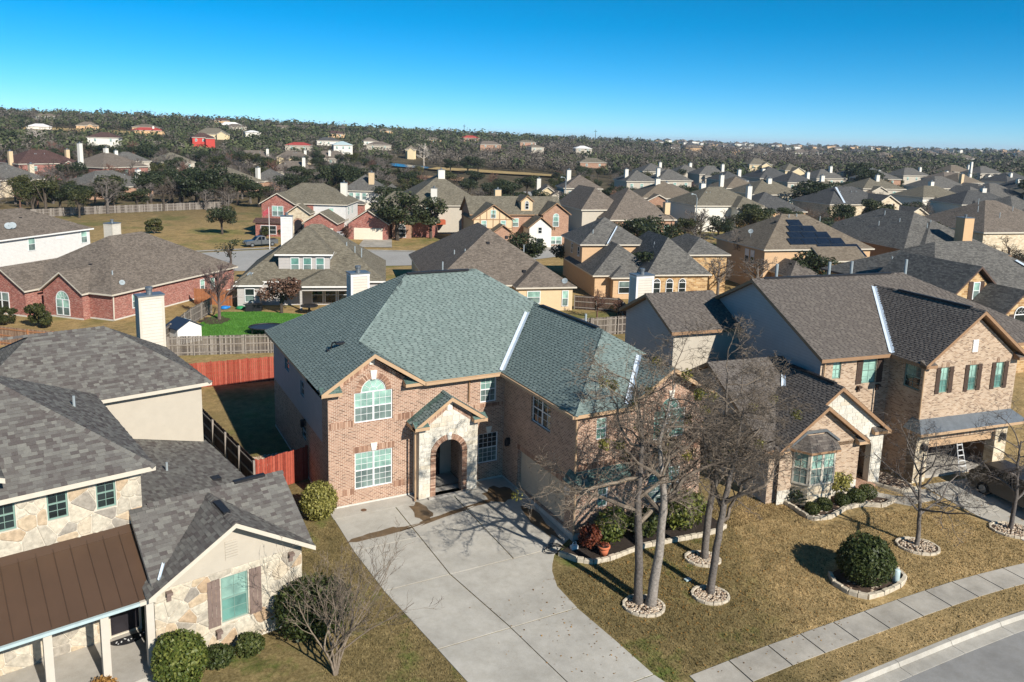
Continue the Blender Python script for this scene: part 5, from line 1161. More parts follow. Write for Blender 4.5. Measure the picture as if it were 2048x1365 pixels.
# white-sided two-storey house at the far left
T=thing('white_sided_house','white-sided two-storey house with twin satellite dishes at the left edge','house',(-9.1,87.66,gz(-9,87)),46); H1=T
r=mass(T,-22,-.4,.4,11.5,5.8,.5,'x',('hip','hip'),'siding_white','roof_taupe','trim_white')
wins(T,Plane((-22,.4),0),[(11.6,4.0,1.1,1.75),(20.0,4.0,1.1,1.75)]); 
m=MB(); pbox(m,Plane((-22,.4),0),16,17.2,5.0,5.3,.0,.05); m.build('louvre','trim_white',T)
for dx in (0,.55): dish(r,-11.6+dx,1.9,6.8,.45,230)
vents(T,r,[(-15,4.5,8.0,'pipe'),(-5,4.5,8,'box'),(-8,4,7.8,'box')])
# red brick single-storey house
T=thing('red_brick_house','red brick single-storey house with pointed gables and tan chimney at left','house',(-7.9,54.3,gz(-8,54)),44)
r=mass(T,0,19.5,0,14.5,2.75,.62,'x',('hip','hip'),'brick_red','roof_taupe','trim_cream')
for (y0,y1,xo,p) in ((3.0,8.2,-.9,.72),(9.2,15.4,-2.2,.66)): mass(T,xo,6,y0,y1,2.7,p,'x',('gable','gable'),'brick_red','roof_taupe','trim_cream',oh=.3)
wins(T,Plane((-.9,8.2),270),[(1.7,.25,1.8,1.75)],units=2,round=True,rk=.97); wins(T,Plane((-2.2,15.4),270),[(2.0,.6,2.0,1.8)],units=2,lo='pane_dark',up='pane_screen')
wins(T,Plane((0,0),0),[(2.6,.8,1.3,1.5),(13.2,.7,.8,1.5),(15.0,.7,.8,1.4)])
m=MB(); m.box(-.03,19.5,-.04,0,-.5,.15); m.box(-.04,0,-.03,3,-.5,.15); m.box(-.94,-.9,3,8.2,-.5,.15); m.box(-2.24,-2.2,9.2,15.4,-.5,.15); m.build('foundation','foundation',T)
chimney(T,11.0,12.3,10.4,11.7,3.5,8.4,'siding_cream',trim='trim_cream'); pipe(T,[(.05,-.1,2.7),(-.02,-.1,.1)],.07,'trim_cream')
vents(T,r,[(6,3.4,5.0,'box'),(8.2,3.6,5.1,'box'),(3.2,5.8,5,'box'),(4.2,2.6,4.5,'box'),(10,5.2,6.1,'box'),(2.2,2.0,4.0,'pipe')]); 
dish(r,2.0,.6,3.2,.3,240)
# grey two-storey house behind the green-roofed house
T=thing('grey_sided_house','grey-sided two-storey house with three upper windows facing the bright green lawn','house',(10.4,52.4,gz(10,52)),-19)
ra=mass(T,-2.4,3.4,4.4,13,5.7,.6,'x',('hip','hip'),'siding_grey','roof_olive','trim_white'); wins(T,Plane((-2.4,4.4),0),[(1.35,3.7,1.0,1.7),(2.75,3.7,1.0,1.7),(4.2,3.7,1.0,1.7)],up='pane_teal',lo='pane_screen')
rb=mass(T,-6.6,9.5,3.2,18,2.75,.74,'x',('hip','hip'),'siding_grey','roof_olive','trim_white')
rc=mass(T,.2,5.8,.4,6,2.7,.45,'x',('hip','hip'),'siding_grey','roof_olive','trim_white',zb=2.2)
for px in (.35,5.6):
    m=MB(); m.box(px,px+.25,.4,.65,-.3,2.5); m.build('patio_post','siding_grey',T)
wins(T,Plane((.2,3.2),0),[(1.2,.2,1.3,2.0),(2.7,.2,1.3,2.0),(4.2,.2,1.1,2.0)],up='pane_dark',lo='pane_dark')
mass(T,-6.6,-4.2,1.6,6,2.6,.6,'y',('hip','gable'),'siding_grey','roof_olive','trim_white'); wins(T,Plane((-6.6,1.6),0),[(.8,.7,1.1,1.6)],up='pane_dark',lo='pane_screen')
chimney(T,-2.7,-1.4,9.5,10.6,4,9.6,'siding_white',trim='trim_white'); ribbon(rb,[(-4.6,4.4,3.9),(-6.0,3.0,3.1)],.08,'flashing'); ribbon(rb,[(4.0,6.6,5.6),(2.9,4.9,4.4)],.1,'flashing')
dish(rb,-5.4,3.0,3.1,.38,230); vents(T,rb,[(5.2,7.6,6.0,'pipe'),(6.2,7.0,5.6,'pipe'),(7.0,6.6,5.4,'pipe'),(4.0,8,6.4,'box'),(5.0,6,5.0,'box'),(7.5,5,4.2,'box')])
# tan one-storey hip-roofed house
T=thing('tan_house','low tan house with broad brown hip roof directly behind the green roof','house',(33.4,42.9,gz(33,43)),-15)
r=mass(T,-9.5,6.6,2.2,26,2.75,.66,'y',('hip','hip'),'stucco_peach','roof_taupe','trim_cream'); r2=mass(T,.2,6.7,.4,9,2.75,.62,'y',('hip','hip'),'stucco_peach','roof_taupe','trim_cream')
wins(T,Plane((.2,.4),0),[(1.0,.9,1.6,1.5),(5.2,.5,.8,1.9)],lo='pane_screen'); ribbon(r2,[(3.2,6.6,4.85),(1.0,2.2,3.2)],.1,'flashing'); dish(r2,5.8,.7,3.0,.35,240); vents(T,r,[(-2,8,7.0,'box'),(1.6,3.6,4.2,'box'),(-5,7,5.6,'pipe'),(-6,9,5.2,'pipe'),(2.8,9,5.8,'pipe'),(1.2,12,7.2,'box'),(4.8,3.4,4.1,'box')])
# tan two-storey house with steep grey roofs
T=thing('peach_house','peach two-storey house with steep grey roofs and bay, behind the leafless trees','house',(46.2,46.7,gz(46,46)),-17); P=T
ra=mass(T,.6,9.5,7.4,17,5.8,.62,'x',('hip','hip'),'siding_tan','roof_grey','trim_cream'); wins(T,Plane((.6,17),270),[(4.2,4.0,.9,1.4),(7.6,4.0,.9,1.4)],up='pane_dark',lo='pane_dark')
rb=mass(T,.4,9.0,.4,14,2.8,.72,'y',('hip','hip'),'siding_tan','roof_grey','trim_cream'); rc=mass(T,6.5,14.5,-2.2,13,3.3,.95,'y',('hip','hip'),'stone_tan_wall','roof_grey','trim_cream')
wins(T,Plane((6.5,-2.2),0),[(.7,.8,1.0,1.6),(2.4,.8,1.0,1.6),(4.1,.8,1.0,1.6)],up='pane_dark',lo='pane_dark',round=True,rk=.98); mass(T,2.5,5.5,-.7,3,2.7,.6,'y',('hip','gable'),'siding_tan','roof_grey','trim_cream'); wins(T,Plane((2.5,-.7),0),[(.7,.7,1.6,1.6)],lo='pane_dark',up='pane_screen')
mass(T,13.5,19.0,2,12,5.2,.6,'y',('hip','hip'),'stone_tan_wall','roof_grey','trim_cream'); ribbon(ra,[(6.2,9.8,8.0),(3.9,6.6,6.0)],.1,'flashing'); ribbon(rc,[(9.6,4.0,6.6),(7.0,-1.6,4.0)],.08,'flashing'); vents(T,ra,[(2.5,9.0,6.9,'pipe'),(4,11.5,8.3,'box')])
# house with solar panels
T=thing('solar_house','orange-tan two-storey house with dark solar panels on its brown roof','house',(70.5,42.0,gz(70,42)),-13)
r=mass(T,.4,17.2,.4,13.4,5.7,.6,'x',('hip','hip'),'siding_tan','roof_sand','trim_cream')
ex=[[(7.4,-2.6,4.55),(14.6,-2.6,4.55),(14.6,.1,6.17),(7.4,.1,6.17)]]; slab(T,ex,'roof_sand','trim_cream'); m=MB(); m.box(7.7,14.3,-2.3,.4,-.4,4.3); m.build('wall','stucco_tan',T)
wins(T,Plane((7.7,-2.3),0),[(.8,.6,1.2,2.6),(2.7,.4,1.6,2.4),(5.0,.6,1.2,2.6)],up='pane_dark',lo='pane_dark'); wins(T,Plane((.4,13.4),270),[(8.2,3.4,1.0,1.9),(9.6,3.4,1.0,1.9)],up='trim_white',lo='pane_dark',frame='trim_white')
mass(T,1.6,5.6,-4.2,.4,2.8,.7,'y',('hip','gable'),'siding_tan','roof_brown','trim_cream')
nrm=Vector((0,-.6,1)).normalized(); up=Vector((0,1,.6)).normalized(); o0=Vector((0,0,5.82)); 
for row,(n,xs) in enumerate(((2,(8.6,13.0)),(3,(8.6,10.8,13.0)),(4,(4.6,6.8,9.0,11.2)),(3,(5.3,7.5,9.7)),(2,(6.0,8.2)),(1,(6.7,)))):
    for xx in xs:
        m=MB(); b0=Vector((xx,0,5.82))+up*(-1.9+row*1.42)+nrm*.14; b1=b0+up*1.36; q=[b0,b0+Vector((2.1,0,0)),b1+Vector((2.1,0,0)),b1]; m.poly(q,0); m.poly([p-nrm*.06 for p in reversed(q)],1)
        for i in range(4): m.poly([q[i]-nrm*.06,q[(i+1)%4]-nrm*.06,q[(i+1)%4],q[i]],1)
        m.build('solar_panel',['solar_cell','metal_cap'],T)
dish(r,1.2,5.5,7.2,.35,230); vents(T,r,[(7.6,6.2,9.2,'pipe'),(9,6.4,9.3,'pipe'),(12.5,5.8,9.0,'pipe'),(5.2,5.6,9,'box'),(7.2,5.8,9.1,'box'),(11.6,5.2,8.8,'box')])
# dark roofed house behind it, and the stone-gabled one on the right
T=thing('dark_roofed_house','house with broad dark grey roof, white vent pipes and tall tan chimney at right','house',(91.8,36.5,gz(91,36)),-14)
r=mass(T,0,15,0,22,5.6,.58,'y',('hip','hip'),'trim_brown','roof_grey','trim_brown'); mass(T,1.2,15.6,-2.2,14,5.0,.52,'y',('hip','gable'),'trim_brown','roof_grey','trim_brown')
chimney(T,8.4,10.0,-1.4,.2,3,10.3,'stucco_tan'); vents(T,r,[(3.5,10,7.9,'pipe'),(5,7.4,8.6,'pipe'),(6,12,9.3,'pipe'),(8.4,5,8.6,'pipe'),(7,4,8.2,'pipe'),(4,14,8.1,'box'),(2.6,17,7.3,'box')])
T=thing('stone_gabled_house','tan stone house with shuttered gable and dark hip roof at the right edge','house',(52.6,4.4,gz(52,4)),-9)
r=mass(T,1.6,19.5,2.6,16,5.5,.5,'x',('hip','hip'),'stone_tan_wall','roof_grey','trim_dark'); rg=mass(T,.3,6.2,.0,8,5.5,.85,'y',('gable','gable'),'stone_tan_wall','roof_grey','trim_dark'); gp=Plane((.3,0),0); wins(T,gp,[(2.6,5.6,.75,1.5)]); shutters(T,gp,2.6,3.35,5.55,7.15,'shutter_brown',.45,.03)
rg2=mass(T,2.8,6.4,-3.2,2,5.0,.85,'y',('gable','gable'),'stone_tan_wall','roof_grey','trim_dark'); wins(T,Plane((2.8,-3.2),0),[(1.1,3.4,1.3,1.6)],round=True,rk=.98,up='pane_dark',lo='pane_dark'); shutters(T,Plane((2.8,-3.2),0),1.1,2.4,3.4,5.0,'shutter_brown',.45,.03)
ribbon(r,[(15.2,6.2,7.6),(16.4,2.4,5.75)],.3,'flashing'); vents(T,r,[(3.5,9.5,7,'pipe')])
# red brick and limestone house across the far street
T=thing('brick_villa','red brick two-storey house with white stone entry gable across the far street','house',(22.2,121.5,gz(22,121)),-29)
r=mass(T,-2,13.5,1,12,5.9,.62,'x',('hip','hip'),'siding_white','roof_olive','trim_cream'); m=MB(); m.box(-2.05,7.2,.9,1.0,-.4,5.9); m.build('wall','brick_red',T)
mass(T,-2.2,4.0,-1.2,6,5.9,.6,'y',('gable','gable'),'brick_red','roof_olive','trim_cream'); wins(T,Plane((-2.2,-1.2),0),[(2.0,3.6,2.2,2.0)],units=2); wins(T,Plane((-2,1),0),[(12.2,4.0,1.0,1.3)]); wins(T,Plane((13.5,1),90),[(2,3.8,1,1.7),(5,3.8,1,1.7)],up='pane_teal',lo='pane_teal')
mass(T,3.2,7.2,-2.4,3,4.3,.7,'y',('gable','gable'),'stone_pale_wall','roof_olive','trim_cream'); m=MB(); pl=Plane((3.2,-2.4),0); a=[(1.2,0),(2.8,0),(2.8,2.4)]+arc(2.0,2.4,.8,0,180,10)[1:-1]+[(1.2,2.4)]; m.poly([pl.P(u,z,.03) for u,z in a]); m.build('entry_arch','door_dark',T); voussoirs(T,pl,2,2.4,.8,.3,'brick_piece',random.Random(2),d=.04)
mass(T,7.2,13.2,-5.5,3,2.9,.62,'y',('gable','gable'),'brick_red','roof_olive','trim_cream'); gdoor(T,Plane((7.2,-5.5),0),.6,5.4,0,2.1); mass(T,-2.6,2.4,-3.8,-1,2.6,.35,'x',('gable','gable'),'brick_red','roof_maroon','trim_dark',zb=-.4); wins(T,Plane((-2.6,-3.8),0),[(1,.4,3,1.7)],up='pane_dark',lo='pane_dark'); chimney(T,11,12.2,7.5,8.6,5,9.8,'stucco_white')
T=thing('brick_garage_house','red brick house whose gabled garage faces the far street, with green bin','house',(33.6,111.2,gz(33,111)),-28)
r=mass(T,0,16,5,19,2.9,.72,'x',('hip','hip'),'brick_red','roof_olive','trim_cream'); mass(T,.3,7.6,-1,9,2.9,.66,'y',('gable','gable'),'brick_red','roof_olive','trim_cream'); gdoor(T,Plane((.3,-1),0),1.0,6.4,0,2.2); mass(T,8.0,11.6,2.2,9,2.9,.66,'y',('gable','gable'),'brick_orange','roof_olive','trim_cream'); wins(T,Plane((8,2.2),0),[(.8,.2,1.9,1.7)],round=True,rk=.98,up='pane_dark',lo='pane_dark'); chimney(T,14.5,15.7,11,12,4,9.2,'stucco_white')
T=thing('cream_upper_house','cream house with three green upper windows and tall chimney beyond the brick garage','house',(49.5,154.6,gz(49,154)),-27)
r=mass(T,-4.5,4.8,.4,12,5.7,.6,'x',('hip','hip'),'stucco_white','roof_grey','trim_cream'); wins(T,Plane((-4.5,.4),0),[(1.6,3.6,1.1,1.7),(3.2,3.6,1.1,1.7),(4.8,3.6,1.1,1.7)]); chimney(T,1.6,2.9,2.4,3.4,5,10.2,'stucco_peach'); mass(T,-7,1,-3,1,2.7,.4,'x',('hip','hip'),'brick_red','roof_grey','trim_cream'); mass(T,3,10,3,14,3.6,.6,'x',('hip','hip'),'stucco_white','roof_grey','trim_cream')
# half-timbered house and the big hip behind it
T=thing('half_timbered_house','tan half-timbered house with gridded gable and small arched dormer','house',(51.5,93.0,gz(51,93)),-13)
r=mass(T,0,17.5,3.0,12,5.6,.62,'x',('gable','gable'),'brick_orange','roof_olive','trim_brown'); mass(T,-.2,7.0,0,9,5.0,.68,'y',('gable','gable'),'stucco_peach','roof_olive','trim_brown'); gp=Plane((-.2,0),0); m=MB()
for k in range(7): u=k*1.2; hgt=5.0+.68*min(u,7.2-u); pbox(m,gp,max(0,u-.07),u+.07,0,hgt,0,.04)
for z in (1.7,3.4,5.0): pbox(m,gp,0,7.2,z,z+.13,0,.05)
m.build('timber_frame','trim_brown',T); wins(T,gp,[(1.4,3.6,1.0,1.3),(3.1,5.3,1.0,1.5),(5.0,3.6,1.0,1.3)])
mass(T,13.2,18.2,1.2,9,5.8,.75,'y',('gable','gable'),'brick_orange','roof_olive','trim_brown'); wins(T,Plane((13.2,1.2),0),[(1.9,3.6,1.2,1.9)],round=True,rk=.98); mass(T,10.0,14.2,-1.0,5,3.6,.8,'y',('gable','gable'),'stucco_white','roof_olive','trim_brown'); wins(T,Plane((10,-1),0),[(1.6,2.6,.8,1.2),(1.4,-.2,1.3,2.0)],up='pane_dark',lo='pane_dark'); wins(T,Plane((14.2,1.2),0),[(.4,.3,2.4,1.5)],units=2)
mass(T,9.6,11.8,3.6,8,8.0,.8,'y',('gable','gable'),'stucco_peach','roof_olive','trim_brown',oh=.25,zb=-2); wins(T,Plane((9.6,3.6),0),[(.7,6.6,.8,1.2)],round=True,rk=.98,up='pane_dark',lo='pane_dark'); wins(T,Plane((7.0,3.0),0),[(.8,3.4,1.2,1.6)]); chimney(T,6.0,7.2,9.5,10.5,6,9.8,'stucco_peach'); mass(T,2.8,6.4,-2.5,1,2.8,.7,'y',('gable','gable'),'brick_orange','roof_olive','trim_brown')
T=thing('wide_hip_house','large brown hip-roofed house with tall chimney behind the half-timbered house','house',(50.5,113.5,gz(50,113)),-14)
r=mass(T,-4.5,12,.4,20,5.7,.66,'y',('hip','hip'),'stucco_cream','roof_olive','trim_cream'); wins(T,Plane((-4.5,.4),0),[(1.2,3.4,1.0,2.0),(4.4,3.2,1.4,2.2)],up='pane_teal'); chimney(T,3.4,4.8,7.5,8.7,7,12.6,'stucco_white'); m=MB(); m.box(-1.2,3.6,-1.6,.3,2.1,3.0); m.build('balcony','red_cedar',T); ribbon(r,[(1.0,6,8.8),(-2.5,1.2,6.3)],.12,'flashing')
# ---------------- generic further houses ----------------
def gen(name,label,x,y,yaw,w,d,he,wallm,roofm,p=.62,chim=None,cross=None,trim='trim_cream',win=3,group=None,seed=0,z=None,chm='stucco_white',gar=False,parts=True):
    rg=random.Random(seed*7+int(abs(x)*3)); T=thing(name,label,'house',(x,y,gz(x,y) if z is None else z),yaw,group); h=w/2
    ax='x' if w>=d else 'y'; r=mass(T,-h,h,.4,d,he,p,ax,('hip','hip'),wallm,roofm,trim,th=.25)
    pl=Plane((-h,.4),0)
    if win:
        z0=3.3 if he>4 else .7
        for i in range(win): u=(i+.5)*w/win-.6; window(T,pl,u,u+1.2,z0,z0+1.6,fine=False,d=.08,fw=.1)
    if cross:
        for (u0,u1,yo,dd,hh,kind,wm) in cross: mass(T,-h+u0,-h+u1,yo,dd,hh,p*1.05,'y',(kind,'gable'),wm or wallm,roofm,trim,th=.25)
    if gar: gdoor(T,Plane((-h+gar[0],gar[2]),0),0,gar[1],0,2.2)
    for c in (chim or []): chimney(T,-h+c[0],-h+c[0]+1.2,c[1],c[1]+1.1,he-1,he+c[2],chm,capr=.25)
    if parts:
        for i in range(3): roof_vent(r,rg.uniform(-h*.5,h*.5),d*.35,he+.12+p*min(d*.35,h*.45),'vent_grey','pipe',h=.7,r=.08)
    return T
G=gen
G('garage_house','pale yellow house with gabled two-car garage at the end of the side street',111,167.6,-25,8,14,2.9,'siding_yellow','roof_taupe',0.66,[(1,8,4.6)],[(0,7,-1,8,2.9,'gable',None)],gar=(1,5,-1))
G('hip_house','grey-shadowed two-storey hip-roofed house left of the big brick-walled roof',117,158.3,-20,11,12,5.6,'stucco_cream','roof_taupe',0.62,[(2,7,5)],[(6,9,-1,5,4.6,'gable','siding_yellow'),(-3,1,2,9,3.2,'gable',None)])
G('big_hip_house','large brown hip-roofed brick house with one tall white chimney on its slope',93,97.9,-10,15,17,3.4,'brick_orange','roof_taupe',0.76,[(13,1.2,3.6)],[(-4,6,6,20,5.0,'hip','stucco_cream')],win=4,chm='stucco_peach')
G('hip_house','grey hip roof rising behind the big brick house, chimney at its left',159.5,186.6,-15,11,13,5.6,'stucco_cream','roof_grey',0.62,[(1,5,4)])
G('hip_house','dark grey hip-roofed house two rows behind the big brick house',177.6,191,-15,13,12,5.6,'stucco_cream','roof_grey',0.60,[(1,4,4.2)])
V_=G('arched_villa','cream stucco house with three arched upper windows above stone, mid right',118,99.3,-12,17,14,5.8,'stucco_white','roof_olive',0.53,[(6,9,4.5)],[(9,16,-2.2,5,5.6,'hip','stucco_white'),(16,19,-3,6,3.0,'hip','stone_tan_wall')],win=0)
wins(V_,Plane((.5,-2.2),0),[(1.2,3.0,.9,1.6),(2.9,3.0,1.0,1.8),(4.7,3.0,.9,1.6)],round=True,rk=.95,up='pane_dark',lo='pane_dark'); m=MB(); m.box(.45,7.6,-2.35,-2.2,-.4,2.4); m.build('stone_base','stone_tan_wall',V_)
G('hip_house','speckled brown hip roof with three dark upper windows behind the arched villa',174,152.6,-15,12,13,5.6,'siding_yellow','roof_sand',0.53,[(-1,3,4)],win=3)
G('low_house','low dark grey roof with one white chimney left of the live oak',144.8,109.8,-15,15,16,3.0,'stucco_tan','roof_dark',0.55,[(1.5,6,6)],[(8,16,6,18,3.6,'hip',None)],win=0)
G('hip_house','small two-toned hip roof at the edge of the grey woods',229,243.6,-15,11,11,5.6,'stucco_cream','roof_grey',0.55,[(7,4,4)])
G('hip_house','grey hip roof with white chimney facing the grey woods',228.8,226.4,-15,15,12,5.6,'stucco_cream','roof_grey',0.57,[(11,2,4.4)],[(2,6,-1,5,5,'hip',None)])
G('hip_house','grey hip roof tucked below the dark cedar belt',211.8,245.8,-15,12,12,5.6,'stucco_cream','roof_grey',0.55,[(9,4,4)])
G('hip_house','small dark roof with arched white dormer among the mid-right houses',205,190,-15,11,12,5.6,'stucco_cream','roof_dark',0.55,[(9,4,4)],[(5,8,-1,5,5.4,'gable','stucco_white')])
SG=G('shuttered_gable_house','pale stone house with brown-shuttered gable in the right distance',165.1,101.4,-10,20,15,5.2,'stone_pale_wall','roof_dark',0.53,None,[(12,19,-2.5,6,5.6,'gable','stone_pale_wall'),(10.5,14.5,-4.5,2,3.2,'gable','stone_pale_wall'),(21,27,-4,6,2.9,'gable','stone_pale_wall')],win=0)
gp=Plane((2,-2.5),0); wins(SG,gp,[(3.3,3.4,1.5,2.2)],up='pane_dark',lo='pane_dark'); shutters(SG,gp,3.3,4.8,3.3,5.7,'shutter_brown',.6,.05); ribbon(SG.children[0],[(-4,6,9.2),(-5.5,0.5,5.6)],.25,'flashing')
WV=G('white_villa','white villa with arched tower windows and tan chimney in the right distance',259.6,139.3,-8,17,14,5.8,'stucco_white','roof_grey',0.55,[(15,3,5)],[(13,19,-6,4,5.8,'hip','stucco_white')],win=2,chm='stucco_peach'); wins(WV,Plane((4.5,-6),0),[(1,3,.9,1.9),(2.5,3,1.0,2.1),(4.1,3,.9,1.9)],round=True,rk=.95,up='pane_dark',lo='pane_dark')
G('hip_house','dark grey roof at the right edge below the white villa',240.7,108.4,-10,16,14,5.4,'stucco_cream','roof_grey',0.55,None,[(-6,4,2,12,5.2,'hip',None)])
RD_=G('brown_roof_house','dark brown roof with white vent pipes above a pale stone wall, right edge',138,45.1,-12,20,18,5.6,'stone_pale_wall','roof_taupe',0.53,None,None,win=0); vents(RD_,RD_.children[0],[(-6,6,9,'pipe'),(-4,8,10.2,'pipe'),(-3,4,8,'pipe'),(2,6,9,'pipe')])
G('cream_gable_house','cream gable-fronted house standing alone before the far grey woods',350.3,321.4,-15,15,12,5.6,'siding_yellow','roof_olive',0.55,None,[(7,13,-2,6,5,'gable',None)])
G('cream_gable_house','yellow gable-fronted house half hidden by the dark roofs, right distance',311.9,259.4,-15,11,12,5.6,'siding_yellow','roof_olive',0.57,None,[(2,9,-3,6,5,'gable',None)])
G('hip_house','dark hip roof with pale right slope beside the far live oaks',267.8,198.5,-12,15,13,5.6,'stucco_cream','roof_grey',0.55,[(9,4,5)])
G('hip_house','brown hip roof standing highest in the right distance, beside the pale chimney',420.4,240,-10,16,13,5.6,'stucco_cream','roof_sand',0.55,[(15,3,4)])
G('hip_house','grey roof with two little white gables at the far right',424,225.4,-10,16,13,5.6,'stucco_cream','roof_grey',0.55,[(-2,5,6)],[(3,6,-2,5,4.4,'gable','stucco_white'),(8,11,-2,5,4.4,'gable','stucco_white')],win=0)
G('hip_house','long dark roof with white chimney behind the shuttered gable house',325.5,224,-12,20,13,5.6,'stucco_cream','roof_dark',0.53,[(4,4,4)])
G('hip_house','dark roof with pale square front slope left of the white villa',345,214,-10,16,12,5.6,'stucco_cream','roof_grey',0.57,[(12,3,4)])
G('hip_house','small dark roof between the low dark roof and the far live oaks',226.8,177.4,-12,12,13,5.6,'stucco_cream','roof_dark',0.55,[(10,3,3.8)])
G('maroon_roof_house','broad maroon-brown hip roof with tan chimney in the left trees',-20.1,270.7,30,20,15,5.6,'brick_red','roof_maroon',0.55,[(18,5,4.5),(-1,4,4)],[(12,17,-2,5,4.8,'gable',None)],win=2,chm='stucco_peach')
G('twin_chimney_house','brown hip-roofed brick house with two tall white chimneys among bare trees',2,256.5,40,18,17,5.6,'brick_red','roof_taupe',0.53,[(-1,9,7.5),(8,8,6)],None,win=1)
G('stone_back_house','tan stone house with round-topped chimney half hidden by bare trees, far left',-26.8,215.6,30,17,14,4.6,'stone_pale_wall','roof_grey',0.53,[(14,3,4)],[(9,14,-3,5,3.2,'gable','stone_pale_wall')],win=2,chm='stone_pale_wall')
G('patio_house','low grey-roofed house with shaded patio behind the grass slope',-.9,211,35,20,15,2.9,'brick_orange','roof_grey',.55,[(17,3,4.6)],None,win=2)
G('brick_low_house','low orange brick house with white chimney beside the big live oaks',34.6,226.1,35,16,17,2.9,'brick_orange','roof_olive',0.55,[(14.5,1.5,4.5)],None,win=3)
G('grey_patio_house','low grey hip roof with shaded patio right of the low orange brick house',41.8,232,-20,12,14,2.9,'brick_orange','roof_grey',0.57,None,None,win=0)
G('hip_house','speckled grey roof with white chimney above the brick villa',59.7,273.8,-15,19,14,2.9,'stucco_cream','roof_taupe',0.55,[(13,3,5.5)])
G('hip_house','far grey roof with white chimney, leftmost of three in a row below the hill',58.2,348.8,-15,20,13,2.9,'stucco_cream','roof_taupe',0.55,[(16,2,4.6)])
G('gable_house','far cream-gabled roof, middle of three in a row below the hill',77.7,352.9,-15,18,13,2.9,'siding_yellow','roof_taupe',0.55,[(14,4,4)],[(1,5,-1,5,2.9,'gable',None),(7,11,-1,5,2.9,'gable',None)])
G('hip_house','far grey roof, rightmost of three in a row below the hill',96.9,356.8,-15,20,13,2.9,'stucco_cream','roof_taupe',0.55,[(9,2,4),(16,5,3)])
G('hip_house','low grey roof showing between dark oaks, far left',23.9,321.7,20,14,13,2.9,'stucco_cream','roof_olive',0.55,None)
G('hip_house','grey roof behind the twin-chimney house',6.2,309.2,20,14,12,4,'stucco_cream','roof_grey',0.55,[(2,4,4)])
G('red_roof_house','long low house with bright red roof on the left hill',29,563,10,19,10,2.9,'stucco_tan','roof_red',.4,[(12,3,3)],None,win=0,parts=False)
G('red_walled_house','bright red-walled two-storey house on the left hill',51,463,0,12,10,5.6,'red_paint','roof_maroon',.5,None,[(7,12,-2,6,5.2,'hip','red_paint')],win=3,parts=False)
G('yellow_hill_house','cream house with broad grey hip roof above the red-walled house',66,540,-10,22,14,3.4,'siding_yellow','roof_olive',0.55,None,[(14,20,-2,6,3.4,'gable','siding_yellow')],win=3,parts=False)
G('tan_roof_house','long tan-roofed house near the crest of the left hill',154,738,0,24,11,2.9,'stucco_white','roof_sand',.4,None,None,win=0,parts=False)
G('white_barn','white open-fronted barn by the hillside meadow',-36,570,0,14,10,2.9,'stucco_white','trim_white',.35,None,None,win=0,parts=False)
G('red_roof_house','small tan and red roofed house above the hillside meadow',-8,596,0,14,10,3.2,'stucco_tan','roof_sand',.5,None,[(6,11,-3,4,2.8,'gable','stucco_tan')],win=0,parts=False)
G('blue_roof_house','white two-storey house with blue-grey roof and deck, left of the pond',125,432,-10,11,10,5.6,'stucco_white','gutter_blue',.4,None,None,win=3,parts=False)
G('cream_cottage','narrow cream gabled cottage among dark oaks above the pond',158,407,-20,6,9,5.6,'siding_yellow','roof_sand',0.70,None,[(1,5,-2,5,5,'gable',None)],win=0,parts=False)
G('tan_cottage','low tan-roofed house on the hillside left of the cream cottage',177,540,0,11,10,2.9,'stucco_white','roof_taupe',.5,None,None,win=2,parts=False)
G('white_cottage','white shed-roofed cottage on the left hill right of the red-walled house',101,586,0,11,9,3.4,'stucco_white','trim_white',.3,None,None,win=0,parts=False)
G('tan_cottage','tan house with white wing on the hillside above the pond trees',256,611,-10,14,9,3.2,'stucco_tan','roof_sand',.4,None,None,win=1,parts=False)
G('panel_roof_house','low white house with dark blue roof left of the blue-roofed house',140,520,-10,16,10,3.0,'stucco_white','roof_dark',.45,None,None,win=3,parts=False)
G('pale_far_house','tiny pale house far off in the grey woods',677,967,-10,20,10,4,'stucco_white','roof_sand',.4,None,None,win=0,parts=False)
G('maroon_roof_house','small far house with bright red roof in the grey woods',327,561,0,12,9,2.9,'stucco_white','roof_red',.4,[(9,3,3)],None,win=0,parts=False)
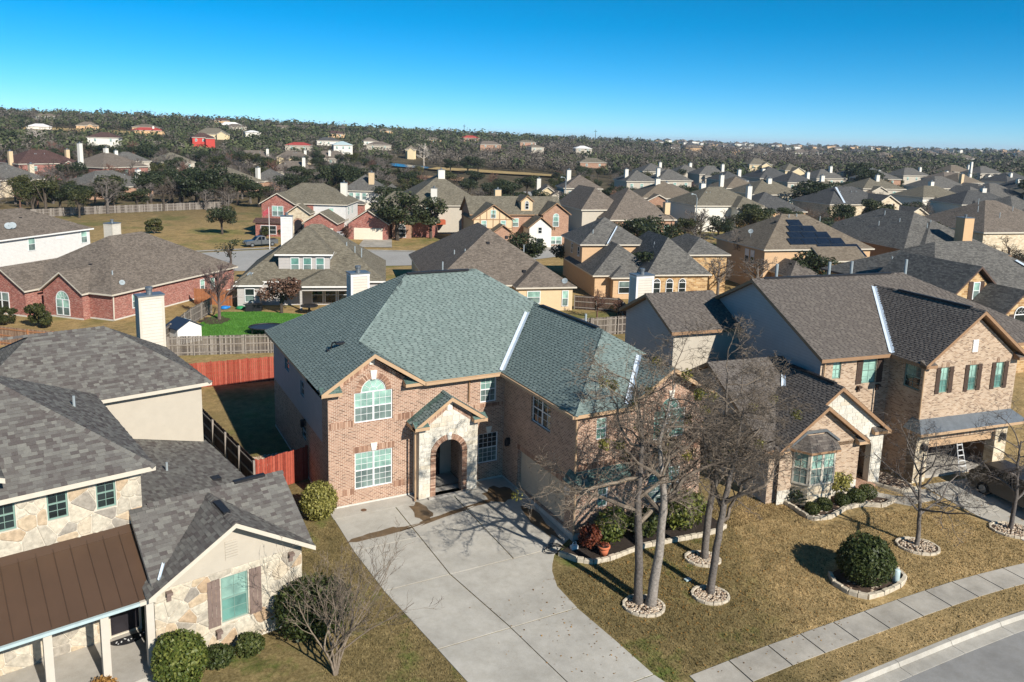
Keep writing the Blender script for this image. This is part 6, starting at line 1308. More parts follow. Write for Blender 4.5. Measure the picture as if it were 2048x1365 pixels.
# ---------------- fences ----------------
plain('fence_grey',(.27,.235,.20),.9,.3,3); plain('fence_red',(.34,.07,.042),.85,.2,3); plain('fence_brown',(.30,.19,.12),.9,.3,3); plain('fence_dark',(.06,.045,.04),.9,.3,3); plain('post_orange',(.38,.17,.075),.85,.2,3)
tone_mat('picket_grey',[(0,(.085,.07,.06)),(.45,(.17,.145,.12)),(1,(.31,.275,.235))],.9,6,.3); tone_mat('picket_red',[(0,(.24,.045,.028)),(.5,(.36,.075,.045)),(1,(.42,.11,.07))],.85,6,.2); tone_mat('picket_brown',[(0,(.20,.12,.075)),(1,(.40,.27,.18))],.9,6,.3); tone_mat('picket_dark',[(0,(.045,.03,.026)),(1,(.10,.06,.05))],.9,6,.3); tone_mat('picket_orange',[(0,(.32,.12,.05)),(1,(.44,.18,.08))],.9,6,.3)
def fence(label,pts,h,pick,post,rail_side=1,pw=.14,z=None,bare=False,name='wooden_fence'):
    rng=random.Random(int(abs(pts[0][0])*10)); T=thing(name,label,'fence'); pk=MB(); rl=MB()
    for (a,b) in zip(pts[:-1],pts[1:]):
        a=Vector((*a,0)); b=Vector((*b,0)); L=(b-a).length; d=(b-a)/L; n=Vector((-d.y,d.x,0))*rail_side
        k=int(L/pw)
        for i in range(k):
            p=a+d*((i+.06)*pw); q=a+d*((i+.94)*pw); z0=zg(p.x,p.y); hh=h*rng.uniform(.985,1.015); t=rng.random()
            c=[p-n*.01,q-n*.01,q+n*.012,p+n*.012]; lo=[(v.x,v.y,z0-.05) for v in c]; hi=[(v.x,v.y,z0+hh) for v in c]
            pk.poly([lo[0],lo[1],hi[1],hi[0]],0,t); pk.poly([lo[2],lo[3],hi[3],hi[2]],0,t); pk.poly(hi,0,t); 
        ns=max(1,round(L/2.4))
        for i in range(ns):
            p=a+d*(L*i/ns); q=a+d*(L*(i+1)/ns)
            for zr in (.25,.95,1.55) if h>1.5 else (.25,1.1):
                m=MB(); c=[p+n*.014,q+n*.014,q+n*.055,p+n*.055]; zp,zq=zg(p.x,p.y),zg(q.x,q.y); zs=[zp,zq,zq,zp]
                lo=[(v.x,v.y,s+zr-.045) for v,s in zip(c,zs)]; hi=[(v.x,v.y,s+zr+.045) for v,s in zip(c,zs)]
                for f in ([lo[0],lo[1],hi[1],hi[0]],[lo[2],lo[3],hi[3],hi[2]],hi,lo[::-1]): m.poly(f)
                m.build('rail',post,T)
        for i in range(ns+1):
            p=a+d*(L*i/ns)+n*.1; m=MB(); z0=zg(p.x,p.y); M=Matrix.Translation((p.x,p.y,z0))@Matrix.Rotation(math.atan2(d.y,d.x),4,'Z'); m.box(-.05,.05,-.05,.05,-.1,h+.03,0,None,M); m.build('post',post,T)
    tag(pk.build('pickets',pick,T),kind='stuff'); return T
fence('weathered brown fence with orange posts across the back lawn at left',[(-24,54.5),(-17.3,47.9),(-14.9,45.6),(-10.9,42.5),(-6.65,39.0),(-4.2,38.5)],1.75,'picket_brown','post_orange',-1)
fence('weathered grey fence between the red fence and the bright green lawn',[(-4.0,38.4),(4.4,36.1),(12,34)],1.75,'picket_grey','fence_grey',-1)
fence('red-stained fence across the back of the side yard',[(-4.9,22.3),(17,20.6)],1.8,'picket_red','fence_red',1)
fence('dark shaded fence along the side yard between the two nearest houses',[(-4.9,22.3),(-4.2,12.2),(-2.8,3.2)],1.8,'picket_dark','fence_grey',-1)  # dark brown-grey pickets, with the shade of this face in their tone too
fence('short red-stained gate fence beside the tan brick house',[(-2.75,3.2),(-.05,4.0)],1.8,'picket_red','fence_red',1)
fence('grey fence running back beside the white shed',[(-4.2,41.4),(-1.0,49.5),(1.6,54.5)],1.75,'picket_grey','fence_grey',-1)
fence('orange fence at the right end of the red brick house',[(.6,60.3),(4.4,57.6)],1.8,'picket_orange','post_orange',1)
fence('orange fence at the left end of the red brick house',[(-22.5,64.5),(-18.6,66.2)],1.8,'picket_orange','post_orange',1)
fence('grey fence behind the green roof, in front of the tan house',[(24,31.5),(31.8,25.3),(37,24.0)],1.75,'picket_grey','fence_grey',-1)
fence('grey fence between the tan house and the peach house',[(40.6,42),(44.6,38.6),(41,30),(37.4,24.2)],1.7,'picket_dark','fence_grey',-1)
fence('grey fence along the top of the grass slope',[(-26,160),(-8,168),(6,172),(20,176)],1.8,'picket_grey','fence_grey',-1,.3)
fence('reddish fence beside the brick villa garage',[(37.5,118),(33.4,114.2)],1.8,'picket_brown','fence_brown',1,.3)
# ---------------- far street, lawn, shed, yard things ----------------
def strip(name,pts,mat,up=.05,kind='structure'):
    m=MB(); L=[];Rr=[]
    for i,(x,y,w) in enumerate(pts):
        a=Vector(pts[max(i-1,0)][:2]); b=Vector(pts[min(i+1,len(pts)-1)][:2]); d=(b-a).normalized(); n=Vector((-d.y,d.x)); L.append((x+n.x*w,y+n.y*w)); Rr.append((x-n.x*w,y-n.y*w))
    for i in range(len(pts)-1): m.poly([(*Rr[i],zg(*Rr[i])+up),(*Rr[i+1],zg(*Rr[i+1])+up),(*L[i+1],zg(*L[i+1])+up),(*L[i],zg(*L[i])+up)])
    return tag(m.build(name,mat),kind=kind)
st=[(-14,95,5),(0,92,8),(10,90.5,10),(20,90.5,10.5),(30,86.5,8),(40,83,6.5),(50,81,5.5),(62,84,5),(74,96,5.5),(85,112,5),(97,131,5),(110,157,5.5),(124,186,6),(135,215,6)]
strip('street',st,'street_far',.05)
strip('pavement',[(x,y+w+1.6,.7) for x,y,w in st[1:7]],'concrete_walk',.08)
strip('driveway',[(38.6,108.5,2.6),(34.5,98,3.0)],'concrete_walk',.08); strip('driveway',[(31.5,112.5,2.6),(26,101,3.0)],'concrete_walk',.08); strip('driveway',[(112,164,3),(108,152,3.4)],'concrete_walk',.1); strip('driveway',[(62.5,91,2.2),(62,86,2.4)],'concrete_walk',.08)
strip('meadow',[(-60,575,10),(-20,582,16),(10,560,22),(30,540,10)],'meadow_grass',1.2); strip('meadow',[(140,330,8),(150,322,10),(172,300,9),(185,285,6)],'meadow_grass',1.0); strip('dirt_bank',[(110,285,6),(126,275,8),(118,262,7)],'dirt',.8)
m=MB(); bl=[(118,352),(128,338),(140,326),(146,332),(138,350),(130,366)]; m.poly([(x,y,zg(x,y)+.8) for x,y in bl][::-1] if area2(bl)<0 else [(x,y,zg(x,y)+.8) for x,y in bl]); tag(m.build('pond','pond_water'),kind='structure')
g_=[(-.9,44.4),(-.2,49.6),(2.6,54.6),(6.8,53.2),(10.4,50.5),(12.5,46),(11,40),(5.5,40.8),(.5,42.2)]
m=MB(); p=g_ if area2(g_)>0 else g_[::-1]; m.poly([(x,y,zg(x,y)+.06) for x,y in p]); tag(m.build('lawn','turf_green'),kind='structure')
rr=np.random.RandomState(8); n=26000; x=rr.uniform(-.9,12,n); y=rr.uniform(40,54.6,n)
def inpoly(x,y,p):
    c=np.zeros(len(x),bool)
    for i in range(len(p)):
        a=p[i]; b=p[i-1]; k=((a[1]>y)!=(b[1]>y))&(x<(b[0]-a[0])*(y-a[1])/(b[1]-a[1]+1e-9)+a[0]); c^=k
    return c
k=inpoly(x,y,g_); x=x[k]; y=y[k]; n=len(x); z=zg(x,y)+.05; a=rr.uniform(0,6.28,n); w=.03; V=np.stack([np.stack([x-w*np.cos(a),y-w*np.sin(a),z],1),np.stack([x+w*np.cos(a),y+w*np.sin(a),z],1),np.stack([x+rr.normal(0,.03,n),y+rr.normal(0,.03,n),z+rr.uniform(.04,.1,n)],1)],1).reshape(-1,3)
tag(link('turf',np_mesh('turf',[(V,np.arange(n*3).reshape(-1,3),rr.rand(n))],'leaf_grass')),'bright green turf of the small back lawn','grass',kind='stuff')
m=MB(); b=blob(1.6,50.6,1.6,1.7,random.Random(9)); b=b if area2(b)>0 else b[::-1]; m.poly([(px,py,zg(px,py)+.09) for px,py in b]); tag(m.build('mulch_bed','mulch'),kind='structure')
T=thing('garden_shed','small white shed with dark blue gable roof behind the chimney','shed',(-2.2,43.3,zg(-2.2,43.3)),24)
m=MB(); m.box(-1.2,1.2,-1.0,1.0,-.1,1.5); m.poly([(-1.2,-1.0,1.5),(1.2,-1,1.5),(0,-1,2.15)]); m.poly([(1.2,1,1.5),(-1.2,1,1.5),(0,1,2.15)]); m.build('wall','trim_white',T)
r=slab(T,hip_polys(-1.35,1.35,-1.15,1.15,1.48,.55,'y','gable','gable'),'navy_metal','navy_metal',.06)
for yy in (-.3,.5): dm_=MB(); dm_.tube([(.45,yy,1.95),(.45,yy,2.06)],.12,8); dm_.build('skylight','vent_grey',r)
def tubbox(name,label,cat,x,y,sx,sy,h,mat,yaw=0):
    m=MB(); m.box(-sx*.94,sx*.94,-sy*.94,sy*.94,0,h*.9); m.box(-sx,sx,-sy,sy,h*.9,h); o=tag(m.build(name,mat),label,cat); o.location=(x,y,zg(x,y)+.06); o.rotation_euler=(0,0,R(yaw)); return o
tubbox('storage_box','black storage box against the grey-sided house','box',6.1,54.0,.9,.45,.75,'dark_metal',-19); 
T=thing('trampoline','dark round-cornered trampoline at the fence end of the green lawn','trampoline',(5.4,43.2,zg(5.4,43.2)),-15)
m=MB(); m.tube([(1.7*math.cos(a),1.3*math.sin(a),.75) for a in np.linspace(0,6.283,25)],.07,6); m.build('frame','dark_metal',T); m=MB(); m.poly([(1.6*math.cos(a),1.2*math.sin(a),.72) for a in np.linspace(0,6.1,22)]); m.build('mat','navy_metal',T)
for a in (.6,2.2,3.8,5.3): m=MB(); m.tube([(1.65*math.cos(a),1.25*math.sin(a),.75),(1.7*math.cos(a),1.3*math.sin(a),0)],.035,5); m.build('leg','dark_metal',T)
T=thing('patio_table','round dark patio table under the grey porch','table',(11.4,50.6,zg(11.4,50.6))); m=MB(); m.tube([(0,0,.85),(0,0,.95)],.95,18); m.build('table_top','dark_metal',T); m=MB(); m.tube([(0,0,0),(0,0,.85)],.12,8); m.build('leg','dark_metal',T)
for (x,y,mt,lb,nm) in ((3.3,56.3,'toy_blue','blue plastic toy pool beside the bare backyard tree','toy_pool'),(4.9,55.6,'toy_green','green plastic turtle-shaped toy on the edge of the green lawn','garden_toy')):
    m=MB(); m.tube([(0,0,0),(0,0,.18),(0,0,.3)],[.45,.5,.3],12); m.tube([(.4,0,.1),(.62,0,.2)],[.14,.08],8); o=tag(m.build(nm,mt,None,True),lb,'toy'); o.location=(x,y,zg(x,y)+.03)
T=thing('wheelie_bin','green wheeled bin in front of the brick garage','bin',(38.2,108.2,zg(38.2,108.2)),-28); m=MB(); m.tube([(0,0,.05),(0,0,1.05)],[.36,.48],4); m.build('body','toy_green',T); m=MB(); m.box(-.4,.4,-.4,.45,1.05,1.13); m.build('lid','toy_green',T)
T=thing('flagpole','white flagpole with drooping flag before the brick villa','flagpole',(17.1,101.2,zg(17,101))); m=MB(); m.tube([(0,0,-.2),(0,0,7.2)],[.07,.04],8); m.build('pole','trim_white',T); m=MB(); m.poly([(0,0,7.0),(0,0,6.1),(-.9,.1,5.5),(-1.0,.15,6.3)]); m.poly([(-1.0,.15,6.3),(-.9,.1,5.5),(0,0,6.1),(0,0,7.0)]); m.build('flag','toy_flag',T)
def lamp(label,x,y,h=8.5,az=200):
    T=thing('street_lamp',label,'street lamp',(x,y,zg(x,y)),0,'street lamps'); a=R(az); m=MB(); m.tube([(0,0,-.3),(0,0,h)],[.13,.09],8); m.tube([(0,0,h),(.6*math.cos(a),.6*math.sin(a),h+.7),(1.8*math.cos(a),1.8*math.sin(a),h+.9)],.07,6); m.build('pole','vent_grey',T); m=MB(); c=Vector((2.1*math.cos(a),2.1*math.sin(a),h+.88)); m.tube([c+Vector((-.45*math.cos(a),-.45*math.sin(a),0)),c,c+Vector((.4*math.cos(a),.4*math.sin(a),-.03))],[.1,.2,.08],8); m.build('lamp_head','vent_grey',T)
lamp('grey street lamp rising behind the peach house roofs',101,91,8.5); lamp('grey street lamp by the dark oaks of the side street',112,160,8)
# ---------------- vehicles ----------------
def car(name,label,cat,loc,yaw,paint,kind='suv',L=4.8,Wd=1.9):
    T=thing(name,label,cat,(loc[0],loc[1],zg(*loc)+.03),yaw); w=Wd/2
    if kind=='suv': body=[(-.5,.35),(-.5,.75),(-.47,.95),(-.2,1.08),(.48,1.12),(.5,.7),(.49,.35)]; cab=[(-.27,1.05),(-.12,1.62),(.05,1.72),(.36,1.70),(.47,1.1)]
    elif kind=='pickup': body=[(-.5,.4),(-.5,.85),(-.46,1.0),(-.2,1.12),(.5,1.12),(.5,.5),(.49,.4)]; cab=[(-.23,1.08),(-.12,1.68),(-.02,1.78),(.1,1.76),(.14,1.1)]
    else: body=[(-.5,.3),(-.5,.62),(-.45,.8),(-.2,.92),(.42,.98),(.5,.85),(.49,.3)]; cab=[(-.24,.9),(-.08,1.35),(.05,1.43),(.25,1.4),(.42,.97)]
    def ext(prof,w0,w1,zc,nm,mt,par):
        m=MB(); n=len(prof); z0=min(p[1] for p in prof); z1=max(p[1] for p in prof)
        A=[];B=[]
        for px,pz in prof:
            ww=w0+(w1-w0)*((pz-z0)/(z1-z0))**1.5; A.append((px*L,-ww,pz)); B.append((px*L,ww,pz))
        m.poly(A); m.poly(B[::-1])
        for i in range(n): j=(i+1)%n; m.poly([A[j],A[i],B[i],B[j]])
        o=m.build(nm,mt,par); bv=o.modifiers.new('bevel','BEVEL'); bv.width=.06; bv.segments=2; bv.limit_method='ANGLE'; return o,A,B
    b,_,_=ext(body[::-1],w,w*.94,0,'body',paint,T); c,A,B=ext(cab[::-1],w*.93,w*.76,0,'cabin',paint,T)
    zc=(cab[0][1]+cab[2][1])/2
    def q(pts,nm,mt): m=MB(); m.poly(pts); m.poly([Vector(p) for p in pts][::-1]); m.build(nm,mt,c)
    x=[p[0]*L for p in cab]; zz=[p[1] for p in cab]
    for s in (-1,1):
        lo=zz[0]+.08; hi=zz[2]-.1; k0=w*.93; yy=lambda z:s*(w*.93+(w*.76-w*.93)*max(0,(z-zz[0])/(zz[2]-zz[0]))**1.5+.012)
        def seg(a,b,nm='side_window'): q([(a[0],yy(lo),lo),(b[0],yy(lo),lo),(b[1],yy(hi),hi),(a[1],yy(hi),hi)],nm,'car_glass')
        xm=(x[1]+x[3])/2; seg((x[0]+.42,x[1]+.2),(xm-.05,xm-.05)); seg((xm+.05,xm+.05),(x[4]-.35,x[3]-.05))
        h=MB(); h.box(-.12*L,-.12*L+.2,s*w*.97-.02,s*w*.97+.025,.92,.96); h.build('door_handle','metal_cap',b)
        mr=MB(); mr.box(x[0]+.35,x[0]+.55,s*(w+.02)-.12,s*(w+.02)+.12,zz[0]+.02,zz[0]+.2); mr.build('wing_mirror',paint,b)
        hl=MB(); hl.box(-.505*L,-.47*L,s*w*.62-.2,s*w*.62+.2,.68,.86); hl.build('headlight','trim_white',b); tl=MB(); tl.box(.475*L,.503*L,s*w*.8-.12,s*w*.8+.1,.75,1.0); tl.build('tail_light','tail_red',b)
    q([(x[0]+.06,-w*.8,zz[0]+.1),(x[0]+.06,w*.8,zz[0]+.1),(x[1]-.02,w*.72,zz[1]-.02),(x[1]-.02,-w*.72,zz[1]-.02)],'windscreen','car_glass'); q([(x[4]-.0,w*.78,zz[4]+.12),(x[4]-.0,-w*.78,zz[4]+.12),(x[3]+.05,-w*.7,zz[3]-.06),(x[3]+.05,w*.7,zz[3]-.06)],'rear_window','car_glass')
    if kind=='pickup': m=MB(); m.box(.17*L,.48*L,-w*.82,w*.82,1.1,1.135); m.build('truck_bed','dark_metal',T)
    for fx in (-.31,.31):
        for s in (-1,1):
            m=MB(); m.tube([(fx*L,s*(w-.24),.36),(fx*L,s*(w+.02),.36)],.36,18); t=m.build('wheel','tyre',T); m=MB(); m.tube([(fx*L,s*(w-.02),.36),(fx*L,s*(w+.035),.36)],.22,12); m.build('rim','metal_cap',t)
    return T
car('parked_truck','large dark brown vehicle on the pale brick house driveway behind bare branches','truck',(33.35,-13.7),90-8,'paint_bronze','suv',5.3,2.0)
car('pickup_truck','grey pickup truck parked on the far street by the flagpole','truck',(16.4,105.5),8,'paint_grey','pickup',5.6,1.95)
car('parked_car','silver car on the driveway below the brick villa garage','car',(31.2,110.5),60,'paint_silver','car',4.6,1.8)
car('parked_car','dark car in front of the pale yellow garage','car',(114,163),20,'paint_black','suv',4.6,1.85)
# ---------------- mid-distance trees ----------------
def ever_proto(seed,n=2600,size=.30,mat='leaf_oak',lob=9,squash=.8,trunk_h=.35):
    rng=random.Random(seed); L=[]
    for i in range(lob): a=rng.uniform(0,6.28); k=rng.uniform(.1,.34); z=rng.uniform(.42,.86); L.append(((k*math.cos(a)*(1.25-z*.5),k*math.sin(a)*(1.25-z*.5),z),(rng.uniform(.13,.24),)*2+(rng.uniform(.10,.17),),rng.uniform(.6,1.3)))
    crown=np_mesh('crown',[leaf_cloud(n,L,size*.1,rng,.45)],mat); tb=MB(); tb.tube([(0,0,-.05),(.01,.01,.25),(.0,.02,.6)],[.035,.028,.015],7)
    for i in range(7): a=rng.uniform(0,6.28); tb.tube([(0,0,rng.uniform(.2,.45)),(.16*math.cos(a),.16*math.sin(a),rng.uniform(.5,.7)),(.26*math.cos(a),.26*math.sin(a),rng.uniform(.6,.85))],[.015,.01,.004],4)
    return crown,tb.mesh('trunk',['bark_dark'])
def bare_proto(seed,twig='bark_grey',fan=False,nl=9):
    rng=random.Random(seed); P=dict(OAK); P.update(seg=[4,4,4,3],tip=[.5,.35,.4,.4],jit=[.05,.2,.26,.3],up=[.02,.06,.06,.04],sides=[6,4,3,3],num=[1,nl,9,8],ang=[(25,60),(25,65),(25,70)],lift=[.2,.18,.15],rk=[.5,.5,.6],lk=[.6,.52,.5],rmin=.0028,ends=[]); P['from']=[.4,.25,.2]
    if fan: P.update(lift=[.35,.3,.25],jit=[.05,.1,.14,.18])
    tb=MB(); tb.tube([(0,0,-.05),(.01,0,.2),(0,.01,.45),(0,0,.7)],[.03,.025,.018,.006],6); cr=MB()
    for i in range(nl): f=.2+.45*i/nl; a=i*2.4+rng.uniform(-.4,.4); el=R(rng.uniform(25,65)); branch(cr,(0,0,f),(math.cos(a)*math.cos(el),math.sin(a)*math.cos(el),math.sin(el)),.34*rng.uniform(.8,1.2)*(1.1-.4*i/nl),.012,1,rng,P)
    return cr.mesh('crown',[twig]),tb.mesh('trunk',[twig])
PR={'oak':[ever_proto(101,3000),ever_proto(102,3000),ever_proto(103,3000)],'cedar':[ever_proto(111,2600,.26,'leaf_cedar',11),ever_proto(112,2600,.26,'leaf_cedar',11)],'bare':[bare_proto(121),bare_proto(122),bare_proto(123,'bark_dark')],'mauve':[bare_proto(131,'bark_rust',True,12)],'bareshort':[bare_proto(132,'bark_mauve',True,14)],'syc':[bare_proto(141,'bark_white')],'brown':[ever_proto(151,1900,.36,'leaf_brown')],'yellow':[ever_proto(161,1500,.3,'leaf_mistle')],'thin':[ever_proto(171,420,.32,'leaf_oak',7)],'bush':[ever_proto(181,2200,.42,'leaf_cedar',9)]}
trng=random.Random(77)
def tree(kind,x,y,h,label,group=None,wide=1.0,name=None,cat='tree',sink=0):
    cr,tk=trng.choice(PR[kind]); T=thing(name or {'oak':'live_oak','cedar':'cedar_tree','bush':'shrub'}.get(kind,'bare_tree'),label,'shrub' if kind=='bush' else cat,(x,y,zg(x,y)-sink),trng.uniform(0,360),group); s=h; k=wide*trng.uniform(.9,1.15)
    T.scale=(s*k,s*k,s*trng.uniform(.92,1.05)); link('crown',cr,T); link('trunk',tk,T); return T
for k,x,y,h,lb,w in (('oak',12.7,123.7,6.2,'dark round live oak alone on the grass left of the brick villa',1.15),('oak',41.6,105.9,9.2,'large dark live oak in front of the brick garage gable',1.15),('oak',48.7,106.8,8.6,'large dark live oak left of the half-timbered house',1.1),('thin',8.3,84.6,4.6,'thin small-leaved tree on the near side of the far street',1),('oak',65.9,92.9,5.6,'rounded green tree before the white entry of the half-timbered house',1.1),('oak',97.3,131.4,8.6,'dark street oak on the island, nearer of two',1),('oak',106.4,140.3,8.8,'dark street oak on the island, farther of two',1),('oak',103.5,160,5.6,'dark oak beside the pale yellow garage',1.1),('oak',100,172,7,'grey-green oak behind the pale yellow garage house',1),
 ('cedar',-11.6,160,7.2,'golden-green cedar at the left end of the grass slope',.8),('cedar',-18.4,172,8.6,'dark cedar half hiding the tan stone house',1),('bare',-5.9,168,9.6,'tall bare tree in front of the low patio house',1.2),('bare',-17.6,196,10.4,'spreading bare tree above the white-sided house',1.2),('oak',14.4,180,11.3,'big live oak, leftmost of the three by the grass slope',1),('oak',19.5,182.5,12.0,'big live oak, middle of the three by the grass slope',1),('oak',25.4,186,10.6,'big live oak, rightmost of the three by the grass slope',1),('bare',6.2,172,8.2,'bare tree at the fence above the grass slope',1.1),('bare',10.8,182,9.6,'bare tree just left of the three big live oaks',1),
 ('bareshort',2.0,51.0,7.0,'tall leafless tree with upright twigs beside the green lawn',.95),('brown',8.6,51.6,4.8,'tree with dead brown leaves in front of the grey-sided house',1.15),('mauve',120.3,146.7,6.8,'reddish bare tree beside the big brown hip roof',1.2),('oak',166,117,11.6,'broad dark live oak behind the solar panel roof, left part',1.2),('oak',176,119,10.1,'broad dark live oak behind the solar panel roof, right part',1.2),('bare',101.6,90,7.6,'bare tree before the arched villa',1.2),('bare',74,49.5,9.0,'large bare tree between the peach house and the solar house',1.1),('bare',63,42.2,6.2,'low spreading bare tree before the stone arches of the peach house',1.35),('bare',68,40.5,6.2,'tangled bare tree left of the solar house wall',1.35),('bare',84.1,62,5.8,'small bare tree beyond the solar house',1.2),('bare',186,112,6.8,'bushy bare tree beside the shuttered gable house',1.2),('mauve',40.2,36.6,4.0,'small bare tree at the tan house fence corner',.9),('bare',120,42,6.0,'bare tree by the dark roofed house at right',1.2),('oak',246.6,104,11.5,'dark oak at the right picture edge below the white villa',1.1),
 ('oak',61.9,205.6,11,'dark oak mass right of the low orange brick house, near part',1.1),('oak',55.9,209,10,'dark oak mass right of the low orange brick house, far part',1.1),('bare',73,212,10.6,'tall bare tree behind the cream three-windowed house',1.2),('oak',80,232,9,'dark oak beyond the cream three-windowed house',1.2),('bare',92,238,9,'bare tree left of the yellow shrub trees',1.2),('yellow',105.8,262,6.6,'yellow-green tree below the pond',1),('yellow',112,255,4.5,'small yellow shrub tree below the pond',1),('syc',150.1,366.2,13.5,'tall white-limbed sycamore standing by the pond',.9),('syc',-31.9,440,12.5,'tall white-limbed sycamore on the left hill',1.1),('oak',139,305,7.6,'round oak on the dry meadow, left of three',1.1),('oak',146,301,9,'round oak on the dry meadow, middle of three',1.1),('oak',153,305,8.6,'round oak on the dry meadow, right of three',1.1),('oak',300,214,12.5,'dark oak among the far right roofs beside the long dark roof',1.2),('oak',280,190,12,'dark spreading oak right of the low dark roof with one chimney',1.3),('oak',12.3,222,8.4,'dark oak above the low patio house',1.1),('mauve',31.6,104.6,4.2,'reddish small bare tree by the brick villa drive',1),('bare',22.5,99,4.4,'rounded bare tree on the far street kerb',1.25),('oak',318,228,11,'dark oak standing behind the shuttered gable house roof',1.2)):
    tree(k,x,y,h,lb,None,w)
for x,y,h,lb in ((-14.3,53.6,2.9,'round green bush before the red brick gables'),(-17.6,56.2,1.9,'brownish low bush left of the round green bush'),(1.0,127.6,3.2,'rough bush on the grass above the red brick roof'),(19.6,118.0,1.9,'rounded hedge bush left of the brick villa entry'),(22.6,117.2,1.6,'small rounded bush beside the brick villa entry')): tree('bush',x,y,h*1.5,lb,None,.8,sink=h*.5)
tree('mauve',43.5,37.2,2.2,'low brown dried shrub beside the peach house bay',None,1.5,'dry_shrub','shrub')
# ---------------- more houses, scattered trees and the far woods ----------------
hs=[(o.location.x,o.location.y) for o in S.objects if o.parent is None and o.get('category')=='house']
LM=[(o.location.x,o.location.y,o.name.replace('_',' ')) for o in S.objects if o.parent is None and o.get('category')=='house' and '.' not in o.name and o.name not in ('hip_house','gable_house','red_roof_house','tan_cottage','maroon_roof_house','cream_gable_house') and o.location.y>60]
def relate(x,y):
    v=np.array([x-CAM[0],y-CAM[1]]); best=min(LM,key=lambda l:math.hypot(l[0]-x,l[1]-y)); d=np.array([x-best[0],y-best[1]]); u=v/np.linalg.norm(v); dep=d@u; lat=d@np.array([u[1],-u[0]])
    if abs(lat)>abs(dep): w='right of' if lat>0 else 'left of'
    else: w='behind' if dep>0 else 'in front of'
    far='far ' if math.hypot(*d)>60 else ''
    return far+w+' the '+best[2]
rs=np.random.RandomState(5); used=set(); nh=0; c_=0
while nh<34 and c_<5000:
    c_+=1; az=R(rs.uniform(31,62.5)); d=rs.uniform(205,430); x=CAM[0]+d*math.sin(az); y=CAM[1]+d*math.cos(az)
    if min(math.hypot(a-x,b-y) for a,b in hs)<25: continue
    if math.degrees(az)<40 and d>290: continue
    if math.degrees(az)<50 and d>350: continue
    if min(math.hypot(a-x,b-y) for a,b,_ in st)<20: continue
    rf=rs.choice(['roof_grey','roof_taupe','roof_olive','roof_dark','roof_sand']); cn={'roof_grey':'grey','roof_taupe':'taupe','roof_olive':'olive-brown','roof_dark':'charcoal','roof_sand':'sand-brown'}[rf]
    lb=cn+' hip-roofed house '+relate(x,y); hs.append((x,y)); nh+=1
    gen('hip_house',lb,x,y,-14+rs.uniform(-9,9),rs.uniform(13,18),rs.uniform(12,16),rs.choice([5.4,5.6,3.0]),rs.choice(['stucco_cream','stucco_white','brick_orange','stone_pale_wall','stucco_tan']),rf,rs.uniform(.46,.6),[(rs.uniform(2,10),rs.uniform(3,7),rs.uniform(3.5,5))],[(rs.uniform(0,3),rs.uniform(6,8),-2.0,5,rs.choice([3.0,4.8]),rs.choice(['gable','hip']),None)],win=2,group='houses filling the right background',parts=False)
nh=0; c_=0
while nh<16 and c_<3000:
    c_+=1; az=R(rs.uniform(-4,34)); d=rs.uniform(430,860); x=CAM[0]+d*math.sin(az); y=CAM[1]+d*math.cos(az)
    if min(math.hypot(a-x,b-y) for a,b in hs)<34: continue
    rf=['roof_taupe','roof_sand','roof_maroon','roof_olive','roof_red','trim_white'][nh%6]; cn=['taupe','sand-brown','maroon','olive-brown','red','white'][nh%6]; nh+=1; hs.append((x,y))
    gen('hill_house','small '+cn+'-roofed house in the woods, '+relate(x,y),x,y,rs.uniform(-25,25),rs.uniform(13,20),rs.uniform(9,12),rs.choice([3.0,5.4]),rs.choice(['stucco_white','stucco_cream','stucco_tan','brick_orange']),rf,rs.uniform(.35,.5),None,None,win=2,group='houses scattered on the wooded hills',parts=False)
hs=np.array(hs); stp=np.array([(a,b) for a,b,_ in st]); scn=[]; c_=0
while len(scn)<640 and c_<12000:
    c_+=1; left=rs.rand()<.5; az=R(rs.uniform(-6,24)) if left else R(rs.uniform(24,62)); azd=math.degrees(az); d=rs.uniform(196,420) if left else rs.uniform(105,400); x=CAM[0]+d*math.sin(az); y=CAM[1]+d*math.cos(az)
    if np.hypot(hs[:,0]-x,hs[:,1]+5-y).min()<(8.5 if left else 9.5) or np.hypot(stp[:,0]-x,stp[:,1]-y).min()<12: continue
    if 19<azd<31 and 300<d<430: continue
    if azd<14 and d<206: continue
    if any((x-a)**2+(y-b)**2<(16 if left else 26) for a,b,_ in scn): continue
    scn.append((x,y,left))
for (x,y,left) in scn:
    k=rs.choice(['oak','bare','cedar','mauve'],p=[.22,.62,.10,.06] if left else [.46,.38,.10,.06]); h=rs.uniform(5.0,9.0) if left else rs.uniform(4,7.5)
    lb={'oak':'dark green oak ','bare':'grey leafless tree ','cedar':'olive-green cedar ','mauve':'reddish leafless tree '}[k]+relate(x,y)
    tree(k,x,y,h,lb,'background trees',1.25)
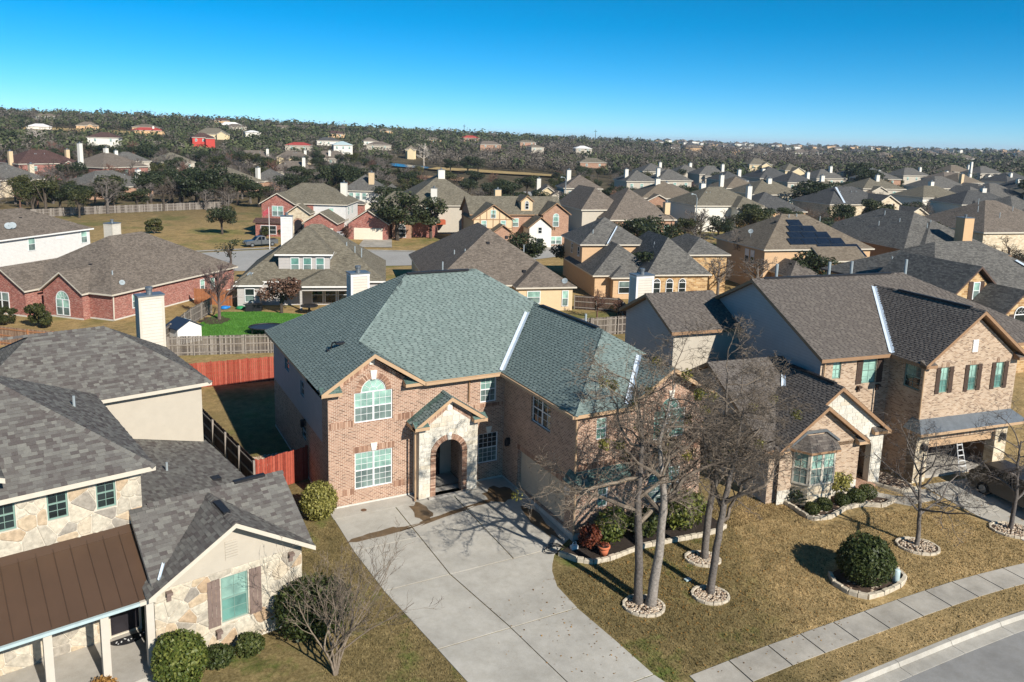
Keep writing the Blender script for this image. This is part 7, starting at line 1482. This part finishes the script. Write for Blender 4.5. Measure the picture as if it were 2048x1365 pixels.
def woods():
    A=[];B=[]; r=np.random.RandomState(21); n=17000
    d=np.where(r.rand(n)<.55,r.uniform(400,1100,n),400*(3200/400)**r.rand(n)); az=np.radians(r.uniform(-8,65,n)); x=CAM[0]+d*np.sin(az); y=CAM[1]+d*np.cos(az); azd=np.degrees(az)
    keep=np.ones(n,bool)
    for hx,hy in hs:
        keep&=np.hypot(x-hx,y-hy+6)>13
        if math.hypot(hx-CAM[0],hy-CAM[1])>395:
            u=np.array([hx-CAM[0],hy-CAM[1]]); L=np.linalg.norm(u); u/=L; dep=(x-CAM[0])*u[0]+(y-CAM[1])*u[1]-L; lat=(x-CAM[0])*u[1]-(y-CAM[1])*u[0]; keep&=~((np.abs(lat)<9)&(dep<2)&(dep>-75))
    for px,py,w in ((-40,575,12),(-15,578,20),(10,560,24),(25,545,14),(-10,545,18),(12,525,14),(140,330,12),(155,318,14),(172,300,12),(130,350,16)): keep&=np.hypot(x-px,y-py)>w
    x=x[keep];y=y[keep];d=d[keep];azd=azd[keep]; z=zg(x,y); cl=np.sin(x*.021+1)*np.cos(y*.017)+np.sin(x*.007-y*.009)
    ev=r.rand(len(x))<np.clip(np.where(azd<30,.42,np.where((d<560)|(d>1300),.5,.2))+cl*.25,.04,.95)
    ev|=(d>850)&(azd<40)&(r.rand(len(x))<.35)
    for kind,lst in ((True,A),(False,B)):
        for i in np.where(ev==kind)[0]:
            hh=r.uniform(4.5,9.5)*(r.uniform(.8,1.7) if d[i]>900 else 1); nq=56 if d[i]<650 else (30 if d[i]<1200 else 12); sz=hh*(.085 if d[i]<650 else (.12 if d[i]<1200 else .2))*(1 if kind else .8)
            dd=r.normal(size=(nq,3)); dd/=np.linalg.norm(dd,axis=1)[:,None]; rad=r.rand(nq)**.4; wd=r.uniform(.42,.62)
            lump=1+.3*np.sin(dd[:,0]*3+r.uniform(0,6))*np.sin(dd[:,1]*3+r.uniform(0,6))
            P=np.array([x[i],y[i],z[i]+hh*.52])+dd*(rad*lump)[:,None]*np.array([hh*wd,hh*wd,hh*.42]); t=np.cross(dd,r.normal(size=(nq,3))); t/=np.linalg.norm(t,axis=1)[:,None]; b=np.cross(dd,t); s_=sz*r.uniform(.6,1.3,nq)[:,None]
            V=np.stack([P-t*s_,P-b*s_*(.8 if kind else .45),P+t*s_,P+b*s_*(.8 if kind else .45)],1)
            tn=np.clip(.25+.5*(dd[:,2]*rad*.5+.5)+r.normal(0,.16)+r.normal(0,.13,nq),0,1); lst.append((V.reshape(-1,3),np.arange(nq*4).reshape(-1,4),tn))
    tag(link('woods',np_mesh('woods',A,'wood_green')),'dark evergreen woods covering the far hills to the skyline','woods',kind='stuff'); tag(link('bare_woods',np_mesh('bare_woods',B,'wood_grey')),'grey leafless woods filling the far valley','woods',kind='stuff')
woods()
def far_town():
    r=random.Random(31); m=MB(); n=0
    while n<150:
        az=R(r.uniform(38,63)); d=r.uniform(900,2600); x=CAM[0]+d*math.sin(az); y=CAM[1]+d*math.cos(az); z=zg(x,y)+r.uniform(0,2.0); w=r.uniform(6,11); dp=r.uniform(5,8); a=r.uniform(-.5,.5); M=Matrix.Translation((x,y,z))@Matrix.Rotation(a,4,'Z'); n+=1; mi=r.choice([0,0,1]); ri=r.choice([2,2,3]); h=r.uniform(4,7)
        m.box(-w,w,-dp,dp,0,h,mi,None,M)
        for q in hip_polys(-w-.5,w+.5,-dp-.5,dp+.5,h,.5,'x'): m.poly([M@Vector(p) for p in q],ri)
    tag(m.build('far_town',['stucco_white','stucco_tan','roof_taupe','roof_dark']),'hazy far-off town of tiny pale houses along the right horizon','town',kind='stuff')
far_town()
for x,y,h,lb in ((620,905,24,'thin radio mast on the skyline right of centre'),(480,1040,22,'faint utility pole with crossbar on the centre skyline')):
    T=thing('radio_mast',lb,'mast',(x,y,zg(x,y))); m=MB(); m.tube([(0,0,0),(0,0,h)],[.5,.25],5); m.build('pole','dark_metal',T); m=MB(); m.box(-2.2,2.2,-.15,.15,h-3,h-2.4); m.build('crossbar','dark_metal',T)

hz=MB(); hz.box(-9600,9600,-9600,9600,-8,62); ho=hz.build('haze',[]); tag(ho,'thin pale blue haze over the far distance','haze',kind='stuff')
mh=bpy.data.materials.new('haze_air'); mh.use_nodes=True; th_=mh.node_tree; th_.nodes.clear(); pv=th_.nodes.new('ShaderNodeVolumePrincipled'); pv.inputs['Density'].default_value=.00009; pv.inputs['Color'].default_value=(.72,.84,1,1); pv.inputs['Anisotropy'].default_value=.0; om=th_.nodes.new('ShaderNodeOutputMaterial'); th_.links.new(pv.outputs[0],om.inputs['Volume']); ho.data.materials.append(mh)
